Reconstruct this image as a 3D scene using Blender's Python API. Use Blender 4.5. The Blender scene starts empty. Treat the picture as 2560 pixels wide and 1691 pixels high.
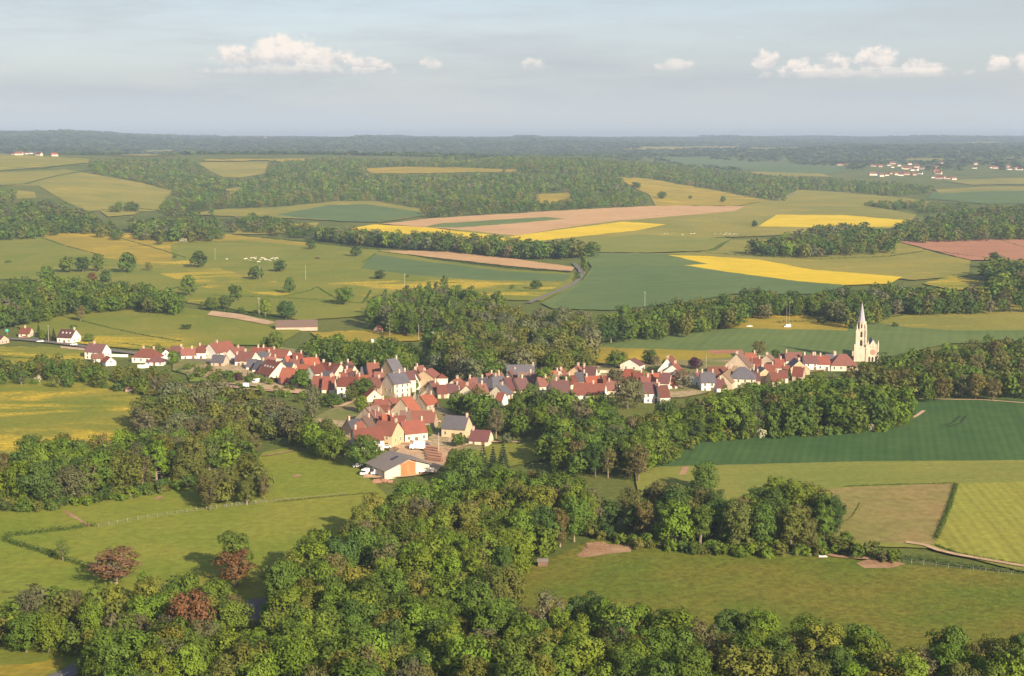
import bpy, bmesh, math, random
import numpy as np
from mathutils import Vector, Matrix

# ------------------------------------------------------------------ camera, sky, sun, exposure
scene = bpy.context.scene
EYE, FPX, V0 = 130.0, 3600.0, 345.0            # eye height, focal length in photo pixels, horizon row
PITCH = math.atan((845.5 - V0) / FPX)
SUN_AZ, SUN_EL = math.radians(146), math.radians(25)   # azimuth clockwise from the view direction
cam = bpy.data.cameras.new('camera')
cam.sensor_width = 36.0
cam.lens = 36.0 * FPX / 2560.0
cam.clip_start, cam.clip_end = 1.0, 90000.0
cam_o = bpy.data.objects.new('camera', cam)
cam_o.location = (0, 0, EYE)
cam_o.rotation_euler = (math.pi / 2 - PITCH, 0, 0)
scene.collection.objects.link(cam_o)
scene.camera = cam_o
scene.view_settings.view_transform = 'Standard'
scene.view_settings.look = 'None'
scene.view_settings.exposure = 1.0
scene.view_settings.gamma = 1.0
scene.view_settings.use_curve_mapping = False
scene.render.engine = 'CYCLES'
cy = scene.cycles
cy.max_bounces, cy.diffuse_bounces, cy.glossy_bounces = 4, 2, 1
cy.transmission_bounces, cy.transparent_max_bounces, cy.volume_bounces = 2, 4, 0
cy.use_denoising = True
cy.denoiser = 'OPENIMAGEDENOISE'
cy.caustics_reflective = cy.caustics_refractive = False

sun = bpy.data.lights.new('sun', 'SUN')
sun.energy, sun.angle, sun.color = 5.0, math.radians(0.5), (1.0, 0.84, 0.62)
sun_o = bpy.data.objects.new('sun', sun)
sdir = Vector((math.sin(SUN_AZ) * math.cos(SUN_EL), math.cos(SUN_AZ) * math.cos(SUN_EL), math.sin(SUN_EL)))
sun_o.rotation_euler = (-sdir).to_track_quat('-Z', 'Y').to_euler()
scene.collection.objects.link(sun_o)

world = bpy.data.worlds.new('World')
scene.world = world
world.use_nodes = True


class NT:
    """small node helper"""
    def __init__(self, tree):
        self.t = tree
        tree.nodes.clear()

    def n(self, kind, **kw):
        x = self.t.nodes.new(kind)
        for k, v in kw.items():
            setattr(x, k, v)
        return x

    def put(self, sock, v):
        if isinstance(v, bpy.types.NodeSocket):
            self.t.links.new(v, sock)
        elif v is not None:
            if isinstance(v, (tuple, list)) and len(v) == 3 and sock.type == 'RGBA':
                v = (*v, 1.0)
            sock.default_value = v

    def m(self, op, a, b=None, c=None, clamp=False):
        x = self.n('ShaderNodeMath', operation=op, use_clamp=clamp)
        for i, v in enumerate((a, b, c)):
            if v is not None:
                self.put(x.inputs[i], v)
        return x.outputs[0]

    def mix(self, f, a, b, blend='MIX'):
        x = self.n('ShaderNodeMix', data_type='RGBA', blend_type=blend)
        self.put(x.inputs[0], f)
        self.put(x.inputs[6], a)
        self.put(x.inputs[7], b)
        return x.outputs[2]

    def noise(self, vec, scale, detail=3.0, rough=0.55, dist=0.0):
        x = self.n('ShaderNodeTexNoise')
        self.put(x.inputs['Vector'], vec)
        x.inputs['Scale'].default_value = scale
        x.inputs['Detail'].default_value = detail
        x.inputs['Roughness'].default_value = rough
        x.inputs['Distortion'].default_value = dist
        return x.outputs[0]

    def smooth(self, v, lo, hi):
        x = self.n('ShaderNodeMapRange', interpolation_type='SMOOTHSTEP')
        self.put(x.inputs[0], v)
        x.inputs[1].default_value, x.inputs[2].default_value = lo, hi
        return x.outputs[0]

    def mapping(self, vec, scale=(1, 1, 1), rot=(0, 0, 0), loc=(0, 0, 0)):
        x = self.n('ShaderNodeMapping')
        self.put(x.inputs['Vector'], vec)
        x.inputs['Scale'].default_value = scale
        x.inputs['Rotation'].default_value = rot
        x.inputs['Location'].default_value = loc
        return x.outputs[0]


def build_world():
    w = NT(world.node_tree)
    sky = w.n('ShaderNodeTexSky', sky_type='NISHITA', sun_disc=False)
    sky.sun_elevation, sky.sun_rotation = SUN_EL, SUN_AZ
    sky.altitude, sky.air_density, sky.dust_density, sky.ozone_density = 300, 1.0, 1.5, 1.5
    tc = w.n('ShaderNodeTexCoord').outputs['Generated']
    sep = w.n('ShaderNodeSeparateXYZ')
    w.put(sep.inputs[0], tc)
    x, y, z = sep.outputs
    az = w.m('ARCTAN2', x, y)
    el = w.m('ARCSINE', z)
    # thin high veil: the whole sky of the photograph is a pale grey-blue
    comb0 = w.n('ShaderNodeCombineXYZ')
    w.put(comb0.inputs[0], w.m('MULTIPLY', az, 3.0))
    w.put(comb0.inputs[1], w.m('MULTIPLY', el, 22.0))
    veil = w.smooth(w.noise(comb0.outputs[0], 1.3, 5.0, 0.6), 0.35, 0.75)
    hor = w.smooth(el, 0.10, 0.0)
    vf = w.m('ADD', w.m('MULTIPLY', veil, VEIL_N), w.m('MULTIPLY', hor, VEIL_H), clamp=True)
    vf = w.m('ADD', vf, VEIL_0, clamp=True)
    vf = w.m('MULTIPLY', vf, w.m('MULTIPLY_ADD', w.smooth(el, 0.85, 0.22), 0.75, 0.25))   # the zenith is clearer
    base = w.mix(vf, w.mix(1.0, sky.outputs[0], (1.05, 0.97, 1.02), 'MULTIPLY'), VEIL_COL)
    base = w.mix(1.0, base, w.m('MULTIPLY_ADD', w.smooth(el, 0.045, 0.002), 0.20, 1.0), 'MULTIPLY')
    # cumulus banks low over the horizon, as ellipses of direction broken up by noise
    comb = w.n('ShaderNodeCombineXYZ')
    w.put(comb.inputs[0], az)
    w.put(comb.inputs[1], w.m('MULTIPLY', el, 1.25))
    n1 = w.noise(comb.outputs[0], 105.0, 8.0, 0.60, 0.2)
    n2 = w.noise(comb.outputs[0], 21.0, 3.0, 0.5, 0.2)
    total = None
    for (u0, u1, vt, vb, k) in CLOUDS:
        a0, ra = ((u0 + u1) / 2 - 1280) / FPX, (u1 - u0) / 2 / FPX
        e0 = (V0 - (vb - 0.36 * (vb - vt))) / FPX
        re_up = 0.66 * (vb - vt) / FPX
        re_dn = 0.34 * (vb - vt) / FPX
        da = w.m('DIVIDE', w.m('SUBTRACT', az, a0), ra)
        de = w.m('SUBTRACT', el, e0)
        up = w.m('GREATER_THAN', de, 0.0)
        ru = w.m('MULTIPLY_ADD', up, re_up - re_dn, re_dn)
        de = w.m('DIVIDE', de, ru)
        r2 = w.m('ADD', w.m('MULTIPLY', da, da), w.m('MULTIPLY', de, de))
        e = w.m('MULTIPLY', w.m('SUBTRACT', 1.0, r2), 1.0)
        e = w.m('MAXIMUM', e, -1.5)
        e = w.m('MULTIPLY_ADD', e, 0.75, w.m('MULTIPLY_ADD', n1, 2.0, w.m('MULTIPLY_ADD', n2, 1.0, -1.62)))
        a = w.m('MULTIPLY', w.m('MULTIPLY', w.smooth(e, -0.08, 0.5), k), w.smooth(de, -1.05, 0.15))
        # lower part of a bank is greyer
        total = (a, e, de) if total is None else (w.m('MAXIMUM', total[0], a), w.m('MAXIMUM', total[1], e), w.m('MAXIMUM', total[2], w.m('MULTIPLY', de, w.m('GREATER_THAN', a, 0.05))))
    a, e, de = total
    lit = w.smooth(w.m('MULTIPLY_ADD', n1, 1.4, w.m('MULTIPLY', de, 0.55)), 0.35, 1.15)
    ccol = w.mix(lit, CLOUD_LO, CLOUD_HI)
    out = w.mix(a, base, ccol)
    bg = w.n('ShaderNodeBackground')
    w.put(bg.inputs[0], out)
    bg.inputs[1].default_value = 0.08
    o = w.n('ShaderNodeOutputWorld')
    w.t.links.new(bg.outputs[0], o.inputs[0])


VEIL_COL, VEIL_N, VEIL_H, VEIL_0 = (3.45, 3.74, 3.94), 0.45, 0.36, 0.44
CLOUD_LO, CLOUD_HI = (3.9, 3.9, 4.1), (6.4, 5.8, 5.25)
CLOUDS = [(535, 700, 112, 184, 1.0), (610, 830, 88, 184, 1.0), (740, 900, 122, 186, 1.0), (850, 985, 146, 190, 0.85),
          (1865, 1940, 132, 190, 1.0), (1910, 2060, 158, 198, 0.9), (2020, 2110, 132, 198, 1.0), (2090, 2215, 124, 198, 1.0), (2190, 2330, 158, 206, 0.85),
          (2395, 2475, 150, 196, 1.0), (2450, 2560, 126, 202, 1.0), (2490, 2600, 112, 202, 1.0), (2520, 2700, 108, 204, 1.0), (1930, 2030, 146, 198, 0.95), (-120, 85, 160, 204, 0.7),
          (1050, 1115, 144, 182, 0.7), (1300, 1365, 146, 184, 0.7), (1620, 1740, 154, 188, 0.6), (1830, 2420, 176, 208, 0.55), (480, 1010, 168, 196, 0.5)]
build_world()

# ------------------------------------------------------------------ terrain
COLS = [-900, 100, 500, 1000, 1350, 1900, 2400, 3600]
NEAR = [(1, 112), (60, 96), (120, 66), (200, 30), (280, 8), (340, 1.5), (420, 0), (900, 0), (1500, 0)]
PROF = {
    100: [(1800, 3), (2300, 20), (2800, 48), (3300, 80), (3700, 88), (4300, 76), (5500, 56), (7000, 76), (9000, 126), (11000, 166), (12500, 177), (26000, 165)],
    500: [(1800, 2), (2200, 9), (2700, 26), (3300, 48), (3900, 66), (4400, 76), (5000, 66), (6500, 48), (7800, 64), (9300, 100), (11200, 124), (13000, 128), (26000, 132)],
    1000: [(1800, 1), (2100, 6), (2600, 21), (3200, 41), (3800, 61), (4350, 74), (4900, 66), (5600, 46), (6600, 40), (7700, 56), (9200, 94), (11200, 119), (13000, 124), (26000, 130)],
    1350: [(1800, 1), (2100, 6), (2600, 20), (3200, 39), (3800, 60), (4350, 72), (4900, 64), (5600, 44), (6600, 40), (7700, 56), (9200, 88), (11200, 110), (13500, 126), (26000, 134)],
    1900: [(1800, 0), (2300, 4), (3000, 11), (3600, 20), (4100, 27), (4600, 25), (5200, 24), (6000, 32), (7000, 48), (8000, 66), (8700, 70), (10000, 62), (11500, 76), (13500, 108), (15800, 140), (26000, 148)],
    2400: [(1800, 0), (2300, 3), (3000, 6), (3600, 9), (4300, 14), (5000, 26), (6000, 36), (7000, 60), (8000, 80), (8700, 82), (10000, 70), (11500, 82), (13500, 112), (15800, 143), (26000, 150)],
}
PROF[-900] = PROF[100]
PROF[3600] = PROF[2400]
_LD = np.linspace(math.log(1.0), math.log(40000.0), 900)
_UU = np.arange(-4000, 6601, 50.0)


def _make_table():
    k = np.exp(-0.5 * (np.arange(-14, 15) / 6.0) ** 2)
    k /= k.sum()
    rows = []
    for c in COLS:
        pts = np.array(NEAR + PROF[c], float)
        h = np.interp(_LD, np.log(pts[:, 0]), pts[:, 1])
        hp = np.pad(h, 14, mode='edge')
        rows.append(np.convolve(hp, k, mode='valid'))
    rows = np.array(rows)
    out = np.empty((len(_UU), len(_LD)))
    cc = np.array(COLS, float)
    for i, u in enumerate(_UU):
        u = min(max(u, cc[0]), cc[-1])
        j = min(max(int(np.searchsorted(cc, u)) - 1, 0), len(cc) - 2)
        t = (u - cc[j]) / (cc[j + 1] - cc[j])
        t = t * t * (3 - 2 * t)
        out[i] = rows[j] * (1 - t) + rows[j + 1] * t
    return out


_TAB = _make_table()


def ground_h(x, y):
    x = np.asarray(x, float)
    y = np.asarray(y, float)
    yy = np.maximum(y, 1.0)
    u = np.clip(1280 + FPX * x / np.maximum(yy, 40.0), _UU[0], _UU[-1] - 1)
    fu = (u - _UU[0]) / 50.0
    fd = np.clip((np.log(yy) - _LD[0]) / (_LD[1] - _LD[0]), 0, len(_LD) - 1.001)
    iu, id_ = fu.astype(int), fd.astype(int)
    tu, td = fu - iu, fd - id_
    h = (_TAB[iu, id_] * (1 - tu) * (1 - td) + _TAB[iu + 1, id_] * tu * (1 - td) + _TAB[iu, id_ + 1] * (1 - tu) * td + _TAB[iu + 1, id_ + 1] * tu * td)
    ramp = np.clip((yy - 380) / 300, 0, 1)
    big = np.clip((yy - 2200) / 1500, 0, 1)
    b = 0.6 * np.sin(x / 130 + 1.0) * np.sin(y / 190 + 0.4) + 0.35 * np.sin(x / 61 + y / 83)
    b2 = 6.5 * np.sin(x / 420 + 0.7) * np.sin(y / 510 + 2.0) + 3.0 * np.sin(x / 230 - y / 310)
    return h + ramp * b + big * b2


CP, SP = math.cos(PITCH), math.sin(PITCH)


def ray_dir(u, v):
    u = np.asarray(u, float)
    v = np.asarray(v, float)
    a = (u - 1280) / FPX
    b = (845.5 - v) / FPX
    return a, CP + b * SP, -SP + b * CP


def at_px(u, v, off=0.0):
    """photo pixel -> point on the ground raised by off"""
    u = np.atleast_1d(np.asarray(u, float))
    v = np.atleast_1d(np.asarray(v, float))
    dx, dy, dz = ray_dir(u, v)
    ts = np.exp(np.linspace(math.log(150.0), math.log(24000.0), 420))
    lo = np.full(u.shape, ts[0])
    hi = np.full(u.shape, ts[-1])
    done = np.zeros(u.shape, bool)
    prev = np.full(u.shape, ts[0])
    for t in ts:
        below = (EYE + dz * t) < ground_h(dx * t, dy * t) + off
        new = below & ~done
        hi[new] = t
        lo[new] = prev[new]
        done |= new
        prev[:] = t
        if done.all():
            break
    lo[~done] = ts[-1]
    for _ in range(24):
        mid = 0.5 * (lo + hi)
        below = (EYE + dz * mid) < ground_h(dx * mid, dy * mid) + off
        hi = np.where(below, mid, hi)
        lo = np.where(below, lo, mid)
    x, y = dx * hi, dy * hi
    return x, y, ground_h(x, y)


def to_px(x, y, z):
    dz = z - EYE
    f = y * CP - dz * SP
    up = y * SP + dz * CP
    f = np.where(np.abs(f) < 1e-3, 1e-3, f)
    return 1280 + FPX * x / f, 845.5 - FPX * up / f


def in_poly(px, py, poly):
    px = np.asarray(px, float)
    py = np.asarray(py, float)
    inside = np.zeros(px.shape, bool)
    n = len(poly)
    for i in range(n):
        x1, y1 = poly[i]
        x2, y2 = poly[(i + 1) % n]
        if y1 == y2:
            continue
        c = ((y1 > py) != (y2 > py)) & (px < (x2 - x1) * (py - y1) / (y2 - y1) + x1)
        inside ^= c
    return inside


K = 2560.0 / 2374.0


def D(pts):
    """outline read off a 2374-pixel-wide print of the photograph"""
    return [(a * K, b * K) for a, b in pts]


# ------------------------------------------------------------------ object helpers
COL = scene.collection


def tag(o, label=None, cat=None, group=None, kind=None):
    if label:
        o['label'] = label
    if cat:
        o['category'] = cat
    if group:
        o['group'] = group
    if kind:
        o['kind'] = kind
    return o


def link(name, data, parent=None, mat=None):
    o = bpy.data.objects.new(name, data)
    COL.objects.link(o)
    if parent is not None:
        o.parent = parent
    if mat is not None and data is not None and len(data.materials) == 0:
        for mm in (mat if isinstance(mat, (list, tuple)) else [mat]):
            data.materials.append(mm)
    return o


def empty(name, loc=(0, 0, 0), rz=0.0):
    o = bpy.data.objects.new(name, None)
    COL.objects.link(o)
    o.location = loc
    o.rotation_euler = (0, 0, rz)
    return o


def np_mesh(name, verts, faces, smooth=False):
    """faces: (n,k) int array"""
    me = bpy.data.meshes.new(name)
    verts = np.asarray(verts, np.float32)
    faces = np.asarray(faces, np.int32)
    n, k = faces.shape
    me.vertices.add(len(verts))
    me.vertices.foreach_set('co', verts.ravel())
    me.loops.add(n * k)
    me.loops.foreach_set('vertex_index', faces.ravel())
    me.polygons.add(n)
    me.polygons.foreach_set('loop_start', np.arange(0, n * k, k, dtype=np.int32))
    me.polygons.foreach_set('loop_total', np.full(n, k, np.int32))
    if smooth:
        me.polygons.foreach_set('use_smooth', np.ones(n, bool))
    me.update(calc_edges=True)
    return me


class Shape:
    """collects polygons into one mesh"""
    def __init__(self):
        self.v, self.f, self.mi = [], [], []

    def poly(self, pts, mi=0):
        i = len(self.v)
        self.v += [tuple(p) for p in pts]
        self.f.append(tuple(range(i, i + len(pts))))
        self.mi.append(mi)

    def box(self, x0, x1, y0, y1, z0, z1, mi=0, taper=0.0):
        i = len(self.v)
        t = taper
        self.v += [(x0, y0, z0), (x1, y0, z0), (x1, y1, z0), (x0, y1, z0),
                   (x0 + t, y0 + t, z1), (x1 - t, y0 + t, z1), (x1 - t, y1 - t, z1), (x0 + t, y1 - t, z1)]
        for q in ((3, 2, 1, 0), (4, 5, 6, 7), (0, 1, 5, 4), (1, 2, 6, 5), (2, 3, 7, 6), (3, 0, 4, 7)):
            self.f.append(tuple(i + a for a in q))
            self.mi.append(mi)

    def prism(self, section, x0, x1, mi=0):
        """extrude a yz outline along x"""
        i, n = len(self.v), len(section)
        self.v += [(x0, a, b) for a, b in section] + [(x1, a, b) for a, b in section]
        self.f.append(tuple(i + k for k in range(n)))
        self.f.append(tuple(i + n + k for k in reversed(range(n))))
        self.mi += [mi, mi]
        for k in range(n):
            j = (k + 1) % n
            self.f.append((i + k, i + n + k, i + n + j, i + j))
            self.mi.append(mi)

    def tube(self, pts, radii, n=6, mi=0, cap=True):
        i = len(self.v)
        P = [Vector(p) for p in pts]
        for a, p in enumerate(P):
            d = (P[min(a + 1, len(P) - 1)] - P[max(a - 1, 0)])
            d = d.normalized() if d.length > 1e-6 else Vector((0, 0, 1))
            s = d.cross(Vector((0.31, 0.9, 0.2))).normalized()
            t = d.cross(s)
            for k in range(n):
                w = 2 * math.pi * k / n
                q = p + (s * math.cos(w) + t * math.sin(w)) * radii[a]
                self.v.append(tuple(q))
        for a in range(len(P) - 1):
            for k in range(n):
                j = (k + 1) % n
                self.f.append((i + a * n + k, i + a * n + j, i + (a + 1) * n + j, i + (a + 1) * n + k))
                self.mi.append(mi)
        if cap:
            self.f.append(tuple(i + k for k in reversed(range(n))))
            self.f.append(tuple(i + (len(P) - 1) * n + k for k in range(n)))
            self.mi += [mi, mi]

    def ring(self, r0, z0, r1, z1, n=8, mi=0, cx=0, cy_=0, rot=0.0, top=True, bottom=False):
        i = len(self.v)
        for r, z in ((r0, z0), (r1, z1)):
            for k in range(n):
                w = 2 * math.pi * (k + 0.5) / n + rot
                self.v.append((cx + r * math.cos(w), cy_ + r * math.sin(w), z))
        for k in range(n):
            j = (k + 1) % n
            self.f.append((i + k, i + j, i + n + j, i + n + k))
            self.mi.append(mi)
        if top:
            self.f.append(tuple(i + n + k for k in range(n)))
            self.mi.append(mi)
        if bottom:
            self.f.append(tuple(i + k for k in reversed(range(n))))
            self.mi.append(mi)

    def mesh(self, name):
        me = bpy.data.meshes.new(name)
        me.from_pydata(self.v, [], self.f)
        me.polygons.foreach_set('material_index', self.mi)
        me.update()
        bm = bmesh.new()
        bm.from_mesh(me)
        bmesh.ops.recalc_face_normals(bm, faces=bm.faces)
        bm.to_mesh(me)
        bm.free()
        return me

    def make(self, name, mat, parent=None):
        return link(name, self.mesh(name), parent, mat)


# ------------------------------------------------------------------ materials
MATS = {}


def material(name, fn):
    if name in MATS:
        return MATS[name]
    m = bpy.data.materials.new(name)
    m.use_nodes = True
    w = NT(m.node_tree)
    sh = fn(w)
    o = w.n('ShaderNodeOutputMaterial')
    w.t.links.new(sh, o.inputs[0])
    MATS[name] = m
    return m


def bsdf(w, col, rough=0.8, spec=0.2, metal=0.0, normal=None):
    b = w.n('ShaderNodeBsdfPrincipled')
    w.put(b.inputs['Base Color'], col)
    w.put(b.inputs['Roughness'], rough)
    b.inputs['Specular IOR Level'].default_value = spec
    b.inputs['Metallic'].default_value = metal
    if normal is not None:
        w.put(b.inputs['Normal'], normal)
    return b.outputs[0]


def bump(w, h, strength, dist=0.1):
    b = w.n('ShaderNodeBump')
    b.inputs['Strength'].default_value = strength
    b.inputs['Distance'].default_value = dist
    w.put(b.inputs['Height'], h)
    return b.outputs[0]


def crop(name, c1, c2, patch=None, patch_at=(0.56, 0.72), rows=None, row_k=0.12, tuft=0.35, grain=0.5, big=0.012, stretch=(1, 1)):
    """a field: two greens blended by noise, optional flower patches, optional sowing rows (angle, spacing)"""
    def f(w):
        P = w.n('ShaderNodeTexCoord').outputs['Object']
        q = w.mapping(P, scale=(stretch[0], stretch[1], 1))
        a = w.smooth(w.noise(q, big, 4, 0.6, 0.4), 0.32, 0.68)
        c = w.mix(a, c1, c2)
        t = w.noise(q, tuft, 3, 0.65)
        g = w.noise(P, 2.4, 2, 0.7)
        if rows:
            r = w.mapping(P, rot=(0, 0, rows[0]))
            s = w.n('ShaderNodeSeparateXYZ')
            w.put(s.inputs[0], r)
            ph = w.m('MULTIPLY', s.outputs[0], 2 * math.pi / rows[1])
            sn = w.m('SINE', w.m('ADD', ph, w.m('MULTIPLY', w.noise(P, 0.05, 2), 1.5)))
            lane = w.n('ShaderNodeCombineXYZ')
            w.put(lane.inputs[0], w.m('MULTIPLY', s.outputs[0], 0.16))
            w.put(lane.inputs[1], w.m('MULTIPLY', s.outputs[1], 0.006))
            ln = w.noise(lane.outputs[0], 1.0, 3, 0.6)
            k = w.m('MULTIPLY_ADD', sn, row_k * 0.5, w.m('MULTIPLY_ADD', ln, row_k * 4, 1.0 - row_k * 2))
            c = w.mix(1.0, c, k, 'MULTIPLY')
        if patch:
            n = w.noise(w.mapping(P, scale=(0.55, 1.25, 1), loc=(13, 7, 0)), 0.02, 6, 0.62, 0.6)
            pf = w.smooth(n, *patch_at)
            pf = w.m('MULTIPLY', pf, w.smooth(w.noise(P, 0.5, 3, 0.7), 0.30, 0.62))
            c = w.mix(pf, c, patch)
        k = w.m('MULTIPLY_ADD', w.m('SUBTRACT', t, 0.5), grain * 1.6, 1.0)
        k = w.m('MULTIPLY_ADD', w.m('SUBTRACT', g, 0.5), grain * 0.9, k)
        c = w.mix(1.0, c, k, 'MULTIPLY')
        hgt = w.m('ADD', t, w.m('MULTIPLY', g, 0.5))
        return bsdf(w, c, 0.95, 0.05, normal=bump(w, hgt, 0.6, 0.5))
    return material(name, f)


def G(*c):
    return tuple(c)


FLOWER = (0.52, 0.36, 0.035)
M_SCRUB = crop('scrub_ground', (0.085, 0.112, 0.026), (0.130, 0.142, 0.034), grain=0.8)
M_MEADOW = crop('meadow_grass', (0.145, 0.174, 0.025), (0.199, 0.197, 0.035), FLOWER, (0.62, 0.80))
M_MEADOW2 = crop('meadow_buttercup', (0.149, 0.177, 0.026), (0.225, 0.205, 0.034), FLOWER, (0.46, 0.60))
M_PASTURE = crop('pasture_grass', (0.152, 0.191, 0.025), (0.208, 0.213, 0.034), grain=0.55, big=0.02)
M_OLIVE = crop('rough_meadow', (0.098, 0.134, 0.017), (0.158, 0.142, 0.025), FLOWER, (0.74, 0.86), tuft=0.5, grain=0.95, big=0.022)
M_FARMEADOW = crop('far_meadow', (0.186, 0.186, 0.040), (0.262, 0.227, 0.047), FLOWER, (0.55, 0.75), big=0.006)
M_GOLDMEADOW = crop('golden_meadow', (0.231, 0.195, 0.031), (0.326, 0.238, 0.032), FLOWER, (0.50, 0.70))
M_WHEAT = crop('dark_wheat', (0.048, 0.098, 0.030), (0.062, 0.112, 0.034), rows=(0.25, 3.4), row_k=0.12, grain=0.32, tuft=0.12)
M_WHEAT2 = crop('wheat', (0.105, 0.150, 0.046), (0.130, 0.172, 0.054), rows=(0.3, 6.0), row_k=0.08, grain=0.2, tuft=0.1)
M_BLUEWHEAT = crop('bluish_wheat', (0.090, 0.140, 0.050), (0.110, 0.155, 0.055), rows=(1.1, 9.0), row_k=0.08, grain=0.2, tuft=0.08)
M_BARLEY = crop('young_barley', (0.173, 0.195, 0.041), (0.213, 0.208, 0.047), rows=(1.45, 3.0), row_k=0.08, grain=0.35)
M_BARLEY2 = crop('yellowing_barley', (0.225, 0.232, 0.040), (0.255, 0.245, 0.044), rows=(0.10, 3.2), row_k=0.14, grain=0.45)
M_DRY = crop('dry_paddock', (0.200, 0.185, 0.055), (0.260, 0.190, 0.075), tuft=0.25, grain=0.6, big=0.03)
M_RAPE = crop('rapeseed', (0.530, 0.385, 0.022), (0.630, 0.450, 0.030), rows=(1.25, 12), row_k=0.10, grain=0.2, tuft=0.1)
M_PLOUGH = crop('ploughed_clay', (0.430, 0.268, 0.132), (0.475, 0.300, 0.152), rows=(1.35, 10), row_k=0.08, grain=0.2, tuft=0.08)
M_REDSOIL = crop('red_soil', (0.330, 0.158, 0.092), (0.375, 0.182, 0.106), rows=(1.2, 10), row_k=0.07, grain=0.2, tuft=0.08)
M_EARTH = crop('pale_earth', (0.400, 0.270, 0.165), (0.500, 0.345, 0.215), tuft=0.5, grain=0.5, big=0.06)
M_CLAY = crop('bare_clay', (0.270, 0.160, 0.085), (0.380, 0.240, 0.145), tuft=0.6, grain=0.6, big=0.08)
M_ROAD = crop('asphalt', (0.150, 0.135, 0.125), (0.185, 0.165, 0.150), grain=0.2)
M_GARDEN = crop('garden_ground', (0.140, 0.165, 0.045), (0.230, 0.190, 0.085), (0.46, 0.34, 0.22), (0.47, 0.58), big=0.05, grain=0.5)
M_LAWN = crop('garden_lawn', (0.150, 0.205, 0.035), (0.190, 0.225, 0.045), grain=0.3)


def _paint(w):
    return bsdf(w, (0.75, 0.73, 0.68), 0.6)


M_TRAM = crop('tramline_dark', (0.030, 0.052, 0.024), (0.040, 0.062, 0.028), grain=0.3)
M_TRAM2 = crop('tramline_crop', (0.185, 0.190, 0.030), (0.213, 0.196, 0.040), grain=0.4)
M_PAINT = material('road_paint', _paint)


def _water(w):
    P = w.n('ShaderNodeTexCoord').outputs['Object']
    return bsdf(w, (0.020, 0.026, 0.022), 0.12, 0.5, normal=bump(w, w.noise(P, 0.9, 3), 0.12, 0.05))


M_WATER = material('river_water', _water)

# ------------------------------------------------------------------ ground sheet
def build_ground():
    us = np.linspace(-3900, 6500, 420)
    ds = np.exp(np.linspace(math.log(2.0), math.log(24000.0), 900))
    X = (us[None, :] - 1280) / FPX * np.maximum(ds[:, None], 60.0)
    Y = np.broadcast_to(ds[:, None], X.shape)
    Z = ground_h(X, Y)
    v = np.stack([X, Y, Z], -1).reshape(-1, 3)
    nu = len(us)
    i = np.arange((len(ds) - 1) * (nu - 1))
    r, c = i // (nu - 1), i % (nu - 1)
    a = r * nu + c
    f = np.stack([a, a + 1, a + nu + 1, a + nu], -1)
    o = link('ground', np_mesh('ground', v, f, True), None, M_SCRUB)
    tag(o, kind='structure')


build_ground()
_field_n = [0]


def field(name, poly, mat, off=None, kind='structure', cell=None):
    """drape an outline of the photograph over the terrain as a real sheet of crop or grass"""
    if cell is None:
        top = min(p[1] for p in poly)
        cell = (40, 2.5) if top < 620 else (60, 6)
    rj = random.Random(len(poly) * 31 + int(poly[0][0]))
    q = []
    for i, (a, b) in enumerate(poly):
        c, d = poly[(i + 1) % len(poly)]
        n = max(1, int(math.hypot(c - a, d - b) / 14))
        for k in range(n):
            t = k / n
            j = 0.0 if k == 0 or mat in (M_WATER,) else 1.0
            sj = 3.5 if mat is M_CLAY else 5.0 if mat in (M_GOLDMEADOW, M_MEADOW2) else 1.2
            q.append((a + (c - a) * t + rj.uniform(-sj, sj) * j, b + (d - b) * t + rj.uniform(-1, 1) * (0.55 if sj < 2 else 1.3) * j))
    poly = q
    bm = bmesh.new()
    vs = [bm.verts.new((a, b, 0)) for a, b in poly]
    bm.faces.new(vs)
    bmesh.ops.triangulate(bm, faces=bm.faces[:])
    xs = [p[0] for p in poly]
    ys = [p[1] for p in poly]
    for axis, lo, hi, st in ((0, min(xs), max(xs), cell[0]), (1, min(ys), max(ys), cell[1])):
        t = math.ceil(lo / st) * st
        while t < hi:
            no = (1, 0, 0) if axis == 0 else (0, 1, 0)
            co = (t, 0, 0) if axis == 0 else (0, t, 0)
            bmesh.ops.bisect_plane(bm, geom=bm.verts[:] + bm.edges[:] + bm.faces[:], plane_co=co, plane_no=no)
            t += st
    co = np.array([v.co[:] for v in bm.verts])
    _field_n[0] += 1
    base = 0.18 if off is None else off
    x, y, z = at_px(co[:, 0], co[:, 1], 0.0)
    z = z + base + y * 0.00018 + _field_n[0] * 0.004 * (1 + np.maximum(y - 600, 0) / 250)
    for v, a, b, c in zip(bm.verts, x, y, z):
        v.co = (a, b, c)
    bmesh.ops.recalc_face_normals(bm, faces=bm.faces)
    me = bpy.data.meshes.new(name)
    bm.to_mesh(me)
    bm.free()
    if len(me.polygons) and me.polygons[0].normal.z < 0:
        me.flip_normals()
    o = link(name, me, None, mat)
    tag(o, kind=kind)
    return o


def resample(pts, step):
    P = np.array(pts, float)
    seg = np.hypot(*(P[1:] - P[:-1]).T)
    s = np.concatenate([[0], np.cumsum(seg)])
    n = max(2, int(s[-1] / step) + 1)
    t = np.linspace(0, s[-1], n)
    return np.stack([np.interp(t, s, P[:, 0]), np.interp(t, s, P[:, 1])], -1)


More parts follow.
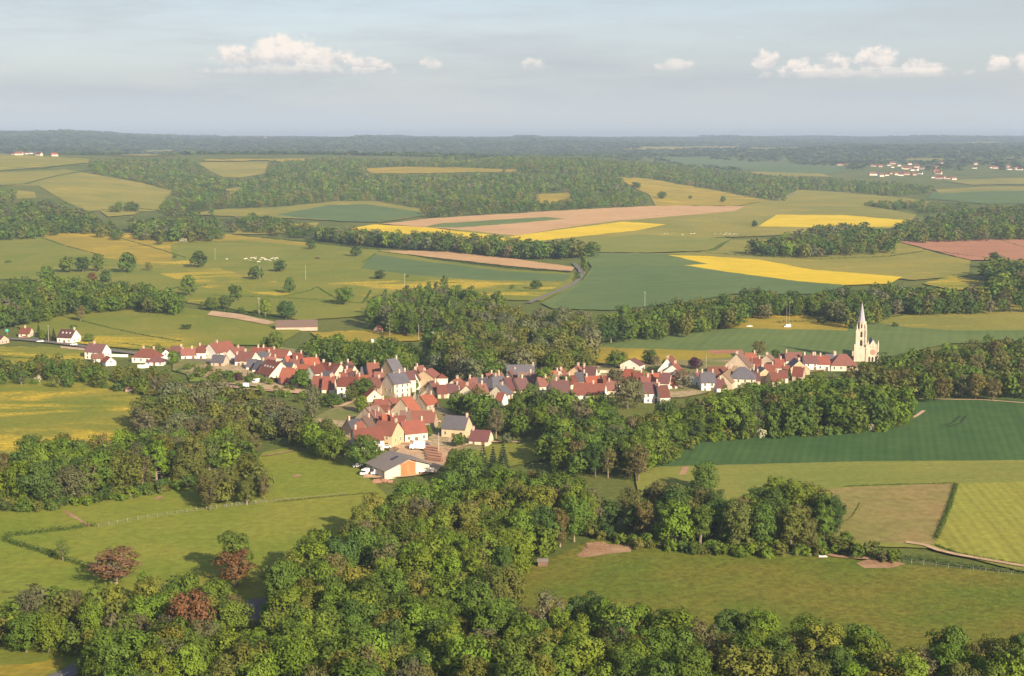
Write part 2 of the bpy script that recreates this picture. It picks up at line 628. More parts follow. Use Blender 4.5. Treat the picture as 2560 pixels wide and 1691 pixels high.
def track(name, px, width, mat, off=0.35, step=6.0):
    """a road or path: ribbon of real width along a line of photo pixels"""
    px = np.array(px, float)
    x, y, z = at_px(px[:, 0], px[:, 1])
    P = resample(np.stack([x, y], -1), step)
    T = np.gradient(P, axis=0)
    T /= np.maximum(np.hypot(T[:, 0], T[:, 1])[:, None], 1e-6)
    N = np.stack([-T[:, 1], T[:, 0]], -1) * width / 2
    L, R = P + N, P - N
    _field_n[0] += 1
    e = off + P[:, 1] * 0.00022 + _field_n[0] * 0.004
    hL, hR = ground_h(L[:, 0], L[:, 1]) + e, ground_h(R[:, 0], R[:, 1]) + e
    v = np.concatenate([np.column_stack([L, hL]), np.column_stack([R, hR])])
    n = len(P)
    i = np.arange(n - 1)
    f = np.stack([i, i + n, i + n + 1, i + 1], -1)
    me = np_mesh(name, v, f)
    if me.polygons[0].normal.z < 0:
        me.flip_normals()
    o = link(name, me, None, mat)
    tag(o, kind='structure')
    return P
# ------------------------------------------------------------------ fields, tracks, water (outlines in print pixels)
DARKSTRIP = M_WHEAT2
FIELDS = [
    # far slopes
    ('field', [(-520, 362), (0, 358), (60, 361), (215, 370), (200, 380), (0, 396), (-520, 398)], M_FARMEADOW),
    ('field', [(-520, 402), (0, 401), (150, 394), (330, 425), (425, 450), (385, 457), (375, 490), (205, 493), (150, 468), (90, 432), (-520, 425)], M_FARMEADOW),
    ('field', [(20, 440), (80, 446), (85, 460), (40, 462)], M_FARMEADOW),
    ('field', [(458, 378), (622, 376), (612, 404), (560, 413), (515, 411), (486, 398)], M_FARMEADOW),
    ('field', [(520, 440), (560, 434), (556, 452), (524, 456)], M_FARMEADOW),
    ('field', [(845, 391), (960, 388), (1205, 394), (1195, 399), (950, 403), (860, 403)], M_GOLDMEADOW),
    ('field', [(1000, 378), (1110, 371), (1105, 379), (1010, 384)], M_GOLDMEADOW),
    ('field', [(1225, 452), (1318, 448), (1330, 470), (1262, 481)], M_GOLDMEADOW),
    ('field', [(1425, 412), (1500, 416), (1640, 440), (1790, 467), (1700, 479), (1520, 479), (1505, 452), (1455, 428)], M_GOLDMEADOW),
    ('field', [(1510, 365), (1600, 366), (1750, 378), (1935, 387), (1962, 396), (1920, 406), (1750, 398), (1600, 387)], M_BLUEWHEAT),
    ('field', [(1700, 398), (1905, 404), (1930, 412), (1800, 410)], M_FARMEADOW),
    ('field', [(2160, 446), (2380, 438), (2920, 440), (2920, 474), (2280, 474), (2150, 462)], M_BLUEWHEAT),
    ('field', [(2165, 441), (2300, 434), (2920, 436), (2920, 442), (2300, 444), (2180, 450)], M_FARMEADOW),
    ('field', [(2180, 420), (2374, 414), (2920, 414), (2920, 424), (2250, 430)], M_FARMEADOW),
    ('field', [(1850, 442), (1960, 448), (2110, 462), (2160, 470), (2120, 482), (2000, 478), (1850, 472), (1800, 466)], M_FARMEADOW),
    ('field', [(600, 371), (700, 369), (800, 370), (790, 374), (640, 375)], M_GOLDMEADOW),
    ('field', [(470, 372), (560, 370), (640, 371), (560, 375), (480, 376)], M_GOLDMEADOW),
    ('field', [(250, 361), (330, 359), (430, 360), (330, 364)], M_FARMEADOW),
    ('field', [(330, 351), (400, 349), (412, 353), (340, 357)], M_FARMEADOW),
    ('field', [(1480, 342), (1700, 341), (1780, 345), (1500, 348)], M_FARMEADOW),
    ('field', [(1730, 346), (1850, 343), (1860, 347), (1740, 350)], M_BARLEY),
    ('field', [(1430, 347), (1560, 345), (1600, 348), (1450, 350)], M_GOLDMEADOW),
    ('field', [(2180, 333), (2300, 331), (2340, 334), (2200, 337)], M_BARLEY),
    ('field', [(2240, 334), (2290, 332), (2300, 335), (2250, 336)], M_PLOUGH),
    ('field', [(2030, 372), (2150, 369), (2250, 372), (2130, 377)], M_FARMEADOW),
    ('field', [(870, 375), (960, 373), (990, 377), (900, 380)], M_GOLDMEADOW),
    # middle distance, left
    ('field', [(415, 500), (520, 487), (640, 483), (780, 469), (865, 468), (975, 487), (985, 502), (880, 517), (740, 512), (620, 506)], M_FARMEADOW),
    ('field', [(640, 500), (760, 478), (850, 476), (940, 489), (982, 494), (978, 503), (860, 517), (800, 516), (700, 508)], M_BLUEWHEAT),
    ('field', [(250, 505), (310, 500), (330, 490), (300, 484), (230, 490)], M_FARMEADOW),
    ('field', [(560, 528), (680, 520), (740, 518), (730, 532), (640, 545), (540, 545)], M_FARMEADOW),
    ('field', [(-520, 556), (60, 556), (100, 540), (285, 543), (520, 545), (720, 566), (830, 578), (905, 584), (1010, 606), (1180, 628), (1330, 634), (1325, 668), (1255, 700), (1130, 696), (850, 700), (845, 735), (700, 745), (560, 722), (440, 705), (330, 690), (60, 650), (-520, 650)], M_MEADOW),
    ('field', [(75, 545), (100, 540), (285, 543), (520, 545), (720, 566), (730, 575), (560, 560), (420, 566), (330, 580), (410, 618), (360, 622), (240, 600)], M_GOLDMEADOW),
    ('field', [(330, 612), (440, 606), (560, 640), (700, 668), (660, 690), (470, 668), (360, 634)], M_MEADOW2),
    ('field', [(760, 660), (1000, 648), (1300, 660), (1250, 690), (1130, 690), (1000, 676), (850, 690), (780, 676)], M_MEADOW2),
    ('field', [(865, 592), (1010, 612), (1180, 632), (1326, 640), (1310, 655), (1120, 652), (960, 640), (835, 625)], M_BLUEWHEAT),
    ('field', [(878, 584), (1020, 584), (1160, 598), (1332, 622), (1325, 632), (1180, 619), (1000, 599)], M_PLOUGH),
    # middle distance, centre and right
    ('field', [(1000, 527), (1440, 500), (1700, 492), (1725, 478), (1780, 468), (1860, 470), (2000, 478), (2125, 500), (2100, 530), (1760, 550), (1560, 556), (1300, 566), (1180, 560)], M_FARMEADOW),
    ('field', [(885, 522), (1000, 509), (1350, 488), (1520, 480), (1728, 481), (1700, 493), (1540, 506), (1420, 516), (1330, 528), (1195, 549), (1080, 537), (1000, 530)], M_PLOUGH),
    ('field', [(985, 529), (1020, 521), (1180, 511), (1262, 506), (1312, 510), (1180, 522), (1060, 531)], M_WHEAT2),
    ('field', [(812, 532), (870, 523), (990, 530), (1140, 548), (1195, 563), (1130, 570), (1000, 560), (860, 542)], M_RAPE),
    ('field', [(1180, 552), (1330, 531), (1440, 517), (1545, 523), (1480, 537), (1300, 556), (1225, 564)], M_RAPE),
    ('field', [(1758, 528), (1800, 501), (1960, 502), (2115, 515), (2062, 529), (1900, 530)], M_RAPE),
    ('field', [(1300, 568), (1480, 546), (1695, 556), (1640, 584), (1500, 589), (1340, 586)], M_BARLEY),
    ('field', [(1345, 590), (1560, 590), (1660, 584), (1695, 558), (1900, 560), (2085, 565), (2175, 590), (2250, 607), (2245, 642), (2120, 652), (1880, 630), (1550, 600)], M_FARMEADOW),
    ('field', [(1255, 706), (1350, 652), (1372, 622), (1345, 588), (1560, 592), (1640, 598), (1640, 618), (1850, 655), (1965, 664), (1900, 684), (1700, 684), (1590, 704), (1420, 722), (1280, 718)], M_WHEAT2),
    ('field', [(1280, 712), (1352, 656), (1380, 624), (1500, 618), (1640, 622), (1850, 656), (1955, 664), (1900, 684), (1700, 684), (1590, 704), (1420, 722)], M_BLUEWHEAT),
    ('field', [(1548, 594), (1640, 597), (1760, 605), (1880, 628), (2092, 645), (2062, 661), (1960, 664), (1850, 655), (1690, 634), (1585, 618), (1642, 615)], M_RAPE),
    ('field', [(2083, 563), (2312, 556), (2920, 580), (2920, 600), (2920, 618), (2920, 613), (2250, 606), (2170, 586)], M_REDSOIL),
    ('field', [(2312, 555), (2920, 549), (2920, 552), (2920, 598), (2920, 578)], M_WHEAT2),
    ('field', [(2140, 660), (2210, 642), (2290, 656), (2300, 672), (2200, 676)], M_MEADOW2),
    # round the village
    ('field', [(40, 760), (150, 714), (330, 704), (470, 722), (640, 750), (700, 770), (640, 805), (480, 800), (330, 812), (180, 800), (60, 770)], M_MEADOW),
    ('field', [(165, 782), (420, 778), (560, 792), (500, 815), (330, 815), (190, 800)], M_MEADOW2),
    ('field', [(-520, 806), (120, 808), (195, 815), (190, 850), (-520, 850)], M_MEADOW2),
    ('field', [(720, 774), (860, 768), (985, 776), (975, 792), (850, 800), (740, 790)], M_GOLDMEADOW),
    ('field', [(840, 790), (880, 790), (880, 815), (845, 815)], M_GOLDMEADOW),
    ('field', [(1375, 806), (1480, 785), (1720, 762), (1960, 768), (2060, 730), (2920, 700), (2920, 780), (2200, 800), (2060, 830), (1960, 835), (1700, 840), (1390, 830)], M_WHEAT2),
    ('field', [(2050, 725), (2180, 712), (2920, 700), (2920, 762), (2220, 770), (2100, 762), (2010, 748), (1960, 742)], M_FARMEADOW),
    ('field', [(1715, 728), (1830, 722), (1905, 745), (1965, 752), (1965, 770), (1720, 764), (1635, 762)], M_GOLDMEADOW),
    ('field', [(1372, 808), (1500, 812), (1690, 818), (1705, 850), (1550, 856), (1378, 846)], M_GOLDMEADOW),
    ('field', [(1640, 815), (1720, 814), (1725, 822), (1650, 824)], M_REDSOIL),
    ('field', [(-520, 868), (60, 867), (225, 878), (310, 905), (330, 930), (320, 1000), (280, 1020), (0, 1060), (-520, 1060)], M_MEADOW2),
    ('field', [(300, 895), (420, 890), (470, 900), (440, 925), (330, 915)], M_MEADOW2),
    ('field', [(430, 865), (560, 868), (560, 885), (440, 888)], M_LAWN),
    ('field', [(-520, 1160), (300, 1140), (580, 1085), (610, 1052), (700, 1034), (790, 1052), (870, 1125), (900, 1155), (860, 1190), (740, 1270), (640, 1360), (560, 1460), (-520, 1470)], M_PASTURE),
    ('field', [(1040, 1030), (1110, 1035), (1120, 1050), (1050, 1056), (1030, 1045)], M_LAWN),
    ('field', [(1060, 1048), (1180, 1030), (1280, 1028), (1300, 1060), (1180, 1085), (1060, 1075)], M_MEADOW),
    ('field', [(-520, 1490), (120, 1480), (215, 1490), (210, 1540), (140, 1600), (-520, 1660)], M_MEADOW),
    ('field', [(-520, 1560), (60, 1545), (140, 1530), (150, 1548), (90, 1575), (-520, 1610)], M_GOLDMEADOW),
    ('village_ground', [(400, 820), (650, 808), (890, 850), (985, 880), (930, 940), (800, 930), (650, 905), (520, 892), (400, 862)], M_GARDEN),
    ('village_ground', [(1060, 885), (1390, 850), (1760, 828), (1965, 826), (1975, 850), (1760, 890), (1580, 925), (1340, 925), (1110, 918)], M_GARDEN),
    ('village_ground', [(795, 938), (930, 920), (1020, 946), (1150, 1000), (1115, 1048), (1020, 1048), (795, 1040), (720, 975)], M_GARDEN),
    # foreground, right
    ('field', [(1520, 1082), (1600, 1020), (1700, 1012), (2000, 1001), (2090, 988), (2130, 955), (2100, 925), (2250, 928), (2920, 942), (2920, 1068), (2000, 1074), (1530, 1086)], M_WHEAT),
    ('field', [(1470, 1092), (1530, 1085), (2000, 1073), (2920, 1066), (2920, 1350), (2374, 1330), (2160, 1275), (2000, 1270), (1900, 1240), (1700, 1200), (1480, 1150)], M_BARLEY),
    ('field', [(2215, 1125), (2920, 1100), (2920, 1345), (2330, 1312), (2165, 1270)], M_BARLEY2),
    ('field', [(1900, 1140), (1960, 1133), (2212, 1124), (2166, 1266), (2010, 1262), (1930, 1240)], M_DRY),
    ('field', [(1060, 1380), (1300, 1290), (1380, 1250), (1480, 1250), (1700, 1268), (1900, 1285), (2000, 1305), (2374, 1335), (2920, 1350), (2920, 1560), (1900, 1560), (1500, 1480), (1100, 1440)], M_OLIVE),
    ('field', [(2245, 892), (2310, 880), (2920, 866), (2920, 915), (2300, 908)], M_GOLDMEADOW),
    # bare patches
    ('soil_patch', [(1335, 1292), (1365, 1275), (1360, 1262), (1400, 1260), (1410, 1266), (1465, 1266), (1462, 1284), (1400, 1290), (1350, 1297)], M_CLAY),
    ('soil_patch', [(1530, 1268), (1545, 1264), (1555, 1268), (1540, 1272)], M_CLAY),
    ('soil_patch', [(1668, 1283), (1690, 1277), (1716, 1281), (1700, 1288)], M_CLAY),
    ('soil_patch', [(1985, 1310), (2030, 1297), (2100, 1312), (2060, 1322), (2005, 1322)], M_CLAY),
    ('soil_patch', [(1574, 1105), (1582, 1085), (1597, 1086), (1590, 1104)], M_CLAY),
    ('soil_patch', [(145, 1188), (160, 1190), (190, 1210), (215, 1222), (205, 1226), (170, 1205)], M_CLAY),
    ('soil_patch', [(355, 1160), (372, 1153), (380, 1157), (362, 1163)], M_CLAY),
    ('soil_patch', [(675, 1108), (690, 1103), (700, 1107), (684, 1110)], M_CLAY),
    ('soil_patch', [(510, 826), (585, 822), (590, 832), (512, 838)], M_EARTH),
    ('soil_patch', [(350, 889), (395, 890), (393, 897), (352, 896)], M_CLAY),
    ('soil_patch', [(478, 860), (512, 861), (510, 868), (480, 867)], M_CLAY),
    ('soil_patch', [(490, 725), (560, 733), (640, 752), (620, 757), (540, 742), (480, 735)], M_EARTH),
    ('soil_patch', [(640, 895), (700, 905), (690, 915), (600, 905)], M_EARTH),
    ('yard', [(905, 1030), (930, 1022), (985, 1032), (1040, 1040), (1050, 1060), (1010, 1100), (930, 1110), (840, 1112), (860, 1090), (900, 1060), (925, 1045)], M_EARTH),
]
for nm, pts, mt in FIELDS:
    field(nm, D(pts), mt)

field('river', [(660, 1102), (690, 1074), (735, 1056), (742, 1066), (705, 1084), (684, 1104)], M_WATER, off=0.1)
field('river', [(1028, 1006), (1036, 985), (1060, 968), (1100, 946), (1110, 950), (1078, 976), (1062, 1002), (1048, 1010)], M_WATER, off=0.1)

track('road', [(-60, 846), (60, 852), (150, 861), (215, 870), (277, 879), (341, 887), (420, 897), (520, 905), (600, 915)], 6.5, M_ROAD)
track('road', D([(1225, 705), (1290, 678), (1330, 660), (1348, 644), (1345, 628), (1330, 612)]), 4.5, M_ROAD)
track('path', D([(1180, 566), (1300, 560), (1440, 540), (1540, 526), (1640, 504), (1700, 494), (1728, 480), (1790, 466), (1850, 450)]), 5.0, M_ROAD)
track('path', D([(1530, 1070), (1620, 1019), (1700, 1012), (1800, 1009), (2000, 1000), (2085, 987), (2125, 968), (2142, 956)]), 1.8, M_EARTH)
track('path', D([(2130, 928), (2200, 930), (2280, 931), (2374, 938), (2460, 945)]), 1.8, M_EARTH)
track('path', D([(1870, 1262), (1890, 1282), (1915, 1293), (1960, 1298), (2060, 1302), (2080, 1298)]), 2.6, M_CLAY)
track('path', D([(2100, 1262), (2150, 1270), (2185, 1285), (2250, 1297), (2374, 1318), (2460, 1332)]), 2.2, M_EARTH)
track('path', [(1120, 1130), (1150, 1120), (1185, 1112), (1240, 1108), (1300, 1110)], 2.6, M_EARTH)
track('path', [(985, 1105), (1020, 1114), (1060, 1116), (1110, 1126)], 4.0, M_EARTH)
track('path', [(560, 970), (640, 978), (720, 985), (800, 990)], 2.4, M_EARTH)
track('path', [(820, 1016), (850, 1022), (885, 1005), (905, 990)], 3.0, M_EARTH)
track('path', D([(610, 1062), (700, 1045), (770, 1046), (800, 1060)]), 1.6, M_CLAY)
for tl in ([(2180, 992), (2210, 985), (2225, 968)], [(2196, 994), (2226, 986), (2240, 968)], [(1560, 1062), (1600, 1040), (1650, 1022)]):
    track('tramline', D(tl), 0.9, M_TRAM)
for tl in ([(1950, 1222), (1975, 1206), (1990, 1182), (1996, 1170)],):
    track('tramline', D(tl), 0.42, M_TRAM2)
P_ = track('road', [(60, 1740), (120, 1712), (190, 1682), (235, 1655), (260, 1620)], 6.0, M_ROAD)
track('road', D([(560, 1470), (575, 1440), (590, 1418), (600, 1395)]), 5.5, M_ROAD)
track('road', [(1078, 905), (1084, 890), (1090, 875), (1096, 860)], 5.5, M_ROAD)


def dash(P, at, ln):
    """painted centre dashes of the near road"""
    s = Shape()
    d = np.hypot(*(P[1:] - P[:-1]).T)
    cs = np.concatenate([[0], np.cumsum(d)])
    for a in at:
        q = []
        for t in (a, a + ln):
            x, y = np.interp(t, cs, P[:, 0]), np.interp(t, cs, P[:, 1])
            q.append((x, y))
        dx, dy = q[1][0] - q[0][0], q[1][1] - q[0][1]
        L = math.hypot(dx, dy)
        nx, ny = -dy / L * 0.09, dx / L * 0.09
        for (x, y), sg in ():
            pass
        pts = [(q[0][0] - nx, q[0][1] - ny), (q[1][0] - nx, q[1][1] - ny), (q[1][0] + nx, q[1][1] + ny), (q[0][0] + nx, q[0][1] + ny)]
        s.poly([(x, y, float(ground_h(x, y)) + 0.35 + y * 0.00022 + 0.5) for x, y in pts])
    o = s.make('road_marking', M_PAINT)
    tag(o, kind='structure')


dash(P_, [14, 20, 26, 32, 38], 3.0)

# ------------------------------------------------------------------ foliage
def _leaf(w):
    oi = w.n('ShaderNodeObjectInfo')
    P = w.n('ShaderNodeTexCoord').outputs['Object']
    rnd = oi.outputs['Random']
    t = w.noise(P, 0.55, 3, 0.6)
    c = w.mix(1.0, oi.outputs['Color'], w.m('MULTIPLY_ADD', t, 0.7, 0.65), 'MULTIPLY')
    geo = w.n('ShaderNodeNewGeometry').outputs['Random Per Island']
    c = w.mix(1.0, c, w.m('MULTIPLY_ADD', geo, 0.4, 0.80), 'MULTIPLY')
    d = bsdf(w, c, 0.75, 0.08)
    tr = w.n('ShaderNodeBsdfTranslucent')
    w.put(tr.inputs[0], w.mix(1.0, c, (1.25, 1.15, 0.6), 'MULTIPLY'))
    mx = w.n('ShaderNodeMixShader')
    mx.inputs[0].default_value = 0.18
    w.t.links.new(d, mx.inputs[1])
    w.t.links.new(tr.outputs[0], mx.inputs[2])
    return mx.outputs[0]


def _leaf_mass(w):
    at = w.n('ShaderNodeVertexColor', layer_name='tint')
    geo = w.n('ShaderNodeNewGeometry').outputs['Random Per Island']
    c = w.mix(1.0, at.outputs[0], w.m('MULTIPLY_ADD', geo, 0.3, 0.85), 'MULTIPLY')
    d = bsdf(w, c, 0.8, 0.06)
    tr = w.n('ShaderNodeBsdfTranslucent')
    w.put(tr.inputs[0], w.mix(1.0, c, (1.2, 1.1, 0.6), 'MULTIPLY'))
    mx = w.n('ShaderNodeMixShader')
    mx.inputs[0].default_value = 0.22
    w.t.links.new(d, mx.inputs[1])
    w.t.links.new(tr.outputs[0], mx.inputs[2])
    return mx.outputs[0]


def _bark(w):
    P = w.n('ShaderNodeTexCoord').outputs['Object']
    oi = w.n('ShaderNodeObjectInfo')
    c = w.mix(w.noise(P, 1.6, 3), (0.10, 0.078, 0.056), (0.25, 0.20, 0.155))
    c = w.mix(1.0, c, w.m('MULTIPLY_ADD', oi.outputs['Random'], 0.9, 0.6), 'MULTIPLY')
    return bsdf(w, c, 0.9, 0.1)


M_LEAF = material('leaves', _leaf)
M_LEAFMASS = material('leaf_mass', _leaf_mass)
M_BARK = material('bark', _bark)


def leaf_quads(rng, pos, nrm, size):
    n = len(pos)
    a = rng.normal(size=(n, 3))
    t = np.cross(nrm, a)
    t /= np.maximum(np.linalg.norm(t, axis=1)[:, None], 1e-6)
    b = np.cross(nrm, t)
    sx = (size * rng.uniform(0.55, 1.25, n))[:, None]
    sy = (size * rng.uniform(0.55, 1.25, n))[:, None]
    bend = nrm * (size * rng.uniform(-0.25, 0.1, n))[:, None]
    k = [rng.uniform(0.55, 1.0, n)[:, None] for _ in range(4)]
    v = np.stack([pos - t * sx * k[0], pos - b * sy * k[1] + bend, pos + t * sx * k[2], pos + b * sy * k[3] + bend], 1)
    return v.reshape(-1, 3)


def crown_points(rng, h, w, n, style):
    """leaf positions and facing: many leaf clusters carried by lobes at the ends of the limbs"""
    R = w / 2
    z0 = {'round': 0.07, 'tall': 0.06, 'willow': 0.03, 'poplar': 0.10, 'bush': 0.0, 'sparse': 0.15}.get(style, 0.15) * h
    zc = (h + z0) / 2
    hz = (h - z0) / 2
    nl = {'round': 26, 'tall': 24, 'willow': 30, 'poplar': 22, 'bush': 13, 'sparse': 26}[style]
    L = []
    for i in range(nl):
        s = -0.80 + 1.75 * (i + 0.5) / nl + rng.normal(0, 0.05)
        if style == 'poplar':
            env = 0.95 * max(0.1, 1 - max(0, s)) ** 0.5
        elif style == 'tall':
            env = max(0.62 if s < 0 else 0.1, math.sqrt(max(0.03, 1 - abs(s * 0.92) ** 2.6)))
        elif style == 'willow':
            env = math.sqrt(max(0.04, 1 - abs(s) ** 2.4)) * (1.0 if s < 0.3 else 0.92)
        else:
            env = max(0.66 if s < 0 else 0.1, math.sqrt(max(0.04, 1 - s * s * 0.93)))
        an = i * 2.399963 + rng.uniform(-0.5, 0.5)
        rr = R * env * rng.uniform(0.35, 0.80)
        lr = R * rng.uniform(0.24, 0.46) * (0.8 if style in ('sparse', 'poplar') else 1.0)
        L.append((rr * math.cos(an), rr * math.sin(an), zc + s * hz * 0.86, lr))
    L = np.array(L)
    pr = L[:, 3] ** 2
    idx = rng.choice(nl, n, p=pr / pr.sum())
    d = rng.normal(size=(n, 3))
    d[:, 2] += 0.25
    d /= np.linalg.norm(d, axis=1)[:, None]
    # clusters: leaves gather round a few twigs of each lobe
    tw = rng.normal(size=(nl, 9, 3))
    tw[:, :, 2] += 0.35
    tw /= np.linalg.norm(tw, axis=2)[:, :, None]
    k = tw[idx, rng.integers(0, 9, n)]
    d = d * 0.55 + k * 0.75
    d /= np.linalg.norm(d, axis=1)[:, None]
    rad = L[idx, 3] * (0.45 + 0.62 * rng.uniform(0, 1, n) ** 0.6)
    p = L[idx, :3] + d * rad[:, None] * np.array([1, 1, 0.85])
    if style == 'willow':
        p[:, 2] -= 0.18 * rad * (np.hypot(p[:, 0], p[:, 1]) / R)
    p[:, 2] = np.maximum(p[:, 2], 0.25)
    out = p - np.array([0, 0, zc - 0.2 * hz])
    out /= np.maximum(np.linalg.norm(out, axis=1)[:, None], 1e-6)
    nr = d * 0.70 + out * 0.45 + rng.normal(size=(n, 3)) * 0.27
    nr /= np.maximum(np.linalg.norm(nr, axis=1)[:, None], 1e-6)
    return p, nr, L


def conifer_points(rng, h, w, n):
    t = rng.uniform(0, 1, n) ** 0.7
    layer = np.floor(t * 13) / 13 + 0.03
    z = h * (1 - layer) * 0.94 + 0.06 * h
    r = w / 2 * (layer * 0.97 + 0.03) * rng.uniform(0.25, 1.0, n) ** 0.6
    a = np.floor(rng.uniform(0, 1, n) * 11) / 11 * 2 * math.pi + layer * 17 + rng.normal(0, 0.13, n)
    p = np.stack([r * np.cos(a), r * np.sin(a), z - r * 0.22 + rng.normal(0, 0.15, n)], -1)
    nr = np.stack([np.cos(a) * 0.5, np.sin(a) * 0.5, np.full(n, 0.8)], -1) + rng.normal(size=(n, 3)) * 0.3
    nr /= np.linalg.norm(nr, axis=1)[:, None]
    return p, nr, None


def trunk_mesh(rng, h, w, L, style):
    s = Shape()
    r0 = 0.022 * h + 0.05
    top = 0.62 if style not in ('poplar', 'conifer') else 0.92
    bend = rng.normal(0, 0.02 * h, (2,))
    pts = [(0, 0, -0.6), (0, 0, 0.12 * h), (bend[0] * 0.5, bend[1] * 0.5, 0.36 * h), (bend[0], bend[1], top * h)]
    s.tube(pts, [r0 * 1.25, r0, r0 * 0.75, r0 * 0.25], 6)
    if L is not None:
        nb = len(L) if style == 'sparse' else min(len(L), 12)
        for i in range(nb):
            lx, ly, lz, lr = L[i * len(L) // nb]
            f = min(max(0.30 * lz / h + 0.16, 0.14), top - 0.08)
            b = Vector((bend[0] * f, bend[1] * f, f * h))
            e = Vector((lx, ly, lz))
            mid = b.lerp(e, 0.5) + Vector((0, 0, -0.03 * h))
            q = r0 * (0.42 if style != 'sparse' else 0.36)
            s.tube([b, mid, e], [q, q * 0.6, q * 0.22], 4, cap=False)
            if style == 'sparse':
                for _ in range(3):
                    d = Vector(rng.normal(size=3)) + Vector((lx, ly, 0)).normalized() * 0.5 + Vector((0, 0, 0.8))
                    e2 = e + d.normalized() * lr * 1.25
                    s.tube([mid.lerp(e, 0.7), e2], [q * 0.35, q * 0.12], 3, cap=False)
    return s.mesh('trunk')


STYLE = {  # kind of tree: outline style, unit height, unit width, leaf count near / middle / far, leaf size (share of width)
    'broadleaf_tree': ('round', 14.0, 13.0, (4200, 1900, 800), (0.033, 0.047, 0.072)),
    'tall_tree': ('tall', 18.0, 11.0, (4200, 1900, 800), (0.036, 0.052, 0.078)),
    'willow_tree': ('willow', 14.0, 14.5, (4200, 2000, 800), (0.028, 0.042, 0.066)),
    'budding_tree': ('sparse', 15.0, 11.0, (1500, 760, 400), (0.036, 0.050, 0.075)),
    'poplar_tree': ('poplar', 24.0, 9.0, (2000, 1000, 420), (0.048, 0.066, 0.100)),
    'bush': ('bush', 4.0, 5.0, (700, 320, 150), (0.065, 0.095, 0.14)),
    'spruce_tree': ('conifer', 16.0, 7.5, (1800, 900, 420), (0.050, 0.070, 0.10)),
}
NVAR = 5
TPL = {}


def template(kind, lod):
    key = (kind, lod)
    if key in TPL:
        return TPL[key]
    style, h, w, cnt, siz = STYLE[kind]
    out = []
    for i in range(NVAR):
        rng = np.random.default_rng(1000 + 77 * i + 13 * lod + sum(map(ord, kind)))
        p, nr, L = (conifer_points(rng, h, w, cnt[lod]) if style == 'conifer' else crown_points(rng, h, w, cnt[lod], style))
        v = leaf_quads(rng, p, nr, np.full(len(p), siz[lod] * w))
        f = np.arange(len(v)).reshape(-1, 4)
        me = np_mesh('crown', v, f)
        me.materials.append(M_LEAF)
        tm = trunk_mesh(rng, h, w, L, style)
        tm.materials.append(M_BARK)
        out.append((me, tm))
    TPL[key] = out
    return out


MASS = {}


def mass_template(kind, n, rel):
    key = (kind, n)
    if key not in MASS:
        style, h, w, cnt, siz = STYLE[kind]
        out = []
        for i in range(6):
            rng = np.random.default_rng(5000 + i * 31 + n)
            p, nr, L = conifer_points(rng, h, w, n) if style == 'conifer' else crown_points(rng, h, w, n, style)
            out.append(leaf_quads(rng, p, nr, np.full(n, rel * w)) / np.array([w, w, h]))
        MASS[key] = out
    return MASS[key]


GREENS = {
    'fresh': (0.122, 0.178, 0.019), 'mid': (0.088, 0.136, 0.020), 'deep': (0.060, 0.100, 0.021),
    'olive': (0.115, 0.128, 0.026), 'grey': (0.122, 0.132, 0.062), 'brown': (0.122, 0.112, 0.034),
    'rust': (0.150, 0.078, 0.034), 'lime': (0.220, 0.290, 0.020), 'yellow': (0.145, 0.155, 0.026),
    'white': (0.36, 0.36, 0.26), 'purple': (0.060, 0.022, 0.035), 'spruce': (0.022, 0.042, 0.022), 'dusty': (0.118, 0.114, 0.050),
}
COLWORD = {'fresh': 'bright green', 'mid': 'mid green', 'deep': 'deep green', 'olive': 'olive green', 'grey': 'grey green', 'brown': 'brownish',
           'rust': 'rust brown', 'lime': 'yellow lime', 'yellow': 'yellowish green', 'white': 'white blossomed', 'purple': 'dark purple', 'spruce': 'blackish green', 'dusty': 'dusty brown'}
KINDWORD = {'broadleaf_tree': 'round tree', 'tall_tree': 'tall tree', 'willow_tree': 'domed willow', 'budding_tree': 'thin leaved tree', 'poplar_tree': 'slender poplar', 'bush': 'bush', 'spruce_tree': 'spruce'}
CATWORD = {'bush': 'bush'}
ORD = ['first', 'second', 'third', 'fourth', 'fifth', 'sixth', 'seventh', 'eighth', 'ninth', 'tenth', 'eleventh', 'twelfth', 'thirteenth', 'fourteenth', 'fifteenth', 'sixteenth',
       'seventeenth', 'eighteenth', 'nineteenth', 'twentieth', 'twenty-first', 'twenty-second', 'twenty-third', 'twenty-fourth', 'twenty-fifth', 'twenty-sixth', 'twenty-seventh', 'twenty-eighth', 'twenty-ninth', 'thirtieth']


def shade(rng, name):
    c = np.array(GREENS[name])
    k = rng.uniform(0.82, 1.2)
    return c * k * np.array([rng.uniform(0.9, 1.12), 1.0, rng.uniform(0.85, 1.2)])


def plant_tree(kind, x, y, h, w, tint, rz, label, group, variant, lod=None):
    d = math.hypot(x, y)
    lod = (0 if d < 620 else 1 if d < 1150 else 2) if lod is None else lod
    cm, tm = template(kind, lod)[variant % NVAR]
    _, uh, uw, _, _ = STYLE[kind]
    o = empty(kind, (x, y, float(ground_h(x, y))), rz)
    o.scale = (w / uw, w / uw, h / uh)
    tag(o, label, CATWORD.get(kind, 'tree'), group)
    c = link('crown' if kind != 'bush' else 'foliage', cm, o)
    c.color = (*[float(q) for q in tint], 1.0)
    if kind == 'bush' :
        link('stem', tm, o)
    else:
        link('trunk', tm, o)
    return o


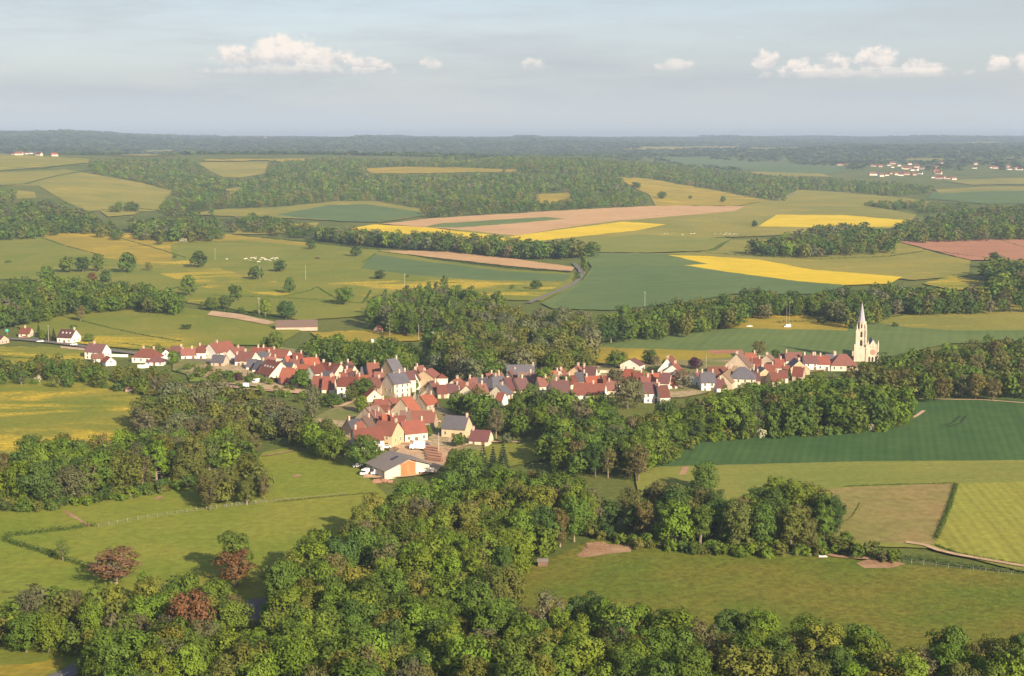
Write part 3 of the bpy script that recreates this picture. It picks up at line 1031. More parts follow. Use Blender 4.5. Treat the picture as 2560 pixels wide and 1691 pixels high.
def scatter(poly, H, spacing, seed, kd=1.0, frac=0.72, dmax=1e9, near=False):
    rng = np.random.default_rng(seed)
    P = np.array(poly)
    # denser outline so that the world bounds are right
    Q = np.concatenate([P + (np.roll(P, -1, 0) - P) * t for t in (0, 0.34, 0.67)])
    x, y, z = at_px(np.tile(Q[:, 0], 2), np.tile(Q[:, 1], 2), 0.5 * H)
    sy = spacing * kd
    gx = np.arange(x.min(), x.max() + spacing, spacing)
    gy = np.arange(y.min(), min(y.max(), dmax) + sy, sy)
    X, Y = np.meshgrid(gx, gy)
    X = X + (np.arange(len(gy)) % 2)[:, None] * spacing / 2
    X = (X + rng.uniform(-0.34, 0.34, X.shape) * spacing).ravel()
    Y = (Y + rng.uniform(-0.34, 0.34, Y.shape) * sy).ravel()
    Z = ground_h(X, Y)
    k = np.ones(X.shape, bool)
    for f in (near if near else (frac,)):
        u, v = to_px(X, Y, Z + f * H)
        k &= in_poly(u, v, poly)
    return X[k], Y[k], rng


def pick(rng, mix):
    ks = list(mix)
    p = np.array([mix[k] for k in ks], float)
    return ks[rng.choice(len(ks), p=p / p.sum())]


WOODS = [
    # phrase, outline (print pixels), height, spacing, species, tints
    ('the bottom wood', [(225, 1490), (380, 1460), (480, 1440), (560, 1440), (610, 1400), (625, 1300), (720, 1240), (860, 1180), (900, 1128), (1000, 1112), (1200, 1098), (1330, 1105), (1400, 1140), (1370, 1215), (1290, 1262), (1170, 1335), (1120, 1385), (1250, 1400), (1400, 1395), (1520, 1415), (1600, 1445), (1740, 1440), (1900, 1460), (2050, 1490), (2200, 1475), (2374, 1475), (2480, 1480), (2480, 1660), (170, 1660)],
     12.8, 7.4, {'broadleaf_tree': 5, 'tall_tree': 4, 'budding_tree': 1.2}, {'fresh': 5, 'mid': 3.6, 'olive': 1.3, 'yellow': 2, 'brown': 0.15, 'deep': 0.6}),
    ('the wood by the bright meadow', [(1400, 1140), (1500, 1128), (1600, 1120), (1640, 1125), (1660, 1150), (1800, 1120), (1880, 1115), (1940, 1140), (1960, 1230), (1910, 1262), (1700, 1265), (1500, 1245), (1380, 1210)],
     13.0, 7.6, {'broadleaf_tree': 4, 'tall_tree': 4, 'budding_tree': 1.2}, {'deep': 3, 'mid': 4, 'fresh': 1.2, 'olive': 1.2, 'brown': 0.6}),
    ('the lone pasture clump', [(405, 1145), (460, 1098), (560, 1070), (632, 1085), (642, 1140), (638, 1158), (560, 1166), (480, 1170)],
     12.0, 6.8, {'broadleaf_tree': 3, 'budding_tree': 2, 'tall_tree': 1}, {'olive': 3, 'mid': 2.5, 'grey': 1}),
    ('the left river wood', [(-60, 1058), (100, 1032), (240, 1012), (310, 1000), (330, 1010), (480, 1000), (560, 990), (640, 1000), (600, 1060), (560, 1085), (480, 1095), (340, 1125), (130, 1155), (-60, 1165)],
     14.5, 8.0, {'tall_tree': 3.5, 'broadleaf_tree': 3.5, 'budding_tree': 2, 'willow_tree': 1}, {'mid': 4, 'fresh': 1.6, 'olive': 2, 'dusty': 1.6, 'deep': 1}),
    ('the willows below the village', [(310, 940), (380, 915), (450, 895), (560, 905), (640, 925), (690, 935), (690, 980), (640, 990), (560, 985), (480, 995), (330, 1005)],
     12.5, 8.6, {'willow_tree': 5, 'budding_tree': 1.6, 'broadleaf_tree': 1}, {'grey': 3.5, 'olive': 3, 'dusty': 1.4, 'mid': 1}),
    ('the wood below the village', [(1010, 930), (1060, 912), (1130, 895), (1160, 930), (1190, 905), (1280, 890), (1330, 915), (1410, 920), (1430, 960), (1500, 970), (1600, 1000), (1530, 1065), (1490, 1095), (1300, 1095), (1240, 1075), (1290, 1020), (1160, 1000), (1140, 1020), (1100, 960), (1010, 955)],
     13.0, 8.4, {'broadleaf_tree': 4, 'tall_tree': 2.5, 'budding_tree': 1.6}, {'mid': 4, 'fresh': 2, 'deep': 2, 'olive': 1.4}),
    ('the bank above dark wheat', [(1500, 960), (1620, 922), (1700, 902), (1800, 888), (1900, 872), (2000, 892), (2110, 912), (2128, 945), (2070, 985), (1800, 1004), (1630, 1008), (1560, 1040), (1500, 1068)],
     14.5, 8.0, {'broadleaf_tree': 4, 'tall_tree': 3, 'budding_tree': 1}, {'mid': 4, 'fresh': 2.5, 'deep': 2, 'yellow': 1}),
    ('the knoll by the church', [(1900, 890), (1990, 850), (2030, 830), (2180, 810), (2330, 782), (2480, 778), (2480, 870), (2300, 885), (2260, 900), (2480, 912), (2480, 925), (2200, 920), (2110, 925), (1990, 910)],
     13.0, 8.6, {'broadleaf_tree': 4, 'budding_tree': 1.6, 'tall_tree': 2}, {'olive': 3, 'mid': 3.5, 'brown': 1.2, 'fresh': 1, 'deep': 1}),
    ('the willows behind the village', [(990, 785), (1040, 742), (1180, 725), (1250, 735), (1330, 715), (1395, 760), (1375, 800), (1365, 850), (1290, 865), (1180, 850), (1100, 870), (1015, 850)],
     15.0, 11.0, {'willow_tree': 6, 'broadleaf_tree': 1.5, 'tall_tree': 1}, {'grey': 2.5, 'olive': 4, 'mid': 2.4}),
    ('the poplar stand', [(850, 735), (875, 692), (960, 668), (1030, 655), (1080, 680), (1155, 690), (1170, 722), (1120, 748), (1000, 752), (860, 752)],
     17.5, 7.2, {'poplar_tree': 5, 'tall_tree': 1.5}, {'mid': 4, 'grey': 2, 'fresh': 1}),
    ('the belt above green wheat', [(1385, 735), (1500, 715), (1600, 705), (1720, 690), (1715, 735), (1600, 758), (1400, 775)],
     14.5, 9.5, {'tall_tree': 3, 'broadleaf_tree': 3, 'willow_tree': 1.2}, {'mid': 4, 'deep': 1.5, 'olive': 2, 'fresh': 1}),
    ('the belt behind the spire', [(1720, 680), (1900, 690), (2000, 675), (2050, 668), (2250, 690), (2420, 690), (2420, 702), (2060, 715), (2030, 735), (1960, 738), (1880, 712), (1730, 722)],
     14.5, 9.5, {'tall_tree': 3, 'broadleaf_tree': 3, 'willow_tree': 1.5}, {'mid': 3, 'deep': 2.6, 'olive': 2, 'grey': 1.2}),
    ('the upper left wood', [(-60, 668), (60, 650), (130, 648), (230, 660), (330, 662), (420, 685), (440, 700), (430, 712), (300, 702), (160, 710), (60, 735), (-60, 750)],
     14.5, 9.5, {'broadleaf_tree': 5, 'tall_tree': 2}, {'mid': 4, 'deep': 2.5, 'fresh': 1.5, 'olive': 1}),
    ('the trees behind red roofs', [(560, 790), (620, 782), (700, 795), (850, 785), (960, 795), (985, 825), (950, 848), (800, 848), (740, 820), (650, 800), (545, 795)],
     11.5, 8.5, {'broadleaf_tree': 5, 'tall_tree': 1.5, 'budding_tree': 0.6}, {'mid': 4, 'fresh': 2, 'deep': 1.5}),
    ('the hedgerow by the white house', [(-60, 822), (60, 832), (200, 834), (330, 852), (440, 868), (470, 872), (440, 902), (330, 902), (215, 884), (0, 874), (-60, 870)],
     9.0, 9.0, {'broadleaf_tree': 5, 'bush': 2, 'budding_tree': 0.6}, {'mid': 4, 'olive': 2.5, 'white': 0.9, 'deep': 1}),
    ('the bottom left scrub', [(-40, 1415), (30, 1390), (110, 1350), (220, 1375), (330, 1350), (430, 1355), (520, 1370), (565, 1380), (560, 1470), (400, 1560), (260, 1620), (200, 1560), (215, 1500), (130, 1480), (-40, 1470)],
     9.5, 6.4, {'broadleaf_tree': 5, 'budding_tree': 1.2, 'bush': 2}, {'fresh': 3.5, 'mid': 3, 'olive': 2, 'yellow': 1.5, 'white': 0.25, 'dusty': 0.6}),
    ('the scrub by clay track', [(1960, 1250), (2040, 1265), (2120, 1285), (2080, 1292), (1990, 1285), (1930, 1270)],
     4.2, 4.4, {'bush': 1}, {'mid': 3, 'olive': 3, 'deep': 1, 'dusty': 0.7}),
    ('the trees below the sawmill', [(1040, 1062), (1130, 1066), (1170, 1085), (1240, 1095), (1230, 1110), (1100, 1106), (1020, 1090)],
     12.5, 9.5, {'broadleaf_tree': 4, 'tall_tree': 2}, {'mid': 3, 'deep': 2, 'fresh': 1}),
    ('the trees beside the farmhouse', [(690, 990), (760, 975), (800, 985), (805, 1020), (760, 1045), (690, 1030)],
     11.0, 9.0, {'broadleaf_tree': 4, 'willow_tree': 1}, {'mid': 3, 'fresh': 1.5, 'olive': 2}),
    ('the shrubs edging right wood', [(1370, 1214), (1500, 1246), (1700, 1262), (1900, 1258), (1965, 1238), (1978, 1264), (1900, 1280), (1700, 1284), (1500, 1266), (1365, 1238)],
     4.0, 3.6, {'bush': 1}, {'mid': 4, 'olive': 2, 'fresh': 2, 'deep': 1}),
    ('the shrubs edging river wood', [(-60, 1148), (130, 1148), (340, 1118), (480, 1090), (600, 1072), (612, 1090), (480, 1112), (340, 1144), (130, 1174), (-60, 1182)],
     4.0, 3.8, {'bush': 1}, {'mid': 4, 'olive': 2, 'fresh': 1, 'deep': 2}),
    ('the shrubs edging dark wheat', [(1510, 1066), (1595, 1008), (1700, 996), (1800, 990), (2050, 976), (2108, 951), (2120, 964), (2060, 994), (1800, 1009), (1620, 1018), (1530, 1080)],
     4.0, 3.8, {'bush': 1}, {'mid': 4, 'fresh': 2.5, 'olive': 1, 'white': 0.2}),
    ('the gardens of the village', [(400, 835), (620, 868), (700, 900), (800, 930), (800, 945), (690, 925), (560, 905), (430, 880)],
     3.5, 8.5, {'bush': 1}, {'mid': 4, 'fresh': 1.5, 'olive': 2, 'white': 0.4, 'purple': 0.3}),
]
FARWOODS = [
    ([(820, 538), (1000, 548), (1180, 560), (1330, 568), (1490, 582), (1350, 598), (1200, 600), (1000, 582), (820, 568), (690, 552), (640, 545), (680, 538)], 15.5, 10.5, 1.0),
    ([(-90, 492), (60, 470), (130, 468), (200, 495), (280, 530), (280, 552), (180, 535), (70, 548), (-90, 555)], 16, 15, 1.4),
    ([(-90, 425), (20, 432), (40, 448), (20, 470), (-90, 475)], 14, 16, 2.0),
    ([(305, 515), (420, 505), (515, 515), (515, 552), (400, 556), (315, 548)], 16, 13, 1.2),
    ([(515, 510), (600, 500), (660, 510), (740, 530), (830, 545), (760, 552), (640, 540), (540, 532)], 14, 16, 1.5),
    ([(245, 480), (320, 468), (318, 488), (250, 488)], 14, 14, 1.4),
    ([(90, 415), (140, 402), (180, 392), (210, 398), (260, 402), (340, 422), (430, 446), (420, 452), (330, 428), (210, 408), (120, 425)], 12, 15, 2.0),
    ([(200, 372), (300, 368), (440, 368), (460, 382), (485, 402), (520, 416), (560, 418), (615, 408), (628, 380), (760, 372), (840, 385), (850, 405), (960, 406), (1200, 402), (1430, 408), (1460, 432), (1500, 458), (1498, 474), (1350, 486), (1100, 498), (985, 508), (985, 488), (870, 466), (780, 467), (520, 485), (425, 500), (372, 494), (385, 460), (430, 450), (330, 422), (220, 395)], 12, 12, 3.0),
    ([(620, 376), (760, 366), (960, 372), (1060, 362), (1120, 366), (1250, 362), (1400, 366), (1500, 378), (1640, 392), (1800, 408), (1950, 418), (2100, 424), (2190, 440), (2080, 448), (1900, 444), (1850, 460), (1790, 464), (1640, 438), (1500, 412), (1420, 406), (1200, 392), (960, 386), (840, 388)], 12, 12, 3.2),
    ([(1685, 575), (1740, 566), (1850, 545), (1880, 528), (2000, 526), (2060, 545), (2070, 580), (1980, 585), (1900, 590), (1780, 588)], 16, 13, 1.2),
    ([(2040, 545), (2100, 520), (2200, 495), (2300, 480), (2480, 482), (2480, 550), (2300, 552), (2080, 558)], 16, 15, 1.6),
    ([(2060, 665), (2140, 650), (2210, 635), (2200, 645), (2130, 662), (2080, 672)], 10, 10, 1.0),
    ([(2265, 625), (2300, 610), (2374, 615), (2480, 612), (2480, 700), (2300, 696), (2250, 688), (2310, 660)], 17, 13, 1.2),
    ([(2050, 690), (2130, 672), (2310, 676), (2420, 690), (2420, 700), (2060, 712)], 15, 13, 1.2),
    ([(1900, 470), (2000, 455), (2100, 462), (2150, 470), (2060, 482), (1960, 480)], 13, 15, 2.0),
    ([(2120, 478), (2240, 472), (2260, 480), (2140, 490)], 9, 16, 2.0),
]
CLEARINGS = [D(p) for n, p, m in FIELDS if n == 'field']


def clear(u, v):
    k = np.ones(len(u), bool)
    for c in CLEARINGS:
        k &= ~in_poly(u, v, c)
    return k


THICK = (0, 1, 2, 3, 5, 6, 7)
all_trees = []      # kind, x, y, h, w, tintname, tint, wood index, variant, rz
for wi, (phrase, poly, H, sp, mix, tints) in enumerate(WOODS):
    X, Y, rng = scatter(D(poly), H, sp, 300 + wi, near=(0.86, 0.22) if wi in THICK else (0.78, 0.54))
    for x, y in zip(X, Y):
        kind = pick(rng, mix)
        tn = pick(rng, tints)
        if kind == 'budding_tree' and rng.random() < 0.7:
            tn = 'brown' if rng.random() < 0.6 else 'dusty'
        if tn == 'white':
            kind = 'bush'
        _, uh, uw, _, _ = STYLE[kind]
        base = {'bush': 4.5 if H > 6 else H}.get(kind, H)
        h = base * rng.uniform(0.74, 1.2)
        if kind == 'tall_tree':
            h *= 1.08
        w = h * uw / uh * rng.uniform(0.85, 1.2)
        if kind != 'bush' and kind != 'poplar_tree':
            w = max(w, sp * 0.95)
        all_trees.append((kind, x, y, h, w, tn, shade(rng, tn), wi, int(rng.integers(0, 99)), float(rng.uniform(0, 6.28))))
# ------------------------------------------------------------------ houses
def plaster(name, c1, c2, stone=0.0):
    def f(w):
        P = w.n('ShaderNodeTexCoord').outputs['Object']
        oi = w.n('ShaderNodeObjectInfo').outputs['Random']
        c = w.mix(w.smooth(w.noise(P, 0.45, 5, 0.65), 0.3, 0.7), c1, c2)
        # rain streaks and stains run down the wall
        st = w.noise(w.mapping(P, scale=(1.6, 1.6, 0.25)), 1.0, 4, 0.6)
        c = w.mix(1.0, c, w.m('MULTIPLY_ADD', st, 0.5, 0.75), 'MULTIPLY')
        if stone:
            v = w.n('ShaderNodeTexVoronoi')
            w.put(v.inputs['Vector'], w.mapping(P, scale=(1.6, 1.6, 2.6)))
            c = w.mix(1.0, c, w.m('MULTIPLY_ADD', v.outputs['Distance'], -stone, 1.0 + stone * 0.35), 'MULTIPLY')
        c = w.mix(1.0, c, w.m('MULTIPLY_ADD', oi, 0.22, 0.88), 'MULTIPLY')
        return bsdf(w, c, 0.92, 0.1)
    return material(name, f)


def tiles(name, c1, c2, c3, spec=0.15, rough=0.85):
    def f(w):
        P = w.n('ShaderNodeTexCoord').outputs['Object']
        oi = w.n('ShaderNodeObjectInfo').outputs['Random']
        big = w.noise(P, 0.35, 5, 0.65)
        c = w.mix(w.smooth(big, 0.3, 0.7), c1, c2)
        sp = w.noise(P, 2.2, 3, 0.75)
        c = w.mix(w.smooth(sp, 0.50, 0.72), c, c3)
        s = w.n('ShaderNodeSeparateXYZ')
        w.put(s.inputs[0], P)
        row = w.m('SINE', w.m('MULTIPLY', s.outputs[2], 2 * math.pi / 0.24))
        c = w.mix(1.0, c, w.m('MULTIPLY_ADD', row, 0.06, 0.97), 'MULTIPLY')
        c = w.mix(w.m('MULTIPLY', w.m('FRACT', w.m('MULTIPLY', oi, 7.3)), 0.45), c, c3)
        c = w.mix(1.0, c, w.m('MULTIPLY_ADD', oi, 0.55, 0.72), 'MULTIPLY')
        return bsdf(w, c, rough, spec)
    return material(name, f)


def plain(name, c, rough=0.6, spec=0.3, metal=0.0):
    return material(name, lambda w: bsdf(w, c, rough, spec, metal))


WALLS = {
    'white': plaster('white_render', (0.80, 0.76, 0.67), (0.70, 0.66, 0.57)),
    'church': plaster('church_stone', (0.62, 0.54, 0.42), (0.50, 0.42, 0.32), 0.3),
    'board': plaster('weathered_boards', (0.20, 0.13, 0.09), (0.14, 0.095, 0.07)),
    'cream': plaster('cream_render', (0.66, 0.57, 0.43), (0.57, 0.49, 0.37)),
    'tan': plaster('tan_render', (0.52, 0.39, 0.24), (0.45, 0.34, 0.21)),
    'stone': plaster('rubble_stone', (0.50, 0.40, 0.29), (0.40, 0.32, 0.235), 0.45),
    'pink': plaster('pinkish_stone', (0.53, 0.39, 0.30), (0.44, 0.33, 0.26), 0.35),
    'grey': plaster('grey_render', (0.50, 0.45, 0.40), (0.43, 0.39, 0.34)),
}
ROOFS = {
    'red': tiles('red_tiles', (0.215, 0.058, 0.040), (0.160, 0.050, 0.037), (0.135, 0.078, 0.056)),
    'orange': tiles('orange_tiles', (0.285, 0.078, 0.042), (0.225, 0.066, 0.040), (0.180, 0.082, 0.054)),
    'rose': tiles('rosy_tiles', (0.205, 0.076, 0.060), (0.165, 0.066, 0.054), (0.150, 0.088, 0.072)),
    'plum': tiles('plum_tiles', (0.135, 0.050, 0.050), (0.110, 0.046, 0.046), (0.120, 0.080, 0.072)),
    'brown': tiles('weathered_brown_tiles', (0.180, 0.102, 0.078), (0.150, 0.090, 0.072), (0.150, 0.120, 0.095)),
    'slate': tiles('slates', (0.088, 0.082, 0.098), (0.070, 0.066, 0.080), (0.110, 0.100, 0.105), 0.35, 0.6),
    'tan': tiles('stone_slabs', (0.330, 0.215, 0.130), (0.280, 0.185, 0.115), (0.210, 0.165, 0.115)),
    'fibre': tiles('grey_sheet_roof', (0.215, 0.175, 0.160), (0.185, 0.155, 0.145), (0.160, 0.150, 0.135)),
}
ROOFWORD = {'red': 'red tiled', 'orange': 'orange tiled', 'rose': 'faded rose tiled', 'plum': 'plum brown tiled', 'brown': 'weathered brown', 'slate': 'dark slate', 'tan': 'tan slab', 'fibre': 'grey sheet'}
WALLWORD = {'white': 'white', 'cream': 'cream', 'tan': 'tan', 'stone': 'rubble stone', 'pink': 'pinkish stone', 'grey': 'grey'}
M_GLASS = plain('window_glass', (0.035, 0.040, 0.050), 0.15, 0.5)
M_FRAME = plain('window_frame', (0.62, 0.58, 0.50), 0.7)
M_SHUTTER = plain('wooden_shutter', (0.20, 0.105, 0.07), 0.8)
M_DOOR = plain('door_wood', (0.16, 0.085, 0.055), 0.7)
M_REDDOOR = plain('red_door', (0.34, 0.10, 0.06), 0.7)
M_BRICK = plaster('chimney_brick', (0.56, 0.44, 0.35), (0.46, 0.33, 0.25))
M_POT = plain('chimney_pot', (0.35, 0.14, 0.09), 0.8)
M_SKYL = plain('skylight_glass', (0.50, 0.50, 0.50), 0.2, 0.5)


def _window_parts():
    s = Shape()          # frame with sill; stands 6 cm proud of the wall, outward = -y
    s.box(-0.52, -0.42, -0.05, 0.05, -0.72, 0.72)
    s.box(0.42, 0.52, -0.05, 0.05, -0.72, 0.72)
    s.box(-0.42, 0.42, -0.05, 0.05, 0.62, 0.72)
    s.box(-0.60, 0.60, -0.12, 0.05, -0.80, -0.722)
    s.box(-0.03, 0.03, -0.04, 0.05, -0.72, 0.62)
    fr = s.mesh('window')
    fr.materials.append(M_FRAME)
    p = Shape()
    p.box(-0.418, 0.418, -0.025, 0.04, -0.718, 0.618)
    pm = p.mesh('pane')
    pm.materials.append(M_GLASS)
    d = Shape()
    d.box(-0.55, 0.55, -0.05, 0.04, 0, 2.15)
    d.box(-0.70, -0.552, -0.07, 0.04, 0, 2.30)
    d.box(0.552, 0.70, -0.07, 0.04, 0, 2.30)
    d.box(-0.55, 0.55, -0.07, 0.04, 2.152, 2.30)
    dm = d.mesh('door')
    dm.materials.append(M_DOOR)
    return fr, pm, dm


WIN_MESH, PANE_MESH, DOOR_MESH = _window_parts()
CHIM = Shape()
CHIM.box(-0.38, 0.38, -0.55, 0.55, -1.2, 1.25)
CHIM.box(-0.46, 0.46, -0.63, 0.63, 1.252, 1.42)
CHIM_MESH = CHIM.mesh('chimney')
CHIM_MESH.materials.append(M_BRICK)
POT = Shape()
POT.ring(0.14, 1.42, 0.11, 1.85, 8)
POT_MESH = POT.mesh('chimney_pot')
POT_MESH.materials.append(M_POT)
SKY_S = Shape()
SKY_S.box(-0.45, 0.45, -0.65, 0.65, 0.0, 0.09)
SKYL_MESH = SKY_S.mesh('skylight')
SKYL_MESH.materials.append(M_SKYL)
SHOW = []           # photo points of every roof that the trees in front leave open
FOOT = []           # x, y, radius of every building: trees keep off


def ridge_points(r, Ht):
    (u1, v1, u2, v2) = r
    x, y, z = at_px([u1, u2], [v1, v2], Ht)
    return Vector((x[0], y[0], 0)), Vector((x[1], y[1], 0))


def house(r, Ht, W, roof, wall, label, hip=False, pitch=42, ch=(0.12,), win=True, door=True, sky=0, name='house', cat='house', group='houses of the village', maxwin=6, minL=0.0, floors=None):
    A, B = ridge_points(r, Ht)
    d = B - A
    L = max(d.length + (0.9 if Ht > 5.5 else 0), 3.0)
    if Ht > 5.5:
        W *= 1.12
    ang = math.atan2(d.y, d.x)
    mid = (A + B) / 2
    if hip:
        L = L + W * 0.8
    if L < minL:
        L = minL
    # when the ridge runs away from us the traced near end is the true one: keep it, cap the length
    if L > 46:
        L = 46
    gz = float(ground_h(mid.x, mid.y))
    o = empty(name, (mid.x, mid.y, gz), ang)
    tag(o, label, cat, group)
    FOOT.append((mid.x, mid.y, ang, L / 2, W / 2))
    for t in (-0.9, -0.45, 0.0, 0.45, 0.9):
        for zz in (Ht - 0.6, Ht - 2.4):
            sx, sy = mid.x + math.cos(ang) * t * L / 2, mid.y + math.sin(ang) * t * L / 2
            uu, vv = to_px(sx, sy, gz + zz)
            SHOW.append((float(uu), float(vv), sy))
    rise = W / 2 * math.tan(math.radians(pitch))
    ev = Ht - rise
    if ev < 2.2:
        ev = 2.2
        rise = Ht - ev
    hl, hw = L / 2, W / 2
    s = Shape()
    if hip:
        s.box(-hl, hl, -hw, hw, -1.2, ev)
    else:
        s.prism([(-hw, -1.2), (hw, -1.2), (hw, ev), (0, Ht), (-hw, ev)], -hl, hl)
    s.make('wall', WALLS[wall], o)
    R = Shape()
    oh, th, sl = 0.32, 0.20, rise / hw
    if hip:
        a, b = hl + oh, hw + oh
        k = max(0.0, hl - hw * 0.9)
        e0 = ev - oh * sl * 0.5
        for z in (0.0,):
            q = [(-a, -b, e0), (a, -b, e0), (a, b, e0), (-a, b, e0)]
            t = [(-k, 0, Ht + 0.1), (k, 0, Ht + 0.1)] if k > 0.3 else [(0, 0, Ht + 0.1)]
            lo = [(x, y, z - 0.18) for x, y, z in q]
            if len(t) == 2:
                R.poly([q[0], q[1], t[1], t[0]])
                R.poly([q[2], q[3], t[0], t[1]])
                R.poly([q[1], q[2], t[1]])
                R.poly([q[3], q[0], t[0]])
            else:
                for i in range(4):
                    R.poly([q[i], q[(i + 1) % 4], t[0]])
            for i in range(4):
                j = (i + 1) % 4
                R.poly([lo[i], lo[j], q[j], q[i]])
            R.poly(list(reversed(lo)))
    else:
        R.prism([(-hw - oh, ev - oh * sl + 0.02), (-hw - oh, ev - oh * sl + th), (0, Ht + th), (hw + oh, ev - oh * sl + th), (hw + oh, ev - oh * sl + 0.02), (0, Ht + 0.03)], -hl - 0.22, hl + 0.22)
    # wavering ridge and eaves: old roofs are never dead straight
    ro = R.make('roof', ROOFS[roof], o)
    if not ch and Ht > 6.3 and not hip and name == 'house':
        q = (int(r[0] * 7 + r[1] * 3) % 10)
        ch = (0.04,) if q < 3 else (0.96,) if q < 6 else (0.7,) if q < 8 else ()
    for t in ch:
        c = link('chimney', CHIM_MESH, ro)
        c.location = (-hl + 0.6 + (L - 1.2) * t, 0.0 if not hip else 0.6, Ht + 0.15)
        p = link('chimney_pot', POT_MESH, ro)
        p.location = c.location
    for i in range(sky):
        side = -1 if math.cos(ang) > 0 else 1
        q = link('skylight', SKYL_MESH, ro)
        yy = side * hw * 0.45
        q.location = (-hl + L * (i + 1) / (sky + 1), yy, Ht - abs(yy) * sl + th + 0.02)
        q.rotation_euler = (math.atan(sl) * (-side), 0, 0)
    # openings on the sides that can be seen
    view = Vector((mid.x, mid.y, 0)).normalized()
    nwin = 0
    if win:
        nf = floors or (1 if ev < 4.3 else 2 if ev < 7.6 else 3)
        for side in (-1, 1):
            nrm = Matrix.Rotation(ang, 3, 'Z') @ Vector((0, side, 0))
            if nrm.dot(view) > -0.25:
                continue
            n = max(1, min(4, int(L / 3.2)))
            fh = ev / nf
            for f in range(nf):
                for i in range(n):
                    if nwin >= maxwin:
                        break
                    x = -hl + L * (i + 0.5) / n
                    if f == 0 and door and i == n // 2:
                        dd = link('door', DOOR_MESH, o)
                        dd.location = (x, side * (hw + 0.03), 0.05)
                        dd.rotation_euler = (0, 0, 0 if side < 0 else math.pi)
                        continue
                    wv = link('window', WIN_MESH, o)
                    wv.location = (x, side * (hw + 0.03), f * fh + fh * 0.56)
                    wv.rotation_euler = (0, 0, 0 if side < 0 else math.pi)
                    pn = link('pane', PANE_MESH, wv)
                    nwin += 1
        for side in (-1, 1):
            nrm = Matrix.Rotation(ang, 3, 'Z') @ Vector((side, 0, 0))
            if nrm.dot(view) > -0.3 or nwin >= maxwin + 2 or hip:
                continue
            for (yy, zz) in ((0.0, ev + 0.25),) if W < 8 else ((-W * 0.2, ev * 0.55), (W * 0.2, ev * 0.55)):
                wv = link('window', WIN_MESH, o)
                wv.location = (side * (hl + 0.03), yy, zz)
                wv.rotation_euler = (0, 0, math.pi / 2 if side > 0 else -math.pi / 2)
                pn = link('pane', PANE_MESH, wv)
    return o


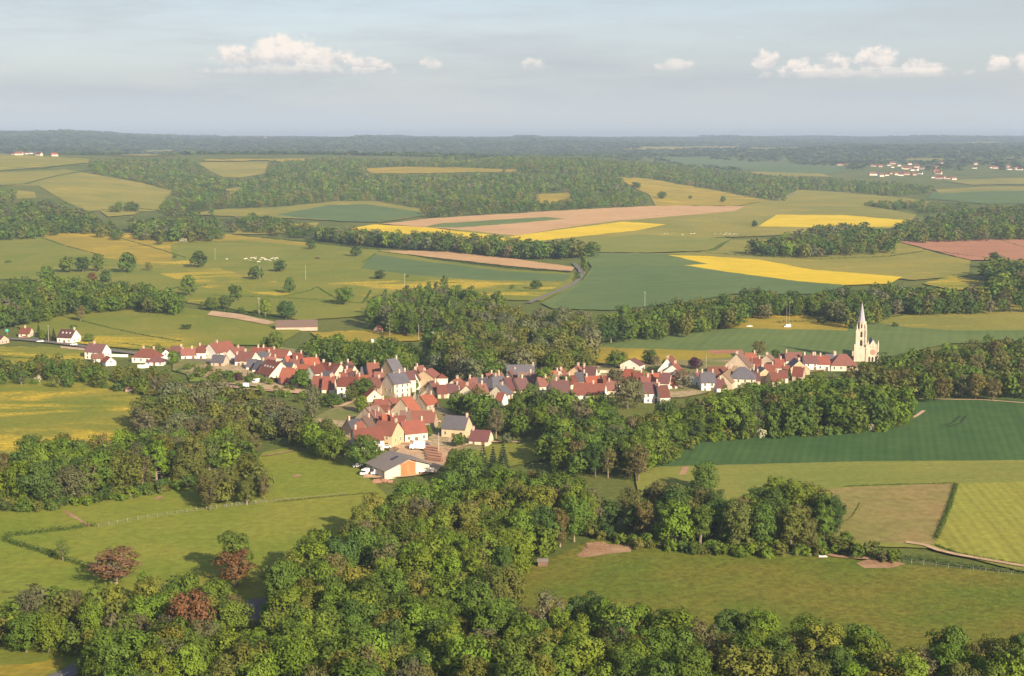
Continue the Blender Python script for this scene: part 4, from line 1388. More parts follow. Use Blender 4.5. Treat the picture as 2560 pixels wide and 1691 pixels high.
# ridge ends in photo pixels, ridge height, depth, roof, wall, what singles it out, options
H = [
    ((224, 859, 264, 861), 8.6, 8.5, 'plum', 'white', 'tall white house with plum roof alone beside the road', dict(ch=(.3,), sky=0)),
    ((229, 886, 258, 884), 4.8, 5.5, 'rose', 'white', 'low rose roofed wing in front of the lone white house', dict(ch=())),
    ((266, 890, 277, 894), 4.8, 6, 'orange', 'white', 'white gabled garage at the lone white house', dict(ch=(), door=False)),
    ((355, 872, 383, 873), 7.6, 8.5, 'red', 'white', 'pale house with red hipped roof and two chimneys', dict(hip=True, ch=(.3, .75))),
    ((384, 892, 396, 892), 4.6, 9, 'plum', 'white', 'white bungalow with plum hipped roof beside the white garden wall', dict(hip=True, ch=())),
    ((414, 875, 410, 869), 6, 5.5, 'plum', 'white', 'slim white gabled house half behind a dark garden tree', dict(ch=())),
    ((430, 866, 455, 867), 6.2, 6, 'rose', 'white', 'rose roofed house behind the first pair of spruces', dict(ch=(.95,))),
    ((455, 872, 491, 871), 6.4, 7, 'rose', 'white', 'long low white house with dull rose roof', dict(ch=(.7,))),
    ((496, 864, 515, 864), 8, 7.5, 'red', 'white', 'narrow cream fronted house left of the largest white gable', dict(ch=(.2,))),
    ((525, 859.5, 572, 852), 9.6, 10.5, 'red', 'white', 'largest white house, broad gable and bright red roof, top of the village', dict(ch=(.35,), sky=0)),
    ((536, 887, 563, 888), 6.6, 7.5, 'slate', 'pink', 'pinkish gabled house with dark slate roof by the lime shrub', dict(ch=())),
    ((577, 873, 607, 867), 7.6, 9, 'red', 'white', 'red roofed house with stepped party wall, behind two cypresses', dict(ch=(.6,))),
    ((603, 878, 637, 881), 8.2, 9, 'rose', 'cream', 'wide brick-rose roof above a cream arch', dict(ch=(.3,))),
    ((630, 869, 683, 869), 8.4, 9, 'red', 'white', 'long red roof with a white gable at its left end', dict(ch=(.3, .55))),
    ((648, 879, 674, 880.5), 6.4, 7.5, 'slate', 'pink', 'grey slate roof with a pinkish gable, amid red roofs', dict(ch=())),
    ((684, 873, 722, 876), 7.6, 8, 'red', 'white', 'red roofed house with bright white right gable', dict(ch=(.02,))),
    ((623, 898, 640, 898.5), 6, 7.5, 'slate', 'white', 'small dark slate roof between white party walls', dict(ch=())),
    ((645, 900.5, 664, 902), 6.6, 9, 'slate', 'white', 'dark slate roof between long white sloping walls', dict(ch=())),
    ((670, 899, 701, 906), 8.8, 13, 'red', 'cream', 'great red barn roof with two rows of pale skylights', dict(ch=(), sky=4)),
    ((668, 893, 690, 893), 7.4, 7, 'rose', 'stone', 'dull red roof tucked behind the skylit barn', dict(ch=())),
    ((714, 890, 728, 889), 6, 6, 'orange', 'white', 'tiny orange roof below the white right gable', dict(ch=())),
    ((733, 884, 754, 883), 7.6, 8, 'red', 'stone', 'red roof with rounded stone gable at the tree edge', dict(ch=())),
    ((727, 898, 743, 897), 6.6, 7, 'rose', 'cream', 'small rose roof between two pale gables', dict(ch=())),
    ((712, 906, 733, 907.5), 6.2, 7, 'slate', 'cream', 'small blue-grey slate roof with a pale right gable', dict(ch=())),
    ((758, 896, 792, 893), 7.4, 8, 'orange', 'cream', 'long orange roof with a thin cream wall below the dark trees', dict(ch=(.95,))),
    ((748, 911, 771, 911.5), 6.2, 6.5, 'orange', 'white', 'orange roof just left of the broad white gable wall', dict(ch=())),
    ((777, 914.5, 803, 911), 8.2, 8, 'red', 'white', 'red roof over a broad blank white gable wall', dict(ch=(.3,), win=False)),
    ((708, 919.5, 741, 921), 8.6, 9.5, 'orange', 'pink', 'orange roof with grey-pink gable left of the round tree', dict(ch=())),
    ((702, 943.5, 717, 943), 4.6, 5.5, 'red', 'pink', 'small red lean roof in the shade of the round tree', dict(ch=())),
    ((806, 905.5, 850, 911), 8.6, 11, 'red', 'cream', 'huge red roof with a chimney, behind the plum roofed house', dict(ch=(.05,))),
    ((822, 914, 843, 917), 7.4, 8, 'plum', 'cream', 'plum roof with a pointed cream gable and tall chimney', dict(ch=(.1,))),
    ((812, 928, 828, 929), 6, 7, 'slate', 'pink', 'tiny dark slate roof with a lamp pole before it', dict(ch=())),
    ((852, 911.5, 884, 914), 7.4, 8.5, 'plum', 'cream', 'plum roofed cream house with a stone right gable', dict(ch=(.02,))),
    ((868, 905, 877, 904), 6.6, 6, 'rose', 'cream', 'little rose roof at the foot of the dark trees', dict(ch=())),
    ((879, 928, 890, 928), 5.8, 6, 'plum', 'cream', 'cream annex with small plum hipped roof', dict(hip=True, ch=())),
    ((850, 931, 865, 931), 6.4, 7, 'red', 'cream', 'deep red roof behind the tall pink gable', dict(ch=())),
    ((905, 918, 921, 918), 7.8, 9, 'slate', 'white', 'slate roofed house with a white fire wall, left of the great red roof', dict(ch=(.95,))),
    ((919, 908, 944, 907), 10.5, 14, 'red', 'stone', 'great steep red roof left of the old mill', dict(ch=())),
    ((785, 940, 806, 940), 8, 10, 'red', 'stone', 'red roof right beside the round tree', dict(ch=())),
    ((810, 942, 835, 942), 8.4, 11, 'red', 'cream', 'bright red roof with a long pale gable edge', dict(ch=())),
    ((847, 943, 890, 943), 10.2, 8, 'red', 'white', 'white two storey house with tall pink left gable and red roof', dict(ch=(.03,), maxwin=8)),
    ((896, 940, 925, 938), 7, 7, 'orange', 'cream', 'orange roof strip below the great steep red roof', dict(ch=())),
    ((925, 943.5, 956, 945), 9, 8.5, 'rose', 'stone', 'rose roofed stone house against the tall mill gable', dict(ch=(.75,))),
    ((921, 961, 936, 975), 6.6, 7, 'orange', 'cream', 'bright orange roof sloping down beside the dark riverside tree', dict(ch=())),
    ((969, 899, 991, 896.5), 15, 10, 'slate', 'tan', 'tallest tan house, slate roofed, rising above the mill', dict(ch=(.97,), pitch=45, floors=4, maxwin=6)),
    ((972, 934.5, 1008, 930), 12.2, 9.5, 'slate', 'cream', 'old mill, three storeys of cream front under a slate roof', dict(ch=(.7,), maxwin=14, floors=3)),
    ((1010, 928, 1032, 927), 10.5, 8, 'plum', 'cream', 'plum roofed house joined to the old mill', dict(ch=(.05,), maxwin=6)),
    ((1035.5, 929, 1039, 924), 9.5, 4.6, 'plum', 'white', 'very narrow white pointed gable beside the bridge', dict(ch=(), pitch=62)),
    ((1060.5, 927.5, 1078, 921), 9, 10, 'rose', 'tan', 'tan house with broad gable and rose roof beyond the bridge', dict(ch=(.02,), pitch=32)),
    ((1041, 916, 1056, 914), 8.6, 7.5, 'rose', 'pink', 'rose roofed house behind the narrow white gable', dict(ch=(.02,))),
    ((1119, 960, 1145, 961), 6.6, 7.5, 'plum', 'cream', 'plum roof with cream right gable by the stone tower', dict(ch=())),
    ((1132, 951, 1148, 945), 8.2, 10, 'red', 'cream', 'bright red roof with white loft gable right of the stone tower', dict(ch=())),
    ((1094, 963, 1113, 962.5), 6.2, 7.5, 'rose', 'stone', 'rose roof at the foot of the stone tower', dict(ch=())),
    ((937, 999, 966, 997), 7.6, 8.5, 'red', 'cream', 'red roof with cream left gable under the mill', dict(ch=())),
    ((972, 997, 989, 993), 7, 8, 'red', 'stone', 'short red roof wedged beside the big orange roof', dict(ch=())),
    ((1004, 997, 1026, 991), 9, 10.5, 'orange', 'stone', 'steep orange roof with a wide pale stone gable', dict(ch=(), pitch=46)),
    ((1052, 990, 1078, 985), 7, 8, 'orange', 'stone', 'orange roof half hidden by riverside trees', dict(ch=())),
    ((950, 1013, 968, 1013), 5.6, 5.5, 'red', 'cream', 'small red roof below the red roof with cream gable', dict(ch=())),
    ((916, 1019, 944, 1013), 7.8, 12, 'brown', 'stone', 'broad weathered brown barn roof', dict(ch=())),
    ((926, 1031, 946, 1027), 7, 11, 'rose', 'stone', 'faded pinkish barn roof below the brown barn', dict(ch=())),
    ((957, 1036, 979, 1035), 7.6, 8, 'orange', 'stone', 'orange roof with a rounded stone gable, behind the cream house', dict(ch=())),
    ((981, 1040, 1010, 1040), 7.6, 7.5, 'red', 'cream', 'deep red roof with a small pale right gable', dict(ch=(.02,))),
    ((1004, 1027, 1025, 1027), 8.6, 11, 'brown', 'stone', 'grey-brown roof joined to the long red barn', dict(ch=(.6,))),
    ((1026, 1027, 1087, 1028.5), 8, 8.5, 'red', 'stone', 'long red roofed stone barn', dict(ch=(), maxwin=3)),
    ((948, 1052, 992, 1056), 10.4, 9.5, 'red', 'tan', 'tall tan house with a broad red roof in the lower hamlet', dict(ch=(.97,))),
    ((1004, 1055, 1055, 1050), 8.6, 9, 'red', 'cream', 'cream house with red roof and red arched doors', dict(ch=(.98,), maxwin=8)),
    ((885, 1072, 951, 1068), 9, 9, 'red', 'white', 'brightest white farmhouse with long red roof', dict(ch=(), maxwin=6)),
    ((870, 1050, 893, 1047), 7.2, 8, 'slate', 'pink', 'slate roofed cottage behind the white farmhouse', dict(ch=(.05,))),
    ((886, 1056, 906, 1055), 6, 6.5, 'red', 'white', 'small red roofed white gable behind the farmhouse', dict(ch=())),
    ((907, 1045, 922, 1042), 7, 8, 'brown', 'stone', 'grey stone gable behind the two white lamp poles', dict(ch=())),
    ((1116, 1039, 1169, 1042), 9, 9.5, 'slate', 'tan', 'tan stone house with long dark slate roof', dict(ch=(.99,), maxwin=5)),
    ((1182, 1075, 1224, 1077), 5.9, 8.5, 'plum', 'cream', 'small cream bungalow with a plum roof on the lawn', dict(ch=(.02,), maxwin=4)),
    ((1103, 1069, 1127, 1069), 3.6, 4.5, 'brown', 'pink', 'low brown shed in front of the tan stone house', dict(ch=(), name='shed', cat='shed', win=False)),
    ((1140, 1073, 1153, 1067), 4.2, 5, 'brown', 'stone', 'open brown roofed shelter in the garden of the slate house', dict(ch=(), name='shed', cat='shed', win=False)),
    ((1174, 945, 1191, 945), 7.6, 8.5, 'rose', 'cream', 'rose roof behind a cream pointed gable', dict(ch=(.02,))),
    ((1167, 964, 1184, 957), 7.4, 8.5, 'rose', 'cream', 'cream pointed gable among the trees of the riverside', dict(ch=())),
    ((1192, 945, 1214, 944), 7.2, 7, 'slate', 'white', 'small slate roofed house with a yellow doorway', dict(ch=(.6,))),
    ((1230, 943, 1255, 939), 8, 10, 'slate', 'cream', 'large slate hipped roof with two pink dormers', dict(hip=True, ch=(.45, .6))),
    ((1232, 934.5, 1252, 932), 8.2, 7, 'rose', 'cream', 'thin rose roof behind the large slate hipped roof', dict(ch=())),
    ((1243, 965, 1260, 961), 6.6, 9, 'slate', 'cream', 'blue slate roof with a pale diagonal ridge', dict(ch=())),
    ((1247, 982, 1260, 983), 6, 7, 'red', 'white', 'little red roof above white walls at the riverside', dict(ch=())),
    ((1262, 945, 1276, 944), 8, 11, 'plum', 'cream', 'plum roof next to a pale upright gable strip', dict(ch=())),
    ((1287, 946, 1312, 944), 8, 11, 'plum', 'cream', 'plum roof between two pale gable strips', dict(ch=())),
    ((1270, 912.5, 1334, 913.5), 10.2, 9.5, 'slate', 'cream', 'longest slate roof of the village with a cream right gable', dict(ch=(.99,), maxwin=8)),
    ((1273, 928, 1287, 926), 7.6, 8.5, 'rose', 'stone', 'rose roof with stone gable below the longest slate roof', dict(ch=())),
    ((1296, 931.5, 1340, 931), 7.6, 8.5, 'brown', 'pink', 'wide brown roof with pink left gable below the longest slate roof', dict(ch=())),
    ((1325, 936.5, 1335, 936), 6.4, 6.5, 'orange', 'cream', 'small orange roof above the big dark tree', dict(ch=())),
    ((1346, 928, 1363, 928), 7, 6.5, 'red', 'white', 'red strip roof with white wall, right of the longest slate roof', dict(ch=(.5,))),
    ((1368, 929, 1394, 927), 7.6, 8.5, 'orange', 'stone', 'orange roof with a stone left gable', dict(ch=(.95,))),
    ((1402, 925, 1409, 921), 8, 6.5, 'red', 'cream', 'slim pale gable with a chimney on its tip', dict(ch=(.05,), pitch=55)),
    ((1378, 937, 1405, 936), 7.8, 9, 'brown', 'stone', 'brown roof with a pale worn patch', dict(ch=())),
    ((1378, 951, 1418, 950), 9, 12, 'plum', 'cream', 'broad plum roof framed by two white gable strips', dict(ch=(.3, .95))),
    ((1437, 918, 1446, 914), 9, 11, 'rose', 'tan', 'tan gable with rose roof left of the dark slate box', dict(ch=(), pitch=38)),
    ((1440, 931.5, 1462, 931.5), 8.2, 8, 'slate', 'stone', 'flat dark slate roof standing upright like a box', dict(ch=())),
    ((1459, 916, 1489.5, 917.5), 10, 7.5, 'plum', 'white', 'steep plum roof with a very sharp white right gable', dict(ch=(), pitch=56)),
    ((1464, 941, 1501, 940), 6.6, 7.5, 'orange', 'white', 'orange roof under the sharp white gable', dict(ch=())),
    ((1438, 957, 1512, 960), 8.2, 10, 'red', 'white', 'long bright red roof behind the riverside trees', dict(ch=(.62,), maxwin=4)),
    ((1511, 940, 1537, 940.5), 7.6, 9, 'red', 'cream', 'red roof with chimney just left of the big brown tree', dict(ch=(.6,))),
    ((1562, 923, 1582, 923), 9.2, 12, 'orange', 'cream', 'broad orange hipped roof above the big brown tree', dict(hip=True, ch=(.3,))),
    ((1584, 930.5, 1605, 930.5), 8, 9, 'red', 'cream', 'red roof with white chimney at its right end', dict(ch=(.95,))),
    ((1576, 899, 1586, 895.5), 6.6, 11, 'plum', 'white', 'bright white bungalow with blank gable at the field edge', dict(ch=(), pitch=28)),
    ((1669, 896.5, 1679, 889), 10, 9.5, 'red', 'white', 'tall white pointed gable at the field edge', dict(ch=(), pitch=52)),
    ((1682, 913, 1689, 908), 8, 13, 'red', 'white', 'wide white gable below the tall white pointed gable', dict(ch=(.9,), pitch=38)),
    ((1618, 934, 1649, 933), 7, 8, 'orange', 'cream', 'orange roof with a white chimney in front', dict(ch=(.4,))),
    ((1652, 932, 1675, 933), 8.6, 9.5, 'plum', 'white', 'plum-red roof over a white wall, mid terrace', dict(ch=())),
    ((1674, 939, 1689, 939), 6.8, 9, 'orange', 'white', 'orange roof against the bushy garden', dict(ch=())),
    ((1610, 956, 1645, 956), 9.6, 9.5, 'plum', 'white', 'white house with plum roof and white dormer, right of the brown tree', dict(ch=(.95,), maxwin=5)),
    ((1645, 964, 1666, 963.5), 8.8, 10, 'red', 'white', 'white house with bright flat red roof beside a dark hipped tower', dict(ch=(.05,), maxwin=4)),
    ((1753, 930.5, 1784, 930.5), 9.6, 9.5, 'slate', 'white', 'white cube house with slate roof by the shrubs', dict(ch=(.05, .95), maxwin=4)),
    ((1737, 931, 1750, 929), 7.4, 9, 'rose', 'white', 'white gable left of the white cube house', dict(ch=(.3,))),
    ((1771, 917, 1817, 917.5), 9, 10, 'red', 'white', 'long rose-red roof behind the white cube house', dict(ch=(.99,))),
    ((1842, 885.5, 1851, 879), 13.5, 13, 'brown', 'stone', 'biggest stone gable of the upper village', dict(ch=(.02,), pitch=46)),
    ((1807, 935, 1838, 913), 8.4, 9, 'tan', 'stone', 'long tan gabled wing descending from the biggest stone gable', dict(ch=())),
    ((1848, 917.5, 1865, 918), 10.6, 10.5, 'slate', 'cream', 'cream mansion with slate hipped roof and two storeys of windows', dict(hip=True, ch=(.02, .98), maxwin=8, floors=2)),
    ((1913, 922, 1903, 915), 8, 11, 'slate', 'tan', 'tan gable with dark slate roof right of the cream mansion', dict(ch=(), pitch=38)),
    ((1893, 911, 1934, 911), 7.8, 8.5, 'red', 'stone', 'red roof row behind the tan gable', dict(ch=(.95,))),
    ((1917, 888, 1922, 883), 9, 9.5, 'brown', 'stone', 'stone double gable beside a bare brown tree', dict(ch=(.05,))),
    ((1864, 883, 1888, 883), 7, 7, 'orange', 'cream', 'orange roof at the edge of the green wheat', dict(ch=(.95,))),
    ((1939, 898, 1958, 898), 7.6, 8.5, 'red', 'cream', 'red roof with a pale right gable before the white row', dict(ch=())),
    ((1965, 881, 2001, 881), 9.2, 8.5, 'rose', 'white', 'white house with faded rose roof and a tall left chimney', dict(ch=(.01,), maxwin=6)),
    ((1949, 885, 1962, 885), 7.8, 7, 'plum', 'cream', 'small plum roof left of the tall chimney', dict(ch=())),
    ((1998, 902, 1986, 896), 8, 11, 'slate', 'tan', 'tan gable with dark slate slope in the white row', dict(ch=(), pitch=40)),
    ((2010, 887.5, 2039, 887), 8.6, 8.5, 'plum', 'white', 'white house with plum roof and three chimneys', dict(ch=(.02, .8, .97), maxwin=4)),
    ((2042, 889.5, 2071, 889.5), 8, 8.5, 'red', 'white', 'white house with red roof between plum and slate roofs', dict(ch=(.3,))),
    ((1986, 917, 2008, 918), 7, 8.5, 'red', 'stone', 'red roof in front of the tan slate gable', dict(ch=())),
    ((1960, 914, 1972, 914), 7, 8, 'red', 'white', 'short red roof over a small white wall by a dark tree', dict(ch=())),
    ((2098, 885.5, 2117, 885.5), 8.8, 11, 'rose', 'cream', 'cream house with big rose hipped roof nearest the church', dict(hip=True, ch=(.15, .9))),
    ((2066, 886, 2093, 886), 7.2, 7.5, 'slate', 'cream', 'dark slate roof left of the house nearest the church', dict(ch=(.85,))),
    ((155, 823.5, 188, 825), 8.6, 9, 'plum', 'white', 'white gabled house with three skylights across the road', dict(ch=(), sky=3)),
    ((54, 820, 77, 820), 5.6, 8, 'red', 'cream', 'low red roofed bungalow behind hedges at the far left road', dict(ch=(.4,))),
    ((1196, 960, 1212, 959), 7, 8, 'rose', 'cream', 'rose roof deep between the slate hipped roof and riverside trees', dict(ch=(.5,))),
    ((1150, 956, 1166, 955), 7, 8, 'red', 'cream', 'red roof between plum roof and cream pointed gable', dict(ch=())),
    ((1076, 958, 1092, 956), 6.4, 7, 'rose', 'cream', 'rose roof left of the stone tower across the bridge', dict(ch=())),
    ((1216, 934, 1230, 933), 7.6, 7, 'red', 'cream', 'red roof at the edge of the big willows', dict(ch=(.9,))),
    ((1420, 940, 1436, 939), 7.2, 7.5, 'red', 'cream', 'red roof wedged left of the dark slate box', dict(ch=(.1,))),
    ((1345, 944, 1372, 943), 7.4, 8, 'rose', 'cream', 'rose roof between the wide brown roof and the worn brown roof', dict(ch=())),
    ((1520, 953, 1546, 954), 7.2, 8, 'rose', 'cream', 'rose roof behind the crown of the big brown tree', dict(ch=(.1,))),
    ((1545, 938, 1562, 937), 6.8, 8, 'red', 'cream', 'red roof left of the broad orange hipped roof', dict(ch=())),
    ((1604, 942, 1622, 942), 7, 8, 'rose', 'cream', 'rose roof right below the red roof with white chimney', dict(ch=(.9,))),
    ((1690, 925, 1704, 924), 6, 7, 'red', 'white', 'small red roof right of the wide white gable', dict(ch=())),
    ((1786, 948, 1806, 947), 6.4, 8, 'plum', 'white', 'low plum roof between white cube house and tan wing', dict(ch=())),
    ((1880, 930, 1896, 930), 7, 8, 'plum', 'stone', 'plum roof just right of the cream mansion', dict(ch=(.9,))),
    ((1924, 932, 1944, 931), 6.8, 8, 'red', 'stone', 'red roof below the red roof row', dict(ch=())),
    ((1950, 926, 1966, 926), 6.4, 7, 'rose', 'cream', 'rose roof left below the short red roof', dict(ch=())),
    ((1878, 896, 1900, 896), 7, 8, 'red', 'stone', 'red roof between biggest stone gable and stone double gable', dict(ch=())),
    ((744, 935, 764, 935), 7.2, 9, 'rose', 'cream', 'rose roof just above the round tree', dict(ch=(.1,))),
    ((690, 915, 706, 914), 6.4, 7, 'rose', 'cream', 'rose roof at the right end of the skylit barn', dict(ch=())),
    ((866, 922, 878, 922), 6.4, 7, 'red', 'cream', 'red roof between two plum roofs', dict(ch=(.1,))),
    ((890, 934, 906, 933), 6.4, 7, 'rose', 'stone', 'rose roof below the slate roof with white fire wall', dict(ch=())),
    ((938, 930, 958, 930), 8.2, 9, 'rose', 'stone', 'rose roof under the great steep red roof', dict(ch=(.9,))),
    ((905, 962, 920, 961), 6, 7, 'red', 'cream', 'small red roof left of the bright sloping orange roof', dict(ch=())),
    ((652, 916, 668, 917), 5.4, 6, 'plum', 'white', 'low plum roof at the left foot of the skylit barn', dict(ch=())),
    ((592, 886, 606, 886), 6.6, 7, 'plum', 'white', 'plum roof beneath the stepped party wall', dict(ch=())),
    ((930, 1010, 946, 1009), 6, 7, 'rose', 'stone', 'rose roof between the brown barn and the cream gabled house', dict(ch=())),
    ((-12, 838, 10, 840), 5, 8, 'plum', 'pink', 'plum roofed house cut by the left picture edge', dict(ch=())),
]
for (r, Ht, W, roof, wall, lab, opt) in H:
    house(r, Ht, W, roof, wall, lab, **opt)

house((692, 801, 792, 800.5), 6.2, 15, 'brown', 'pink', 'long grey farm shed beyond the village trees', ch=(), win=False, name='barn', cat='barn', group=None, pitch=24)
house((942, 816, 950, 815), 4.6, 6, 'rose', 'pink', 'tiny pink hut in the gap beneath the poplars', ch=(), name='hut', cat='hut', group=None, win=False)
house((1352, 1398, 1362, 1398), 2.6, 2.4, 'fibre', 'board', 'weathered brown hut at the edge of the foreground meadow', ch=(), name='hut', cat='hut', group=None, win=False)
house((318, 969, 328, 969), 2.9, 3.2, 'rose', 'pink', 'small salmon shed in the flowery meadow', ch=(), name='shed', cat='shed', group=None, win=False)


# stone tower with pyramid roof
def tower():
    A, B = ridge_points((1099, 935.5, 1111, 935.5), 9.2)
    m = (A + B) / 2
    o = empty('stone_tower', (m.x, m.y, float(ground_h(m.x, m.y))), 0.12)
    tag(o, 'square cream stone tower with a small red pyramid roof', 'tower')
    FOOT.append((m.x, m.y, 0, 3, 3))
    s = Shape()
    s.box(-2.75, 2.75, -2.75, 2.75, -1, 7.0)
    s.box(-2.9, 2.9, -2.9, 2.9, 7.002, 7.25)
    w_ = s.make('wall', WALLS['cream'], o)
    p = Shape()
    p.box(-1.9, 1.9, -2.80, -2.752, 2.4, 6.2)
    p.make('blind_panel', WALLS['white'], o)
    r = Shape()
    r.ring(2.85 * 1.42, 7.26, 0.05, 9.4, 4)
    ro = r.make('roof', ROOFS['red'], o)
    f = Shape()
    f.ring(0.12, 9.3, 0.05, 10.0, 6)
    f.make('finial', M_POT, ro)


tower()


# church: tall ringing tower with octagonal belfry and spire, gabled west front, nave behind
def church():
    x, y, z = at_px([2151.0], [902.0])
    bx, by, bz = float(x[0]), float(y[0]), float(z[0])
    k = by / 843.0
    o = empty('church', (bx, by, bz), -0.20)
    o.scale = (k, k, k)
    tag(o, 'pale stone church with tall tower and slender grey spire', 'church')
    FOOT.append((bx + 4, by + 6, 0, 12, 14))
    st = WALLS['church']
    s = Shape()
    s.box(-3.6, 3.6, -3.6, 3.6, -1.5, 8.2)
    s.box(-3.75, 3.75, -3.75, 3.75, 8.202, 8.6)
    s.box(-2.75, 2.75, -2.75, 2.75, 8.602, 13.2)
    s.box(-2.95, 2.95, -2.95, 2.95, 13.202, 13.5)
    s.box(-2.65, 2.65, -2.65, 2.65, 13.502, 18.6)
    s.box(-2.9, 2.9, -2.9, 2.9, 18.602, 18.95)
    for sx in (-1, 1):
        for sy in (-1, 1):
            cx, cy_ = sx * 3.35, sy * 3.35
            s.box(cx - .62, cx + .62, cy_ - .62, cy_ + .62, -1.5, 10.2, taper=0.0)
            cx, cy_ = sx * 2.72, sy * 2.72
            s.box(cx - .48, cx + .48, cy_ - .48, cy_ + .48, 10.202, 18.598)
    tw = s.make('tower', st, o)
    b = Shape()
    b.ring(2.75, 18.952, 2.65, 23.0, 8)
    b.ring(2.95, 23.002, 2.95, 23.35, 8)
    b.make('belfry', st, tw)
    sp = Shape()
    sp.ring(2.25, 23.352, 0.06, 34.6, 8)
    spo = sp.make('spire', plain('spire_slate', (0.36, 0.33, 0.36), 0.35, 0.5), tw)
    cr = Shape()
    cr.tube([(0, 0, 34.4), (0, 0, 36.0)], [0.05, 0.03], 5)
    cr.box(-0.4, 0.4, -0.04, 0.04, 35.3, 35.4)
    cr.make('cross', M_POT, tw)
    for sx in (-1, 1):
        for sy in (-1, 1):
            q = Shape()
            q.ring(0.42, 18.952, 0.36, 20.6, 6, cx=sx * 2.6, cy_=sy * 2.6)
            q.ring(0.44, 20.602, 0.03, 22.6, 6, cx=sx * 2.6, cy_=sy * 2.6)
            q.make('pinnacle', st, tw)

    def arch(w_, h0, h1, yface, xc=0.0, axis=0, depth=0.03):
        g = Shape()
        n = 7
        hw = w_ / 2
        pts = [(xc - hw, h0), (xc + hw, h0)]
        sp_ = h1 - hw * 1.5
        for i in range(n + 1):
            t = i / n
            if t <= 0.5:
                a = t / 0.5
                pts.append((xc + hw * (1 - a ** 1.6), sp_ + (h1 - sp_) * math.sin(a * math.pi / 2)))
            else:
                a = (1 - t) / 0.5
                pts.append((xc - hw * (1 - a ** 1.6), sp_ + (h1 - sp_) * math.sin(a * math.pi / 2)))
        sgn = -1 if yface < 0 else 1
        ya, yb = yface + sgn * depth, yface - sgn * 0.05
        if axis == 0:
            f0 = [(p, ya, q) for p, q in pts]
            f1 = [(p, yb, q) for p, q in pts]
        else:
            f0 = [(ya, p, q) for p, q in pts]
            f1 = [(yb, p, q) for p, q in pts]
        g.poly(f0)
        m_ = len(pts)
        for i in range(m_):
            j = (i + 1) % m_
            g.poly([f0[i], f0[j], f1[j], f1[i]])
        return g

    dark = plain('church_opening', (0.040, 0.032, 0.028), 0.9)
    for ax in (0, 1):
        for sg in (-1, 1):
            if ax == 1 and sg == -1 or ax == 0 and sg == 1:
                pass
            arch(1.5, 9.2, 12.8, sg * 2.75, 0, ax).make('window', dark, tw)
            arch(1.25, 14.3, 17.8, sg * 2.65, 0, ax).make('window', dark, tw)
    for i in range(8):
        a = i * math.pi / 4
        g = Shape()
        rr = 2.72 * math.cos(math.pi / 8)
        c, s_ = math.cos(a), math.sin(a)

        def pt(t, zz, dd=0.0):
            return (c * (rr + dd) - s_ * t, s_ * (rr + dd) + c * t, zz)
        q = [(-.38, 19.6), (.38, 19.6), (.38, 21.7), (0.0, 22.5), (-.38, 21.7)]
        g.poly([pt(t, zz, 0.03) for t, zz in q])
        for j in range(5):
            t0, z0 = q[j]
            t1, z1 = q[(j + 1) % 5]
            g.poly([pt(t0, z0, 0.03), pt(t1, z1, 0.03), pt(t1, z1, -0.06), pt(t0, z0, -0.06)])
        g.make('belfry_window', dark, tw)
    # west front with gable, flanking pinnacles, rose and portals
    f = Shape()
    x0, x1 = 3.72, 9.9
    xm = (x0 + x1) / 2
    f.prism([(x0, -1.5), (x1, -1.5), (x1, 9.2), (xm + 1.4, 10.6), (xm, 12.9), (xm - 1.4, 10.6), (x0, 9.2)], 3.9, 2.9)
    f.v = [(b_, a_ - 5.6, c_) for (a_, b_, c_) in f.v]
    fr = f.make('west_front', st, o)
    for xx in (x0 + .25, x1 - .1):
        q = Shape()
        q.box(xx - .42, xx + .42, -3.05, -2.0, -1.5, 10.4)
        q.ring(.52, 10.402, .03, 12.9, 6, cx=xx, cy_=-2.5)
        q.make('pinnacle', st, fr)
    g = Shape()
    for i in range(16):
        a0, a1 = 2 * math.pi * i / 16, 2 * math.pi * (i + 1) / 16
        g.poly([(xm, -2.76, 5.6), (xm + 1.75 * math.cos(a0), -2.73, 5.6 + 1.75 * math.sin(a0)), (xm + 1.75 * math.cos(a1), -2.73, 5.6 + 1.75 * math.sin(a1))])
    g.make('rose_window', plain('rose_glass', (0.40, 0.22, 0.16), 0.6), fr)
    for dx in (-1.9, 0, 1.9):
        arch(1.15, 0.0, 3.0, -2.70, xm + dx, 0, 0.04).make('portal', dark, fr)
    for dx in (-1.5, 0, 1.5):
        arch(0.7, 8.0, 9.6 + (1.2 if dx == 0 else 0), -2.70, xm + dx, 0, 0.04).make('niche', WALLS['pink'], fr)
    n = Shape()
    n.prism([(x0 + .3, -1.5), (x1 - .3, -1.5), (x1 - .3, 7.6), (xm, 11.2), (x0 + .3, 7.6)], 0, 24)
    n.v = [(b_, a_ - 1.68, c_) for (a_, b_, c_) in n.v]
    n.make('nave', st, o)
    r = Shape()
    r.prism([(x0 - .1, 7.2), (x0 - .1, 7.5), (xm, 11.6), (x1 + .1, 7.5), (x1 + .1, 7.2), (xm, 11.25)], 0.05, 24.2)
    r.v = [(b_, a_ - 1.68, c_) for (a_, b_, c_) in r.v]
    r.make('nave_roof', ROOFS['slate'], o)


church()


